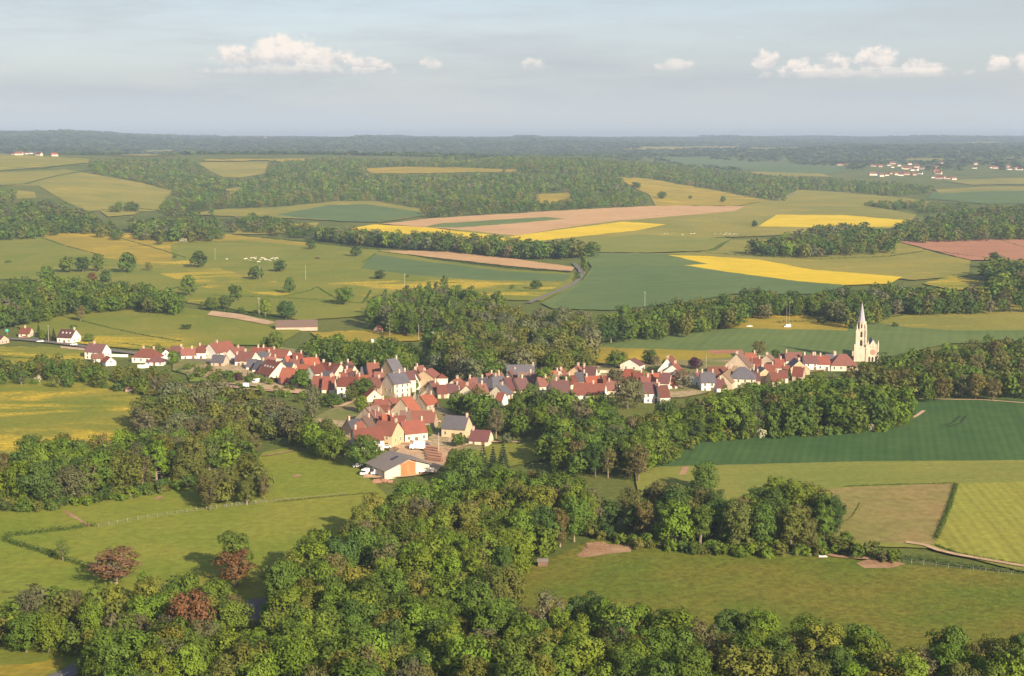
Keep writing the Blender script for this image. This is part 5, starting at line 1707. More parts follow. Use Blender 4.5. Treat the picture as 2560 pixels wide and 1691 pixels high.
# sawmill: wide low sheet roof, red edged gable with an orange plank front
def sawmill():
    (x, y, z) = at_px([1022.0, 975.0], [1147.0, 1128.0], 7.0)
    A, B = Vector((x[0], y[0], 0)), Vector((x[1], y[1], 0))
    d = (B - A)
    L = d.length
    ang = math.atan2(d.y, d.x)
    m = (A + B) / 2
    o = empty('sawmill', (m.x, m.y, float(ground_h(m.x, m.y))), ang)
    tag(o, 'wide sawmill shed with grey sheet roof and orange plank front', 'sawmill')
    FOOT.append((m.x, m.y, ang, L / 2 + 2, 11))
    hl = L / 2
    n_ = Matrix.Rotation(ang, 3, 'Z') @ Vector((0, 1, 0))
    sd = 1 if n_.x < 0 else -1            # which side is left in the view
    Wl, Wr, ev = 10.5, 9.0, 3.4
    s = Shape()
    s.prism([(-sd * Wr, -1), (sd * Wl, -1), (sd * Wl, 3.4), (0, 7.0), (-sd * Wr, 4.0)], -hl, hl)
    s.make('wall', plaster('shed_render', (0.58, 0.51, 0.40), (0.48, 0.43, 0.34)), o)
    r = Shape()
    r.prism([(-sd * (Wr + .6), 3.83), (-sd * (Wr + .6), 4.05), (0, 7.25), (sd * (Wl + .6), 3.43), (sd * (Wl + .6), 3.21), (0, 7.03)], -hl - 1.2, hl + .4)
    ro = r.make('roof', ROOFS['fibre'], o)
    sk = Shape()
    sk.box(-hl * .30, -hl * .05, sd * 1.4, sd * 4.6, -0.02, 0.06)
    so = sk.make('roof_light', plain('dark_rooflight', (0.035, 0.033, 0.06), 0.4), ro)
    sl = math.atan2(3.82, Wl + .6)
    so.matrix_local = Matrix.Translation((0, 0, 7.33)) @ Matrix.Rotation(-sl * sd, 4, 'X')

    def planks(w):
        P = w.n('ShaderNodeTexCoord').outputs['Object']
        n1 = w.noise(w.mapping(P, scale=(1, 2.2, 0.15)), 1.0, 4, 0.7)
        c = w.mix(w.smooth(n1, 0.3, 0.7), (0.50, 0.23, 0.095), (0.30, 0.115, 0.05))
        return bsdf(w, c, 0.85, 0.1)
    pl = material('orange_planks', planks)
    f = Shape()
    f.prism([(-sd * 2.9, 0), (sd * 3.6, 0), (sd * 3.6, 4.9), (0, 6.3), (-sd * 2.9, 5.1)], -hl - .08, -hl)
    f.make('plank_front', pl, o)
    e = Shape()
    for (a, b) in (((sd * 3.9, 4.95), (0, 6.62)), ((0, 6.62), (-sd * 3.2, 5.25))):
        e.poly([(-hl - .25, a[0], a[1]), (-hl - .25, b[0], b[1]), (-hl - .25, b[0], b[1] + .45), (-hl - .25, a[0], a[1] + .45)])
        e.poly([(-hl - .12, a[0], a[1]), (-hl - .12, b[0], b[1]), (-hl - .12, b[0], b[1] + .45), (-hl - .12, a[0], a[1] + .45)])
        e.poly([(-hl - .25, a[0], a[1] + .45), (-hl - .25, b[0], b[1] + .45), (-hl - .12, b[0], b[1] + .45), (-hl - .12, a[0], a[1] + .45)])
        e.poly([(-hl - .25, a[0], a[1]), (-hl - .25, b[0], b[1]), (-hl - .12, b[0], b[1]), (-hl - .12, a[0], a[1])])
    e.make('red_edging', plain('red_paint', (0.42, 0.055, 0.04), 0.5), o)
    for i in range(4):
        t = -1.9 + i * 1.3
        p = Shape()
        p.box(-hl - .14, -hl - .081, sd * t - .55, sd * t + .55, 0.4, 3.6)
        p.make('plank_door', pl, o)
    return o


sawmill()


# stone bridge with parapets over the shaded river
def bridge():
    x, y, z = at_px([1018.0, 1070.0], [968.0, 963.0])
    A, B = Vector((x[0], y[0], 0)), Vector((x[1], y[1], 0))
    d = B - A
    L, ang = d.length + 3, math.atan2(d.y, d.x)
    m = (A + B) / 2
    o = empty('stone_bridge', (m.x, m.y, float(ground_h(m.x, m.y))), ang)
    tag(o, 'old stone bridge with a pale parapet beside the mill', 'bridge')
    FOOT.append((m.x, m.y, ang, L / 2, 5))
    s = Shape()
    n = 10
    sec = [(-L / 2, -1), (-L / 2, 3.2), (L / 2, 3.2), (L / 2, -1)]
    arch_ = [(L * .32, -1)] + [(L * .08 + L * .24 * math.cos(math.pi * i / n), -0.2 + 2.5 * math.sin(math.pi * i / n)) for i in range(n + 1)] + [(-L * .16, -1)]
    s.prism(sec + list(reversed(arch_)), -3.2, 3.2)
    s.v = [(b, a, c) for a, b, c in s.v]
    s.make('deck', WALLS['stone'], o)
    for sg in (-1, 1):
        p = Shape()
        p.box(-L / 2, L / 2, sg * 3.2 - .2, sg * 3.2 + .2, 3.202, 4.1)
        p.make('parapet', WALLS['pink'], o)


bridge()


# ------------------------------------------------------------------ far houses: too small for windows
FAR_W = [('pink', 'red'), ('cream', 'rose'), ('cream', 'red'), ('white', 'plum'), ('cream', 'orange')]
FAR = []
for (u, v, n) in ((2098, 414, 1), (2112, 415, 1), (2184, 417, 1), (2200, 418, 1), (2222, 415, 1), (2232, 411, 1), (2230, 420, 1), (2246, 416, 1), (2256, 422, 1), (2264, 424, 1), (2272, 423, 1),
                  (2280, 427, 1), (2288, 427, 1), (2274, 412, 1), (2292, 420, 1), (2304, 424, 1), (2180, 439, 1), (2192, 439, 1), (2202, 442, 1), (2216, 440, 1), (2226, 436, 1), (2240, 438, 1),
                  (2252, 440, 1), (2266, 438, 1), (2284, 439, 1), (2300, 436, 1), (2340, 420, 1), (2340, 431, 1), (2346, 436, 1), (2336, 446, 1), (2346, 448, 1), (2354, 447, 1), (2370, 448, 1),
                  (2384, 450, 1), (2436, 422, 1), (2478, 421, 1), (2488, 422, 1), (2518, 419, 1), (2524, 425, 1), (2540, 425, 1), (2550, 426, 1), (2440, 412, 1), (2354, 410, 1)):
    FAR.append((u, v, 9.5, 'houses of the distant village', 'distant village'))
for (u, v) in ((36, 388), (48, 389), (66, 386), (78, 385), (94, 384), (98, 390), (136, 391)):
    FAR.append((u, v, 9.0, 'farm buildings on the left hilltop', 'left hilltop farm'))
for (u, v) in ((1782, 370), (1800, 371), (1830, 371), (1862, 371), (1880, 370), (1916, 370), (1930, 369), (2040, 372)):
    FAR.append((u, v, 12.0, 'houses on the far plain', 'far plain hamlet'))
for (u, v) in ((572, 342), (582, 342), (596, 345), (606, 345), (640, 345), (660, 346), (682, 346), (706, 347)):
    FAR.append((u, v, 16.0, 'houses on the skyline', 'skyline town'))
_fm = {}


def far_mesh(wk, rk):
    if (wk, rk) not in _fm:
        s = Shape()
        s.prism([(-.4, -.2), (.4, -.2), (.4, .45), (0, .8), (-.4, .45)], -.75, .75)
        r = Shape()
        r.prism([(-.45, .40), (-.45, .46), (0, .86), (.45, .46), (.45, .40), (0, .805)], -.78, .78)
        a, b = s.mesh('wall'), r.mesh('roof')
        a.materials.append(WALLS[wk])
        b.materials.append(ROOFS[rk])
        _fm[(wk, rk)] = (a, b)
    return _fm[(wk, rk)]


fr_ = random.Random(5)
by_place = {}
for q in FAR:
    by_place.setdefault(q[4], []).append(q)
for place, qs in by_place.items():
    for i, (u, v, sz, grp, _) in enumerate(sorted(qs)):
        wk, rk = FAR_W[fr_.randrange(5)]
        x, y, z = at_px([u], [v])
        o = empty('distant_house', (float(x[0]), float(y[0]), float(z[0])), fr_.uniform(-0.7, 0.7))
        sz *= fr_.uniform(0.85, 1.25)
        o.scale = (sz * 1.15, sz, sz)
        a, b = far_mesh(wk, rk)
        link('wall', a, o)
        link('roof', b, o)
        nth = ORD[i] if i < len(ORD) else ORD[len(qs) - 1 - i] + ' from the right,'
        side = 'from the left, ' if i < len(ORD) else ''
        tag(o, f'{WALLWORD[wk]} {ROOFWORD[rk]} house, {nth} {side}in the {place}', 'house', grp)

# ------------------------------------------------------------------ single trees (base point in print pixels, height, width)
SINGLE = [
    (460, 622, 17, 19, 'broadleaf_tree', 'deep', 'broad dark tree standing alone in the upper pasture, biggest there'),
    (372, 569, 11, 10, 'broadleaf_tree', 'yellow', 'pale rounded tree on the golden upper meadow'),
    (594, 650, 13, 16, 'broadleaf_tree', 'deep', 'low broad tree just below the cattle herd'),
    (649, 632, 12, 15, 'broadleaf_tree', 'deep', 'dark tree touching the right end of the cattle herd'),
    (671, 682, 14, 11, 'broadleaf_tree', 'deep', 'upright oval tree in the mid pasture with a clear shadow'),
    (797, 708, 14, 18, 'broadleaf_tree', 'mid', 'broad tree near the poplar stand, at a field hedge'),
    (722, 580, 12, 13, 'broadleaf_tree', 'deep', 'round tree on the hedge above the cattle herd'),
    (826, 597, 13, 14, 'broadleaf_tree', 'deep', 'round tree left of the narrow ploughed strip'),
    (881, 649, 9, 13, 'broadleaf_tree', 'deep', 'squat clipped tree below the narrow ploughed strip'),
    (1243, 673, 9, 11, 'broadleaf_tree', 'mid', 'small round tree beside the country lane bend'),
    (1187, 672, 4.5, 5, 'bush', 'mid', 'lone bush on the hedge left of the lane bend'),
    (1019, 586, 12, 11, 'broadleaf_tree', 'mid', 'tree at the edge of the narrow ploughed strip'),
    (1749, 528, 10, 10, 'broadleaf_tree', 'deep', 'lone round tree at the left tip of the far rapeseed'),
    (155, 634, 16, 18, 'broadleaf_tree', 'mid', 'first broad tree of the five above the left wood'),
    (192, 633, 16, 16, 'broadleaf_tree', 'deep', 'second broad tree of the five above the left wood'),
    (229, 632, 19, 14, 'tall_tree', 'mid', 'tallest pointed tree of the five above the left wood'),
    (295, 634, 20, 20, 'broadleaf_tree', 'mid', 'biggest round tree of the five above the left wood'),
    (345, 630, 10, 10, 'budding_tree', 'olive', 'thin tree ending the five above the left wood'),
    (108, 658, 16, 16, 'broadleaf_tree', 'mid', 'round tree in front of the five, over the left wood'),
    (245, 657, 12, 14, 'broadleaf_tree', 'deep', 'low round tree just below the five above the left wood'),
    (213, 655, 9, 10, 'broadleaf_tree', 'rust', 'rusty round tree beneath the five broad trees'),
    (437, 688, 18, 15, 'broadleaf_tree', 'mid', 'tall tree at the right end of the left wood'),
    (546, 703, 15, 12, 'tall_tree', 'mid', 'pointed tree along the pasture hedge behind the farm track'),
    (522, 718, 11, 11, 'broadleaf_tree', 'deep', 'round tree left of the pointed hedge tree'),
    (490, 720, 10, 13, 'broadleaf_tree', 'mid', 'wide low tree two left of the pointed hedge tree'),
    (615, 733, 13, 11, 'broadleaf_tree', 'fresh', 'bright tree with a white pole before it, by the long shed'),
    (663, 740, 13, 17, 'broadleaf_tree', 'deep', 'dark broad tree directly behind the long grey shed'),
    (187, 747, 12, 11, 'budding_tree', 'brown', 'brownish small tree on the hedge below the left wood'),
    (432, 766, 4, 9, 'bush', 'deep', 'lone dark bush in the buttercup meadow'),
    (146, 1304, 7.5, 5.5, 'budding_tree', 'mid', 'little ragged tree on the angled hedge of the near pasture'),
    (268, 1358, 11.5, 20, 'budding_tree', 'rust', 'wide rust coloured bare tree at the pasture edge'),
    (548, 1345, 15, 13, 'tall_tree', 'mid', 'pointed green tree right of the pasture puddle'),
    (548, 1365, 12, 14, 'budding_tree', 'rust', 'rusty tree in front of the pointed green tree'),
    (448, 1512, 15.5, 14, 'broadleaf_tree', 'rust', 'copper coloured tree among green ones, lower left'),
    (1180, 1548, 8, 8, 'budding_tree', 'purple', 'purple-brown tree amid the bright bottom wood'),
    (1265, 1262, 7, 6, 'broadleaf_tree', 'lime', 'glowing yellow-lime tree at the meadow corner'),
    (1240, 1240, 6, 4.5, 'broadleaf_tree', 'lime', 'smaller yellow-lime tree above the glowing one'),
    (1633, 1142, 11.5, 11, 'broadleaf_tree', 'mid', 'round dark tree sticking out above the right wood'),
    (1480, 1118, 15, 12, 'budding_tree', 'brown', 'tall brown thin tree with bare trunk at the barley corner'),
    (1355, 636, 20, 9, 'tall_tree', 'mid', 'tall tree at the right bank of the country lane'),
    (1340, 650, 7, 6, 'bush', 'mid', 'bush on the inside of the lane bend'),
    (2305, 622, 16, 15, 'broadleaf_tree', 'deep', 'dark round tree above the right picture edge wood'),
    (1475, 438, 14, 26, 'broadleaf_tree', 'mid', 'wide clump tree on the golden hillside'),
    (1535, 462, 14, 22, 'broadleaf_tree', 'mid', 'clump tree lower on the golden hillside'),
    (1805, 0, 0, 0, None, None, None),
    (1676, 470, 12, 13, 'broadleaf_tree', 'mid', 'small round tree near the right end of the golden hillside'),
    (703, 905, 11, 13.5, 'broadleaf_tree', 'mid', 'perfectly round tree between red roofs at the village green'),
    (1455, 948, 15.5, 17, 'willow_tree', 'dusty', 'big dusty brown tree rising among the red roofs'),
    (1425, 905, 11, 11, 'broadleaf_tree', 'dusty', 'brownish tree behind the big dusty tree'),
    (1585, 905, 12, 13, 'budding_tree', 'grey', 'shaggy grey shrubby tree beside the white cube house'),
    (365, 835, 10, 8, 'broadleaf_tree', 'olive', 'dark garden tree behind the hipped bungalow'),
    (402, 846, 8, 8.5, 'broadleaf_tree', 'fresh', 'bright round tree at the drive of the white houses'),
    (1505, 846, 9, 10, 'broadleaf_tree', 'deep', 'dark tree behind the bright white bungalow'),
    (1520, 850, 7, 7, 'budding_tree', 'dusty', 'dusty shrub tree right of the bright white bungalow'),
    (1430, 856, 11, 14, 'broadleaf_tree', 'mid', 'wide tree left of the bright white bungalow'),
    (1610, 858, 7, 9, 'broadleaf_tree', 'purple', 'dark purple tree behind the upper white row'),
    (1545, 858, 6, 6, 'bush', 'mid', 'bush between the two white gables at the field edge'),
    (1760, 835, 12, 10, 'budding_tree', 'brown', 'bare brown tree before the green wheat, over the roofs'),
    (1797, 838, 7, 6, 'broadleaf_tree', 'deep', 'small dark tree behind the white row'),
    (1822, 885, 7, 6, 'broadleaf_tree', 'deep', 'dark green tree in front of the red roofs near the white row'),
    (1550, 892, 4.5, 4, 'broadleaf_tree', 'spruce', 'small black-green conifer before the wide white gable'),
    (1260, 905, 12, 13, 'broadleaf_tree', 'mid', 'big dark tree hiding the plum roofs, mid village'),
    (775, 1072, 13, 15, 'broadleaf_tree', 'mid', 'dark leafy tree left of the sawmill roof'),
    (845, 1088, 13, 15, 'broadleaf_tree', 'mid', 'round tree pressed against the left side of the sawmill'),
    (707, 1040, 10, 9, 'broadleaf_tree', 'fresh', 'bright egg shaped tree at the river bend'),
    (735, 1036, 5, 6, 'bush', 'dusty', 'grey-brown bush beside the bright egg shaped tree'),
    (772, 1038, 6, 7, 'bush', 'olive', 'olive bush left of the white farmhouse'),
    (752, 1030, 7, 6, 'broadleaf_tree', 'purple', 'dark purple shrub tree by the river bend'),
    (845, 925, 11, 12, 'broadleaf_tree', 'deep', 'dark tree in front of the white two storey house'),
    (815, 935, 9, 9, 'broadleaf_tree', 'olive', 'olive tree beside the dark riverside tree'),
    (765, 945, 7, 11, 'broadleaf_tree', 'mid', 'low round tree on the village green slope'),
    (838, 960, 9, 8, 'broadleaf_tree', 'fresh', 'fresh green tree by the path under the mill'),
    (725, 968, 15, 9, 'willow_tree', 'grey', 'tall grey willow before the shaded river'),
    (1052, 1100, 10, 8, 'broadleaf_tree', 'mid', 'tree beside the log piles'),
    (1065, 1038, 6, 7, 'bush', 'mid', 'round garden bush left of the plum roofed bungalow'),
    (1175, 1030, 5, 6, 'bush', 'grey', 'silvery bush right of the plum roofed bungalow'),
    (1180, 1000, 12, 7, 'spruce_tree', 'spruce', 'dark fir in the garden behind the plum roofed bungalow'),
    (988, 1018, 6, 7, 'bush', 'mid', 'bush in front of the cream house with arched doors'),
    (962, 1002, 5, 5, 'bush', 'brown', 'reddish bush at the corner of the cream house'),
    (962, 905, 5, 5.5, 'bush', 'mid', 'dark bush at the foot of the old mill'),
    (905, 908, 5, 6, 'bush', 'olive', 'bush left of the foot of the old mill'),
    (1120, 1108, 13, 8, 'spruce_tree', 'spruce', 'left black spruce of the three below the sawmill'),
    (1143, 1106, 12, 7, 'spruce_tree', 'spruce', 'middle black spruce of the three below the sawmill'),
    (1166, 1100, 13, 7.5, 'spruce_tree', 'spruce', 'right black spruce of the three below the sawmill'),
    (575, 886, 6, 3, 'spruce_tree', 'deep', 'slim cypress in front of the stepped party wall'),
    (592, 888, 5, 2.6, 'spruce_tree', 'olive', 'second slim cypress, browner, by the stepped party wall'),
    (552, 885, 4.5, 5.5, 'bush', 'purple', 'purple bush by the garden wall path'),
    (550, 876, 3.4, 4.6, 'bush', 'lime', 'lime yellow shrub against the pinkish gable'),
    (452, 874, 7.5, 3.4, 'spruce_tree', 'dusty', 'brown spruce in front of the long white house'),
    (472, 875, 6.8, 3.2, 'spruce_tree', 'olive', 'olive spruce in front of the long white house'),
    (497, 880, 4, 8, 'bush', 'mid', 'hedge-like bush below the long white house'),
    (530, 882, 5.5, 9, 'bush', 'mid', 'large bush left of the lime shrub'),
    (90, 782, 9, 4.5, 'spruce_tree', 'spruce', 'pointed spruce by the roadside bungalow'),
    (98, 790, 7, 7, 'broadleaf_tree', 'fresh', 'bright tree between spruces at the roadside'),
    (113, 790, 9, 5.5, 'spruce_tree', 'dusty', 'brownish spruce behind the roadside pole'),
    (125, 790, 8, 5, 'spruce_tree', 'spruce', 'dark spruce right of the roadside pole'),
    (15, 755, 20, 16, 'poplar_tree', 'grey', 'tall grey poplar cut by the left picture edge'),
    (35, 758, 19, 12, 'poplar_tree', 'dusty', 'dusty poplar second from the left picture edge'),
    (205, 795, 6, 8, 'broadleaf_tree', 'mid', 'tree right of the white house with three skylights'),
    (1310, 905, 8, 8, 'broadleaf_tree', 'deep', 'tree in front of the broad plum roof'),
    (1062, 962, 11, 12, 'broadleaf_tree', 'mid', 'leafy tree left of the riverside cream gable'),
    (470, 712, 4, 5, 'bush', 'mid', 'bush left on the hedge under the upper left wood tip'),
    (560, 728, 5, 6, 'bush', 'deep', 'bush on the farm track hedge, left of the bright hedge tree'),
    (592, 731, 4, 5, 'bush', 'mid', 'bush on the farm track hedge, beside the bright hedge tree'),
    (735, 603, 3, 6, 'bush', 'rust', 'low rusty thicket right of the cattle herd'),
    (945, 645, 3.4, 4, 'bush', 'mid', 'small bush on the thin hedge of the pasture'),
    (1095, 672, 3.5, 4, 'bush', 'mid', 'small bush in the buttercup strip left of the lane'),
    (405, 600, 4, 5, 'bush', 'olive', 'bush on the golden slope left of the broad dark tree'),
    (20, 612, 4, 8, 'bush', 'mid', 'bush at the left edge of the upper pasture'),
    (170, 770, 5, 6, 'broadleaf_tree', 'mid', 'small tree behind the white house with three skylights'),
    (1600, 462, 7, 9, 'broadleaf_tree', 'mid', 'small clump on the golden hillside between two trees'),
    (1905, 752, 5, 8, 'bush', 'mid', 'bushy thicket beside the golden meadow thicket'),
    (1975, 765, 4, 6, 'bush', 'deep', 'dark bush in the green wheat left of the spire'),
    (2075, 760, 3.5, 6, 'bush', 'deep', 'dark lone bush in the green wheat right of the spire'),
    (1110, 934, 9, 9, 'budding_tree', 'olive', 'flecked thin tree hiding the white gables at the river'),
]
for (a, b, h, w, kind, tn, lab) in SINGLE:
    if not kind:
        continue
    x, y, z = at_px([a * K], [b * K])
    rng = np.random.default_rng(int(a * 7 + b))
    plant_tree(kind, float(x[0]), float(y[0]), h, w, shade(rng, tn), float(rng.uniform(0, 6.28)), lab, None, int(rng.integers(0, 50)))

# ------------------------------------------------------------------ woods: the largest as trees, the rest as one leafy mass
def off_houses(x, y, r):
    for (cx, cy_, a, hl, hw) in FOOT:
        dx, dy = x - cx, y - cy_
        lx = dx * math.cos(a) + dy * math.sin(a)
        ly = -dx * math.sin(a) + dy * math.cos(a)
        if abs(lx) < hl + r and abs(ly) < hw + r:
            return False
    return True


SHOW += [(1075, 1124, 600), (1084, 1140, 600), (1095, 1150, 600), (1046, 1122, 600), (1064, 1186, 560), (2155, 890, 860), (2172, 892, 860)]
SHOW = np.array(SHOW)


def hides_roof(x, y, h, w):
    g = float(ground_h(x, y))
    u, v = to_px(x, y, g + 0.55 * h)
    k = FPX / math.hypot(x, y)
    e = ((SHOW[:, 0] - u) / (0.46 * w * k)) ** 2 + ((SHOW[:, 1] - v) / (0.47 * h * k)) ** 2
    return bool(((e < 1) & (SHOW[:, 2] > y + 1)).any())


all_trees = [t for t in all_trees if off_houses(t[1], t[2], 2.2) and not hides_roof(t[1], t[2], t[3], t[4])]
BUDGET = {'broadleaf_tree': 225, 'tall_tree': 300, 'budding_tree': 200, 'willow_tree': 150, 'poplar_tree': 60, 'bush': 240}
by_kind = {}
for i, t in enumerate(all_trees):
    uu_, vv_ = to_px(t[1], t[2], float(ground_h(t[1], t[2])) + t[3] * 0.6)
    if not (-35 < uu_ < 2595 and vv_ < 1740):
        continue
    by_kind.setdefault(t[0], []).append((-(t[3] * t[4]) / (t[1] ** 2 + t[2] ** 2), i))
single_ids = set()
for k, L_ in by_kind.items():
    single_ids |= {i for _, i in sorted(L_)[:BUDGET.get(k, 60)]}
chosen = {}
for i in single_ids:
    chosen.setdefault(all_trees[i][7], []).append(all_trees[i])
ROWWORD = ['front row', 'second row', 'third row', 'fourth row', 'fifth row', 'sixth row', 'seventh row', 'eighth row', 'ninth row', 'tenth row', 'eleventh row', 'twelfth row', 'thirteenth row', 'fourteenth row', 'fifteenth row']
for wi, ts in chosen.items():
    phrase = WOODS[wi][0]
    ts.sort(key=lambda t: t[2])
    nrow = max(1, min(len(ROWWORD), round(len(ts) / 22)))
    per = math.ceil(len(ts) / nrow)
    for ri in range(nrow):
        row = sorted(ts[ri * per:(ri + 1) * per], key=lambda t: t[1] / t[2])
        for ci, (kind, x, y, h, w, tn, tint, _, var, rz) in enumerate(row):
            lab = f'{COLWORD[tn]} {KINDWORD[kind]}, {ORD[min(ci, 29)]} from left, {ROWWORD[ri] if nrow > 1 else "in"} {"of " if nrow > 1 else ""}{phrase}'
            lab = ' '.join(lab.split()[:16])
            plant_tree(kind, x, y, h, w, tint, rz, lab, 'trees of ' + phrase, var)


def mass(name, items, n, rel, seed):
    """items: kind, x, y, h, w, tint"""
    rng = np.random.default_rng(seed)
    V, C = [], []
    for (kind, x, y, h, w, tint) in items:
        T = mass_template(kind, n, rel)[int(rng.integers(0, 6))]
        a = rng.uniform(0, 2 * math.pi)
        c, s = math.cos(a), math.sin(a)
        q = np.empty_like(T)
        q[:, 0] = (T[:, 0] * c - T[:, 1] * s) * w + x
        q[:, 1] = (T[:, 0] * s + T[:, 1] * c) * w + y
        q[:, 2] = T[:, 2] * h + float(ground_h(x, y)) - 0.2
        V.append(q)
        C.append(np.repeat(np.array([[*tint, 1.0]]), len(q), 0))
    if not V:
        return
    V, C = np.concatenate(V), np.concatenate(C)
    me = np_mesh(name, V, np.arange(len(V)).reshape(-1, 4))
    at = me.color_attributes.new('tint', 'FLOAT_COLOR', 'POINT')
    at.data.foreach_set('color', C.astype(np.float32).ravel())
    o = link(name, me, None, M_LEAFMASS)
    tag(o, kind='stuff')
    return o


rest = [t for i, t in enumerate(all_trees) if i not in single_ids]
mass('woodland', [(t[0], t[1], t[2], t[3], t[4], t[6]) for t in rest], 420, 0.075, 1)

FARPX = np.array([(q[0], q[1] - 3.0) for q in FAR if q[1] > 360])


def hides_far(x, y, h, w):
    g = float(ground_h(x, y))
    if y < 2500 or y > 6000:
        return False
    u, v = to_px(x, y, g + 0.5 * h)
    k = FPX / y
    return bool((((FARPX[:, 0] - u) / (0.5 * w * k + 2.5)) ** 2 + ((FARPX[:, 1] - v) / (0.5 * h * k + 1.5)) ** 2 < 1).any())


items = []
FT = {'mid': 4, 'deep': 3, 'olive': 2.4, 'fresh': 0.7, 'dusty': 0.6, 'grey': 0.8, 'white': 0.06}
for fi, (poly, Ht, sp, kd) in enumerate(FARWOODS):
    X, Y, rng = scatter(D(poly), Ht, sp, 900 + fi, kd, near=((0.70, 0.10) if fi == 0 else (0.74, 0.34)) if kd < 1.9 else False)
    u, v = to_px(X, Y, ground_h(X, Y))
    k = clear(u, v) if kd >= 2 else np.ones(len(X), bool)
    for x, y in zip(X[k], Y[k]):
        tn = pick(rng, FT)
        h = Ht * rng.uniform(0.7, 1.25)
        if tn == 'white':
            h *= 0.4
        if hides_far(x, y, h, 12):
            continue
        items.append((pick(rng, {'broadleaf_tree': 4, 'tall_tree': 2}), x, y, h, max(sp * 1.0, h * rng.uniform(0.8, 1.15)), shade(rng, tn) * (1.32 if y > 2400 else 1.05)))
near_i = [t for t in items if t[2] < 2700]
far_i = [t for t in items if t[2] >= 2700]
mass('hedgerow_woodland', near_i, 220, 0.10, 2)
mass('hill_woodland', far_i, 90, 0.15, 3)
items = []
rng = np.random.default_rng(77)
d = 4700.0
while d < 16000:
    step = 26 + (d - 4700) * 0.0045
    half = (1500 / FPX) * d
    n = int(2 * half / (step * 0.95))
    xs = np.linspace(-half, half, n) + rng.uniform(-0.5, 0.5, n) * step
    ys = d + rng.uniform(-0.5, 0.5, n) * 60
    u, v = to_px(xs, ys, ground_h(xs, ys))
    k = clear(u, v)
    # open plain on the right keeps some meadow between the woods
    for x, y, uu in zip(xs[k], ys[k], u[k]):
        if uu > 1500 and y < 6400 and rng.random() < 0.55:
            continue
        h = rng.uniform(9, 15) * (2.0 if y > 9500 and math.sin(x / 310) + math.sin(x / 170 + 1.3) > 1.15 else 1.0)
        if hides_far(x, y, h, step):
            continue
        items.append(('broadleaf_tree', x, y, h, step * rng.uniform(0.9, 1.5), shade(rng, pick(rng, {'mid': 4, 'deep': 5, 'olive': 1})) * 0.85))
    d += 70 + (d - 4700) * 0.006
mass('distant_forest', items, 24, 0.27, 4)
# ------------------------------------------------------------------ hedges
def hedge(px, hgt, wid, tint, label, group='field hedges', native=False, gap=0.0):
    pts = px if native else D(px)
    u = [p[0] for p in pts]
    v = [p[1] for p in pts]
    x, y, z = at_px(u, v)
    d = float(np.hypot(x, y).mean())
    P = resample(np.stack([x, y], -1), 1.0)
    rng = np.random.default_rng(int(abs(u[0] * 13 + v[0] * 7)))
    L = len(P)
    per = 26 if d < 700 else 12 if d < 1300 else 6
    size = 0.30 if d < 700 else 0.45 if d < 1300 else 0.75
    n = L * per
    t = rng.uniform(0, L - 1, n)
    if gap:
        ph = np.interp(t, np.arange(L), rng.uniform(0, 1, L))
        t = t[ph > gap]
        n = len(t)
    i = np.clip(t.astype(int), 0, L - 2)
    c = P[i] + (P[i + 1] - P[i]) * (t - i)[:, None]
    hh = hgt * (0.72 + 0.5 * np.interp(t, np.arange(L), np.convolve(rng.uniform(0, 1, L), np.ones(5) / 5, 'same')))
    a = rng.normal(size=(n, 3))
    a /= np.linalg.norm(a, axis=1)[:, None]
    a[:, 2] = np.abs(a[:, 2])
    pos = np.column_stack([c, ground_h(c[:, 0], c[:, 1])]) + a * np.column_stack([np.full(n, wid / 2), np.full(n, wid / 2), hh * 0.9]) * rng.uniform(0.6, 1.0, n)[:, None]
    pos[:, 2] += 0.25
    nr = a + rng.normal(size=(n, 3)) * 0.4
    nr /= np.linalg.norm(nr, axis=1)[:, None]
    V = leaf_quads(rng, pos, nr, np.full(n, size))
    me = np_mesh('hedge', V, np.arange(len(V)).reshape(-1, 4))
    o = link('hedge', me, None, M_LEAF)
    c_ = np.array(GREENS[tint]) * rng.uniform(0.85, 1.1)
    o.color = (*c_, 1)
    tag(o, label, 'hedge', group)
    return o


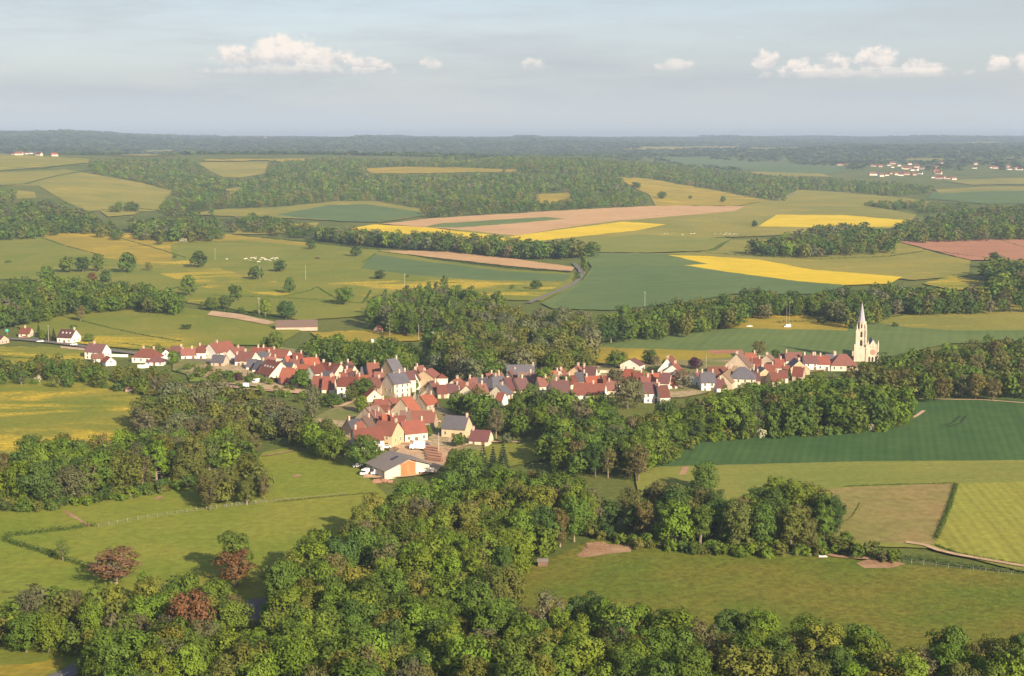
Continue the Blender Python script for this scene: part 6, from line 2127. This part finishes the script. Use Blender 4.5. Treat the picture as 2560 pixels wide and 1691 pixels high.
HEDGES = [
    ([(10, 1256), (20, 1248), (120, 1236), (222, 1224)], 2.6, 2.6, 'deep', 'clipped hedge, upper arm of the angled pasture hedge'),
    ([(10, 1258), (90, 1282), (200, 1318), (235, 1328)], 2.6, 2.6, 'deep', 'clipped hedge, lower arm of the angled pasture hedge'),
    ([(-30, 1384), (30, 1378)], 1.6, 1.6, 'olive', 'short hedge stub at the bottom left picture edge'),
    ([(640, 1168), (740, 1158), (870, 1146)], 1.1, 1.3, 'olive', 'low scrubby hedge right of the lone pasture clump'),
    ([(2216, 1126), (2205, 1165), (2190, 1205), (2168, 1255)], 1.5, 2.6, 'deep', 'dark strip hedge between dry paddock and yellowing barley'),
    ([(1955, 1132), (2060, 1128), (2214, 1124)], 0.9, 1.0, 'mid', 'low broken hedge above the dry paddock', ),
    ([(2168, 1268), (2220, 1288), (2300, 1302), (2374, 1315), (2440, 1325)], 1.2, 1.4, 'mid', 'low hedge above the pale track'),
    ([(2080, 1298), (2150, 1302), (2230, 1316), (2374, 1332), (2450, 1340)], 1.7, 3.0, 'deep', 'overgrown hedge with fence posts under the pale track'),
    ([(2150, 912), (2260, 915), (2330, 920), (2440, 932)], 3.2, 4.5, 'deep', 'thick dark hedge above the pale field margin'),
    ([(2045, 742), (2120, 730), (2300, 712)], 2.0, 2.5, 'deep', 'hedge line crossing the meadow right of the spire'),
    ([(160, 600), (240, 618), (410, 618)], 1.6, 2.0, 'mid', 'faint hedge below the golden slope'),
    ([(280, 555), (360, 578), (430, 600)], 2.0, 2.6, 'deep', 'dark slanting hedge on the golden slope'),
    ([(90, 552), (150, 572), (240, 596)], 2.0, 2.6, 'deep', 'first slanting hedge left of the golden slope'),
    ([(560, 548), (680, 560), (790, 572), (880, 580)], 2.6, 3.5, 'deep', 'long dark hedge above the cattle herd'),
    ([(490, 688), (620, 692), (740, 698), (840, 706)], 2.2, 2.8, 'mid', 'long hedge under the oval pasture tree'),
    ([(735, 668), (760, 684), (785, 698)], 2.0, 2.4, 'mid', 'short hedge running up from the broad pasture tree'),
    ([(140, 735), (180, 745), (260, 765), (340, 782), (420, 795)], 1.6, 2.0, 'deep', 'curving hedge beneath the upper left wood'),
    ([(480, 716), (620, 738), (720, 755)], 2.2, 3.0, 'deep', 'hedge along the farm track to the grey shed'),
    ([(875, 585), (1000, 601), (1180, 622), (1325, 636)], 2.0, 3.2, 'deep', 'dark hedge under the narrow ploughed strip'),
    ([(870, 647), (960, 654), (1080, 660)], 1.4, 1.8, 'mid', 'thin hedge from the squat clipped tree'),
    ([(1170, 676), (1250, 679), (1290, 676)], 1.6, 2.0, 'mid', 'thin hedge by the country lane bend'),
    ([(0, 830), (60, 834), (150, 843)], 2.0, 2.4, 'mid', 'clipped green hedge below the road at the far left'),
    ([(285, 800), (330, 806), (420, 818), (480, 812)], 1.8, 2.2, 'mid', 'hedge above the road beside the lone white house'),
    ([(325, 922), (360, 930), (420, 938)], 1.2, 1.4, 'mid', 'low hedge by the salmon shed'),
    ([(235, 900), (280, 906), (320, 915)], 3.4, 4.5, 'mid', 'bushy hedge left of the salmon shed'),
    ([(1415, 518), (1500, 505), (1600, 498)], 2.2, 3.5, 'deep', 'hedge edging the far right of the ploughed clay'),
    ([(1640, 590), (1760, 598), (1900, 604), (2060, 598), (2140, 586)], 2.6, 4.0, 'deep', 'long hedge above the great rapeseed field'),
    ([(2140, 582), (2230, 594), (2300, 602)], 2.2, 3.0, 'deep', 'hedge beneath the red soil field'),
    ([(2312, 557), (2380, 578), (2440, 592)], 2.2, 3.0, 'deep', 'hedge at the right side of the red soil field'),
    ([(1640, 560), (1700, 548), (1760, 550)], 2.0, 3.0, 'mid', 'hedge left of the wooded island'),
    ([(1470, 538), (1560, 524), (1640, 506)], 1.6, 3.0, 'mid', 'scrub strip along the far track'),
    ([(0, 432), (60, 428), (140, 408), (230, 394)], 3.0, 5.0, 'deep', 'thick far hedge on the left hillside'),
    ([(250, 404), (330, 424), (425, 450)], 3.5, 6.0, 'olive', 'pale blossoming far hedge down the left hillside'),
    ([(1770, 499), (1900, 497), (2100, 512)], 2.0, 3.2, 'deep', 'hedge behind the far right rapeseed'),
    ([(2000, 478), (2120, 484), (2240, 488)], 2.4, 4.0, 'deep', 'far hedge on the right plain'),
    ([(2180, 448), (2280, 442), (2374, 440)], 2.4, 4.0, 'deep', 'farthest hedge on the right plain'),
    ([(1800, 752), (1880, 748), (1925, 752)], 3.0, 5.0, 'deep', 'thicket in the golden meadow left of the spire'),
]
HEDGES += [
    ([(300, 575), (420, 566), (560, 562)], 2.0, 2.6, 'deep', 'hedge at the top of the upper pasture, below the golden slope'),
    ([(560, 610), (640, 616), (720, 618)], 1.4, 2.0, 'mid', 'low hedge strip near the cattle herd'),
    ([(840, 612), (858, 600), (872, 590)], 2.0, 2.6, 'mid', 'short hedge rising to the tip of the ploughed strip'),
    ([(660, 690), (720, 676), (735, 668)], 1.6, 2.2, 'mid', 'hedge from the oval pasture tree toward the broad one'),
    ([(330, 690), (420, 668), (480, 664)], 2.2, 3.0, 'deep', 'hedge above the right end of the upper left wood'),
    ([(840, 706), (852, 690), (860, 676)], 2.0, 2.6, 'deep', 'hedge stub at the left end of the poplar stand'),
    ([(205, 494), (290, 482), (370, 490)], 2.6, 4.0, 'deep', 'far hedge beneath the pale left hill meadow'),
    ([(430, 500), (520, 512), (640, 508)], 2.6, 4.0, 'mid', 'far hedge under the bluish hill field'),
    ([(0, 397), (100, 392), (200, 380)], 2.6, 4.5, 'deep', 'hedge between the two top left hill meadows'),
    ([(2150, 470), (2240, 476), (2320, 476)], 2.6, 4.0, 'mid', 'far hedge below the pale right plain field'),
    ([(1700, 556), (1640, 586), (1600, 592)], 2.0, 3.0, 'mid', 'hedge at the left foot of the wooded island'),
    ([(2060, 730), (1990, 748), (1930, 752)], 1.8, 2.4, 'mid', 'hedge behind the church spire meeting the golden meadow'),
    ([(1385, 806), (1500, 786), (1640, 770), (1720, 764)], 1.2, 1.8, 'olive', 'thin margin hedge under the belt above green wheat'),
]
for q in HEDGES:
    hedge(*q)

# ------------------------------------------------------------------ fences: each post a part
M_POST = plain('weathered_post', (0.22, 0.18, 0.13), 0.9)
M_WIRE = plain('fence_wire', (0.25, 0.25, 0.25), 0.5)
PS = Shape()
PS.box(-0.09, 0.09, -0.09, 0.09, -0.4, 1.35, taper=0.02)
POST_MESH = PS.mesh('post')
POST_MESH.materials.append(M_POST)


def fence(px, step, label, scale=1.0, cap=60):
    q = D(px)
    x, y, z = at_px([p[0] for p in q], [p[1] for p in q])
    P = resample(np.stack([x, y], -1), step)[:cap]
    rng = np.random.default_rng(int(px[0][0]))
    o = empty('fence', (P[0][0], P[0][1], float(ground_h(*P[0]))))
    tag(o, label, 'fence')
    w = Shape()
    top = []
    for a, b in P:
        zz = float(ground_h(a, b))
        p = link('post', POST_MESH, o)
        p.location = (a - P[0][0], b - P[0][1], zz - o.location.z + 0.3)
        p.rotation_euler = (rng.normal(0, 0.06), rng.normal(0, 0.06), rng.uniform(0, 3))
        p.scale = (scale, scale, scale * rng.uniform(0.85, 1.1))
        top.append((a - P[0][0], b - P[0][1], zz - o.location.z + 0.3))
    for hz in (0.5, 1.1):
        w.tube([(a, b, c + hz) for a, b, c in top], [0.02] * len(top), 4)
    w.make('wire', M_WIRE, o)


fence([(228, 1226), (300, 1212), (400, 1196), (500, 1182), (580, 1173), (640, 1168)], 3.4, 'post and wire fence crossing the near pasture', 1.1)
fence([(640, 1167), (740, 1158), (800, 1152)], 3.6, 'post fence continuing right of the lone pasture clump')
fence([(370, 1142), (430, 1126), (470, 1116)], 3.4, 'short fence above the lone pasture clump')
fence([(1700, 1282), (1800, 1290), (1880, 1294), (1910, 1297)], 4.0, 'fence along the wood edge over the foreground meadow')
fence([(2085, 1304), (2180, 1316), (2280, 1328), (2374, 1340)], 3.6, 'fence posts in front of the overgrown hedge')
fence([(610, 1168), (520, 1178)], 2.4, 'brown palings at the foot of the lone pasture clump')

# ------------------------------------------------------------------ garden walls
def gwall(px, h, mat, label):
    x, y, z = at_px([p[0] for p in px], [p[1] for p in px])
    P = resample(np.stack([x, y], -1), 3.0)
    s = Shape()
    T = np.gradient(P, axis=0)
    T /= np.hypot(T[:, 0], T[:, 1])[:, None]
    N = np.stack([-T[:, 1], T[:, 0]], -1) * 0.22
    for i in range(len(P) - 1):
        a, b, na, nb = P[i], P[i + 1], N[i], N[i + 1]
        za, zb = float(ground_h(*a)), float(ground_h(*b))
        A = [(a[0] - na[0], a[1] - na[1]), (a[0] + na[0], a[1] + na[1])]
        B = [(b[0] - nb[0], b[1] - nb[1]), (b[0] + nb[0], b[1] + nb[1])]
        s.poly([(*A[0], za - .5), (*B[0], zb - .5), (*B[0], zb + h), (*A[0], za + h)])
        s.poly([(*A[1], za - .5), (*B[1], zb - .5), (*B[1], zb + h), (*A[1], za + h)])
        s.poly([(*A[0], za + h), (*B[0], zb + h), (*B[1], zb + h), (*A[1], za + h)])
    o = s.make('garden_wall', WALLS[mat])
    tag(o, label, 'wall')


gwall([(344, 921), (358, 921), (372, 919)], 2.0, 'white', 'white garden wall in front of the hipped bungalow')
gwall([(278, 892), (300, 893), (320, 893)], 1.5, 'white', 'white garden wall right of the lone white house')
gwall([(152, 871), (180, 873), (212, 876)], 1.3, 'pink', 'pale roadside wall left of the lone white house')
gwall([(530, 931), (560, 937), (595, 944)], 1.4, 'pink', 'stone wall by the purple bush path')
gwall([(558, 968), (580, 970), (600, 974)], 1.5, 'pink', 'long garden wall above the river willows')
gwall([(792, 970), (810, 975), (832, 982)], 2.6, 'stone', 'thick stone terrace wall below the red roofs')
gwall([(998, 1103), (1015, 1106), (1039, 1111)], 1.4, 'pink', 'stone yard wall before the cream house with arched doors')
gwall([(930, 1106), (950, 1101), (962, 1097)], 1.3, 'pink', 'low rubble wall under the white farmhouse')
gwall([(1044, 1004), (1060, 990), (1082, 974), (1100, 968)], 2.0, 'pink', 'stone quay wall along the shaded river')
gwall([(1213, 1057), (1235, 1058), (1255, 1056)], 1.0, 'cream', 'pale low wall in the trees beside the slate roofed tan house')
gwall([(1480, 958), (1500, 938)], 1.6, 'white', 'white yard wall among the red roofs')
gwall([(1500, 936), (1516, 936), (1528, 937)], 2.2, 'cream', 'pale wall below the orange roof and the field')


# ------------------------------------------------------------------ poles and masts
M_POLE = plain('concrete_pole', (0.46, 0.42, 0.36), 0.8)


def pole(u, v, h, label, cross=True, r=0.13, native=True):
    if not native:
        u, v = u * K, v * K
    x, y, z = at_px([u], [v])
    o = empty('utility_pole', (float(x[0]), float(y[0]), float(z[0])), 0.5 + u * 0.01)
    tag(o, label, 'pole', 'utility poles')
    s = Shape()
    s.tube([(0, 0, -0.5), (0, 0, h)], [r, r * 0.7], 6)
    s.make('shaft', M_POLE, o)
    if cross:
        c = Shape()
        c.box(-1.1, 1.1, -.07, .07, h - .5, h - .36)
        c.make('crossarm', M_POLE, o)
        for k in (-1, 0, 1):
            q = Shape()
            q.ring(.07, h - .358, .05, h - .1, 6, cx=k * .95)
            q.make('insulator', WALLS['white'], o)
    return o


pole(650, 702, 13, 'pale pole before the low broad pasture tree')
pole(764, 702, 14, 'pale pole in the middle of the pasture')
pole(538, 652, 13, 'pale pole right of the broad dark pasture tree')
pole(299, 760, 14, 'pale pole in front of the upper left wood')
pole(648, 792, 14, 'pale pole before the bright tree by the grey shed')
pole(1012, 722, 13, 'pale pole left of the poplar stand')
pole(1612, 768, 12, 'pale pole at the edge of the bluish wheat')
pole(1966, 816, 17, 'left pole of the pair above the green wheat', False, .08)
pole(1973, 816, 17, 'right pole of the pair above the green wheat', False, .08)
pole(122, 857, 11, 'pale pole beside the far left road')
pole(925, 1066, 9, 'white pole left of the tan house in the lower hamlet', False)
pole(939, 1070, 8.5, 'second white pole left of the tan house in the lower hamlet', False)
pole(1097, 1142, 10, 'pale timber pole behind the log piles', False)
pole(1765, 930, 10, 'thin pole left of the long rose-red roof', False, .1)
pole(1047, 853, 11, 'pole at the village edge under the poplars', False)
pole(823, 934, 6, 'white lamp pole among the red roofs', False, .1)
pole(1879, 946, 12, 'thin pole at the right corner of the cream mansion', False, .1)

x, y, z = at_px([1083.0], [898.0])
o = empty('transformer_tower', (float(x[0]), float(y[0]), float(z[0])), 0.2)
tag(o, 'white transformer block with a tall mast by the tree-lined road', 'mast')
s = Shape()
s.box(-1.0, 1.0, -1.0, 1.0, -.5, 3.4)
s.box(-1.12, 1.12, -1.12, 1.12, 3.402, 3.6)
s.make('block', WALLS['white'], o)
s = Shape()
s.tube([(0, 0, 3.6), (0, 0, 16.5)], [.17, .11], 6)
s.make('mast', M_POLE, o)
s = Shape()
s.box(-1.3, 1.3, -.25, .25, 8.2, 8.5)
s.box(-.9, .9, -.08, .08, 15.7, 15.9)
s.make('platform', M_POLE, o)

# ------------------------------------------------------------------ vehicles
M_TYRE = plain('tyre', (0.02, 0.02, 0.02), 0.9)
M_CARGLASS = plain('car_glass', (0.03, 0.035, 0.045), 0.1, 0.5)


def car(u, v, rz, col, label, native=True, van=False, L=4.2):
    if not native:
        u, v = u * K, v * K
    x, y, z = at_px([u], [v])
    o = empty('parked_van' if van else 'parked_car', (float(x[0]), float(y[0]), float(z[0]) + .55), rz)
    tag(o, label, 'van' if van else 'car', 'parked vehicles')
    W, hl = (.95, L / 2) if van else (.86, L / 2)
    paint = plain('paint_' + '_'.join(f'{int(c * 99)}' for c in col), col, 0.3, 0.5)
    b = Shape()
    if van:
        b.prism([(-hl, .35), (hl, .35), (hl, 2.15), (-hl + 1.3, 2.15), (-hl + .75, 1.25), (-hl, 1.05)], -W, W)
    else:
        b.prism([(-hl, .32), (hl, .32), (hl, .85), (hl - .45, .95), (hl - 1.0, 1.42), (-hl + 1.75, 1.42), (-hl + 1.05, .92), (-hl, .78)], -W, W)
    b.v = [(q, p, r) for p, q, r in b.v]
    body = b.make('body', paint, o)
    g = Shape()
    if van:
        g.box(-hl + .5, -hl + 1.25, -W - .01, W + .01, 1.3, 1.85)
    else:
        g.prism([(hl - .62, .97), (hl - 1.06, 1.36), (-hl + 1.78, 1.36), (-hl + 1.24, .97)], -W - .012, W + .012)
        g.v = [(q, p, r) for p, q, r in g.v]
    g.make('side_window', M_CARGLASS, o)
    for sx in (-1, 1):
        for sy in (-1, 1):
            w = Shape()
            w.ring(.33, -.1, .33, .1, 12, bottom=True)
            wo = w.make('wheel', M_TYRE, o)
            wo.location = (sx * hl * .62, sy * (W - .06), .33)
            wo.rotation_euler = (math.pi / 2, 0, 0)
    for sy in (-1, 1):
        q = Shape()
        q.box(-hl - .02, -hl + .05, sy * W * .7 - .14, sy * W * .7 + .14, .58, .74)
        q.make('headlight', M_SKYL, o)


car(88, 853, .1, (.10, .10, .16), 'dark car parked at the far left road')
car(101, 858, .1, (.75, .75, .72), 'white car at the far left road, right of the dark one')
car(60, 848, .1, (.30, .14, .13), 'dull red car parked beside the far left hedge')
car(66, 836, 1.2, (.75, .70, .55), 'cream van standing upright by the roadside bungalow', van=True, L=4.8)
car(185, 866, 0.0, (.72, .70, .66), 'pale car on the road left of the lone white house')
car(1853, 966, 0.2, (.50, .035, .03), 'small bright red car before the cream mansion')
car(1800, 964, 0.4, (.05, .05, .08), 'dark car under the tan gabled wing')
car(1815, 963, 0.1, (.35, .05, .05), 'wine red car beside the tan gabled wing')
car(961, 1106, 0.9, (.12, .07, .06), 'dark brown car parked at the right end of the white farmhouse')
car(928, 1122, 2.4, (.60, .58, .50), 'cream car on the grass below the white farmhouse')
car(965, 1124, .3, (.72, .70, .65), 'white car in the corner of the sawmill yard road')
car(1063, 1120, .5, (.06, .07, .16), 'navy car right of the white lorry')
car(1162, 1089, .8, (.55, .58, .66), 'silver blue car beside the plum roofed bungalow')
car(942, 1190, .1, (.78, .78, .76), 'white pickup at the sawmill front, under the blue tarp', van=True, L=4.6)
car(912, 1190, 1.2, (.80, .78, .74), 'white van at the left corner of the sawmill yard', van=True, L=4.6)
car(895, 1172, .4, (.72, .70, .68), 'pale car behind the round tree left of the sawmill')
car(612, 971, .2, (.78, .78, .78), 'white car on the path above the river willows', van=True, L=4.4)
car(640, 960, .9, (.75, .76, .76), 'white van in the gardens below the skylit barn', van=True, L=4.4)
car(933, 859, .1, (.80, .80, .78), 'white camper parked in the golden strip behind the village', van=True, L=5.6)
car(1873, 820, .1, (.74, .74, .72), 'white car on the field road, left of the pole pair')
car(1968, 821, .1, (.78, .78, .75), 'white van at the foot of the pole pair', van=True, L=4.6)
car(1090, 1060, .3, (.55, .30, .26), 'dusty red car in front of the tan slate roofed house')
car(1448, 1027, .1, (.62, .64, .70), 'silver car under the big dusty brown tree')
car(1458, 1029, .1, (.66, .66, .68), 'second silver car under the big dusty brown tree')

# box lorry in the yard
x, y, z = at_px([1046.0], [1128.0])
o = empty('box_lorry', (float(x[0]), float(y[0]), float(z[0]) + .5), 2.9)
tag(o, 'white box lorry parked above the sawmill', 'lorry')
s = Shape()
s.box(-2.6, 1.7, -1.25, 1.25, .9, 3.7)
s.make('cargo_box', plain('lorry_white', (.84, .84, .82), .4), o)
s = Shape()
s.prism([(1.75, .6), (3.5, .6), (3.5, 1.5), (3.2, 2.5), (1.75, 2.6)], -1.15, 1.15)
s.v = [(q, p, r) for p, q, r in s.v]
s.make('cab', plain('lorry_white', (.84, .84, .82), .4), o)
for xx in (-1.7, 2.7):
    for sy in (-1, 1):
        w = Shape()
        w.ring(.45, -.15, .45, .15, 12, bottom=True)
        wo = w.make('wheel', M_TYRE, o)
        wo.location = (xx, sy * 1.05, .45)
        wo.rotation_euler = (math.pi / 2, 0, 0)

# long flat trailer with white sides in front of the sawmill
x, y, z = at_px([1063.0], [1186.0])
o = empty('flat_trailer', (float(x[0]), float(y[0]), float(z[0]) + .55), 0.03)
tag(o, 'long white sided flat trailer in front of the sawmill', 'trailer')
s = Shape()
s.box(-3.4, 3.4, -1.1, 1.1, .75, .95)
s.make('bed', plain('trailer_bed', (.40, .26, .18), .8), o)
for sy in (-1, 1):
    s = Shape()
    s.box(-3.4, 3.4, sy * 1.12 - .03, sy * 1.12 + .03, .7, 1.75)
    s.make('side_board', WALLS['white'], o)
for xx in (-2.2, 2.3):
    for sy in (-1, 1):
        w = Shape()
        w.ring(.38, -.13, .38, .13, 12, bottom=True)
        wo = w.make('wheel', M_TYRE, o)
        wo.location = (xx, sy * .95, .38)
        wo.rotation_euler = (math.pi / 2, 0, 0)

# log piles
M_LOG = material('log_bark', lambda w: bsdf(w, w.mix(w.noise(w.n('ShaderNodeTexCoord').outputs['Object'], 1.1, 4, .7), (.20, .10, .07), (.42, .24, .16)), .9, .1))
LOGW = ['top', 'second', 'third', 'fourth', 'lowest']
for i in range(5):
    u, v = 1083 + i * 2.6 - 4, 1128 + i * 7.0
    x, y, z = at_px([u], [v])
    o = empty('log_pile', (float(x[0]), float(y[0]), float(z[0]) + .4), -0.62)
    tag(o, f'{LOGW[i]} of the five stacked rows of brown logs at the sawmill', 'log pile', 'log piles in the sawmill yard')
    rl = random.Random(i)
    k = 0
    for lay in range(3):
        for j in range(5 - lay):
            r = rl.uniform(.26, .36)
            s = Shape()
            yy = (j - (4 - lay) / 2) * .66
            zz = .34 + lay * .58
            a = rl.uniform(-.3, .3)
            s.tube([(-3.6 + a, yy, zz), (3.6 + a, yy + rl.uniform(-.08, .08), zz)], [r, r * .85], 7)
            s.make('log', M_LOG, o)

# sawdust heap, planks, tarpaulin
def heap(u, v, rx, ry, h, mat, label, name='timber_offcuts', cat='offcuts'):
    x, y, z = at_px([u], [v])
    s = Shape()
    rl = random.Random(int(u))
    for i in range(22):
        a = rl.uniform(0, 6.28)
        d = rl.random() ** .5
        cx, cy_ = d * rx * math.cos(a), d * ry * math.sin(a)
        top = h * (1 - d) + .25
        w = rl.uniform(.5, 1.5)
        s.box(cx - w, cx + w, cy_ - .18, cy_ + .18, -.3, top, taper=.03)
    o = s.make(name, mat)
    o.location = (float(x[0]), float(y[0]), float(z[0]) + .5)
    tag(o, label, cat)


heap(952, 1207, 5.0, 2.2, .9, M_LOG, 'pale heap of sawn offcuts at the sawmill field edge')
heap(950, 1181, 2.2, 1.2, 1.0, plain('blue_tarp', (.12, .36, .50), .5), 'stack under a light blue tarpaulin beside the sawmill', 'tarpaulin_stack', 'stack')
heap(925, 1186, 1.6, .8, .8, plain('orange_stack', (.60, .20, .09), .7), 'orange stack of planks beside the white van', 'plank_stack', 'stack')
heap(2057, 1399, .001, .001, .1, M_POST, 'weathered board lying behind the white water trough', 'board', 'board')

x, y, z = at_px([2057.0], [1398.0])
o = empty('water_trough', (float(x[0]), float(y[0]), float(z[0]) + .35), .05)
tag(o, 'white water trough at the edge of the foreground meadow', 'trough')
s = Shape()
s.box(-1.3, 1.3, -.45, -.35, 0, .65)
s.box(-1.3, 1.3, .35, .45, 0, .65)
s.box(-1.3, -1.2, -.348, .348, 0, .65)
s.box(1.2, 1.3, -.348, .348, 0, .65)
s.box(-1.198, 1.198, -.348, .348, .05, .15)
s.make('basin', WALLS['white'], o)
s = Shape()
s.box(-1.198, 1.198, -.346, .346, .48, .52)
s.make('water_surface', M_WATER, o)

# teal sign panel on a post by the far left road
x, y, z = at_px([18.0], [838.0])
o = empty('road_sign', (float(x[0]), float(y[0]), float(z[0])), 0)
tag(o, 'teal sign panel on a post by the far left road', 'sign')
s = Shape()
s.tube([(0, 0, -.3), (0, 0, 3.6)], [.08, .08], 6)
s.make('post', M_POLE, o)
s = Shape()
s.box(-.9, .9, -.12, -.082, 2.3, 3.9)
s.make('panel', plain('teal_panel', (.05, .42, .40), .5), o)

# ------------------------------------------------------------------ cattle
def cow_mesh():
    s = Shape()
    def hoop(x, cz, ry, rz, n=8):
        return [(x, ry * math.cos(2 * math.pi * k / n), cz + rz * math.sin(2 * math.pi * k / n)) for k in range(n)]
    rings = [hoop(-1.15, 1.05, .05, .08), hoop(-1.1, 1.05, .24, .30), hoop(-.7, 1.0, .34, .42), hoop(0, .95, .40, .46), hoop(.55, .98, .34, .44), hoop(.85, 1.08, .22, .30), hoop(1.15, 1.12, .14, .19), hoop(1.35, 1.08, .15, .17), hoop(1.62, .92, .09, .10), hoop(1.68, .90, .02, .03)]
    i0 = len(s.v)
    for r in rings:
        s.v += r
    for a in range(len(rings) - 1):
        for k in range(8):
            j = (k + 1) % 8
            s.f.append((i0 + a * 8 + k, i0 + a * 8 + j, i0 + (a + 1) * 8 + j, i0 + (a + 1) * 8 + k))
            s.mi.append(0)
    for x_ in (-.85, .62):
        for y_ in (-.22, .22):
            b = -.06 if x_ < 0 else .02
            s.tube([(x_, y_, .85), (x_ + b, y_, .48), (x_ - b * .3, y_, .0)], [.15, .085, .06], 6)
    s.tube([(-1.12, 0, 1.2), (-1.22, 0, .9), (-1.2, 0, .55)], [.04, .03, .05], 5)
    for y_ in (-1, 1):
        s.tube([(1.28, y_ * .13, 1.2), (1.26, y_ * .30, 1.2)], [.07, .02], 5)
        s.tube([(1.32, y_ * .08, 1.24), (1.36, y_ * .17, 1.38)], [.035, .01], 5)
    me = s.mesh('cow')
    me.polygons.foreach_set('use_smooth', np.ones(len(me.polygons), bool))
    return me


COW = cow_mesh()
COW.materials.append(plain('cream_hide', (.62, .56, .46), .8))
rc = random.Random(3)
HERDS = [('herd beside the two dark pasture trees', [(567, 651), (612, 651), (620, 652), (625, 654), (628, 649), (634, 648), (638, 650), (640, 647), (645, 658), (648, 658), (655, 648), (657, 650), (660, 649), (660, 651), (663, 651), (664, 653), (669, 653), (676, 652), (677, 656), (680, 650), (684, 648), (690, 649), (694, 649), (640, 651), (651, 652), (672, 654), (687, 652), (616, 650)]),
         ('herd on the golden far meadow', [(1728, 588), (1736, 587), (1788, 588), (1797, 589), (1802, 587), (1808, 590), (1812, 589), (1820, 590), (1824, 588), (1828, 591), (1836, 588), (1842, 589), (1790, 549), (1842, 546), (1734, 565), (1816, 586), (1833, 590), (1706, 590)]),
         ('far roadside group', [(1662, 587), (1670, 588), (1655, 588)])]
for ph, cows in HERDS:
    cs = sorted(cows)
    for i, (u, v) in enumerate(cs):
        x, y, z = at_px([u], [v])
        k = rc.uniform(0.82, 1.05)
        o = link('cow', COW)
        o.location = (float(x[0]), float(y[0]), float(z[0]) + .55)
        o.rotation_euler = (0, 0, rc.uniform(0, 6.28))
        o.scale = (k, k, k)
        tag(o, f'white cow, {ORD[i]} from the left in the {ph}', 'cow', 'white cattle')

# puddle in the near pasture
field('puddle', D([(508, 1392), (520, 1387), (534, 1388), (530, 1393), (516, 1395)]), M_WATER, off=0.35)

# ------------------------------------------------------------------ the air: one closed box of thin even haze
HAZE_D, HAZE_COL, HAZE_G = 8.2e-5, (0.46, 0.59, 0.78), 0.0
hb = Shape()
hb.box(-21000, 21000, -2500, 25500, -12, 205)
hz = bpy.data.materials.new('haze')
hz.use_nodes = True
hw_ = NT(hz.node_tree)
pv = hw_.n('ShaderNodeVolumePrincipled')
pv.inputs['Color'].default_value = (*HAZE_COL, 1)
pv.inputs['Density'].default_value = HAZE_D
pv.inputs['Anisotropy'].default_value = HAZE_G
ho = hw_.n('ShaderNodeOutputMaterial')
hz.node_tree.links.new(pv.outputs[0], ho.inputs['Volume'])
o = hb.make('haze', hz)
tag(o, kind='stuff')
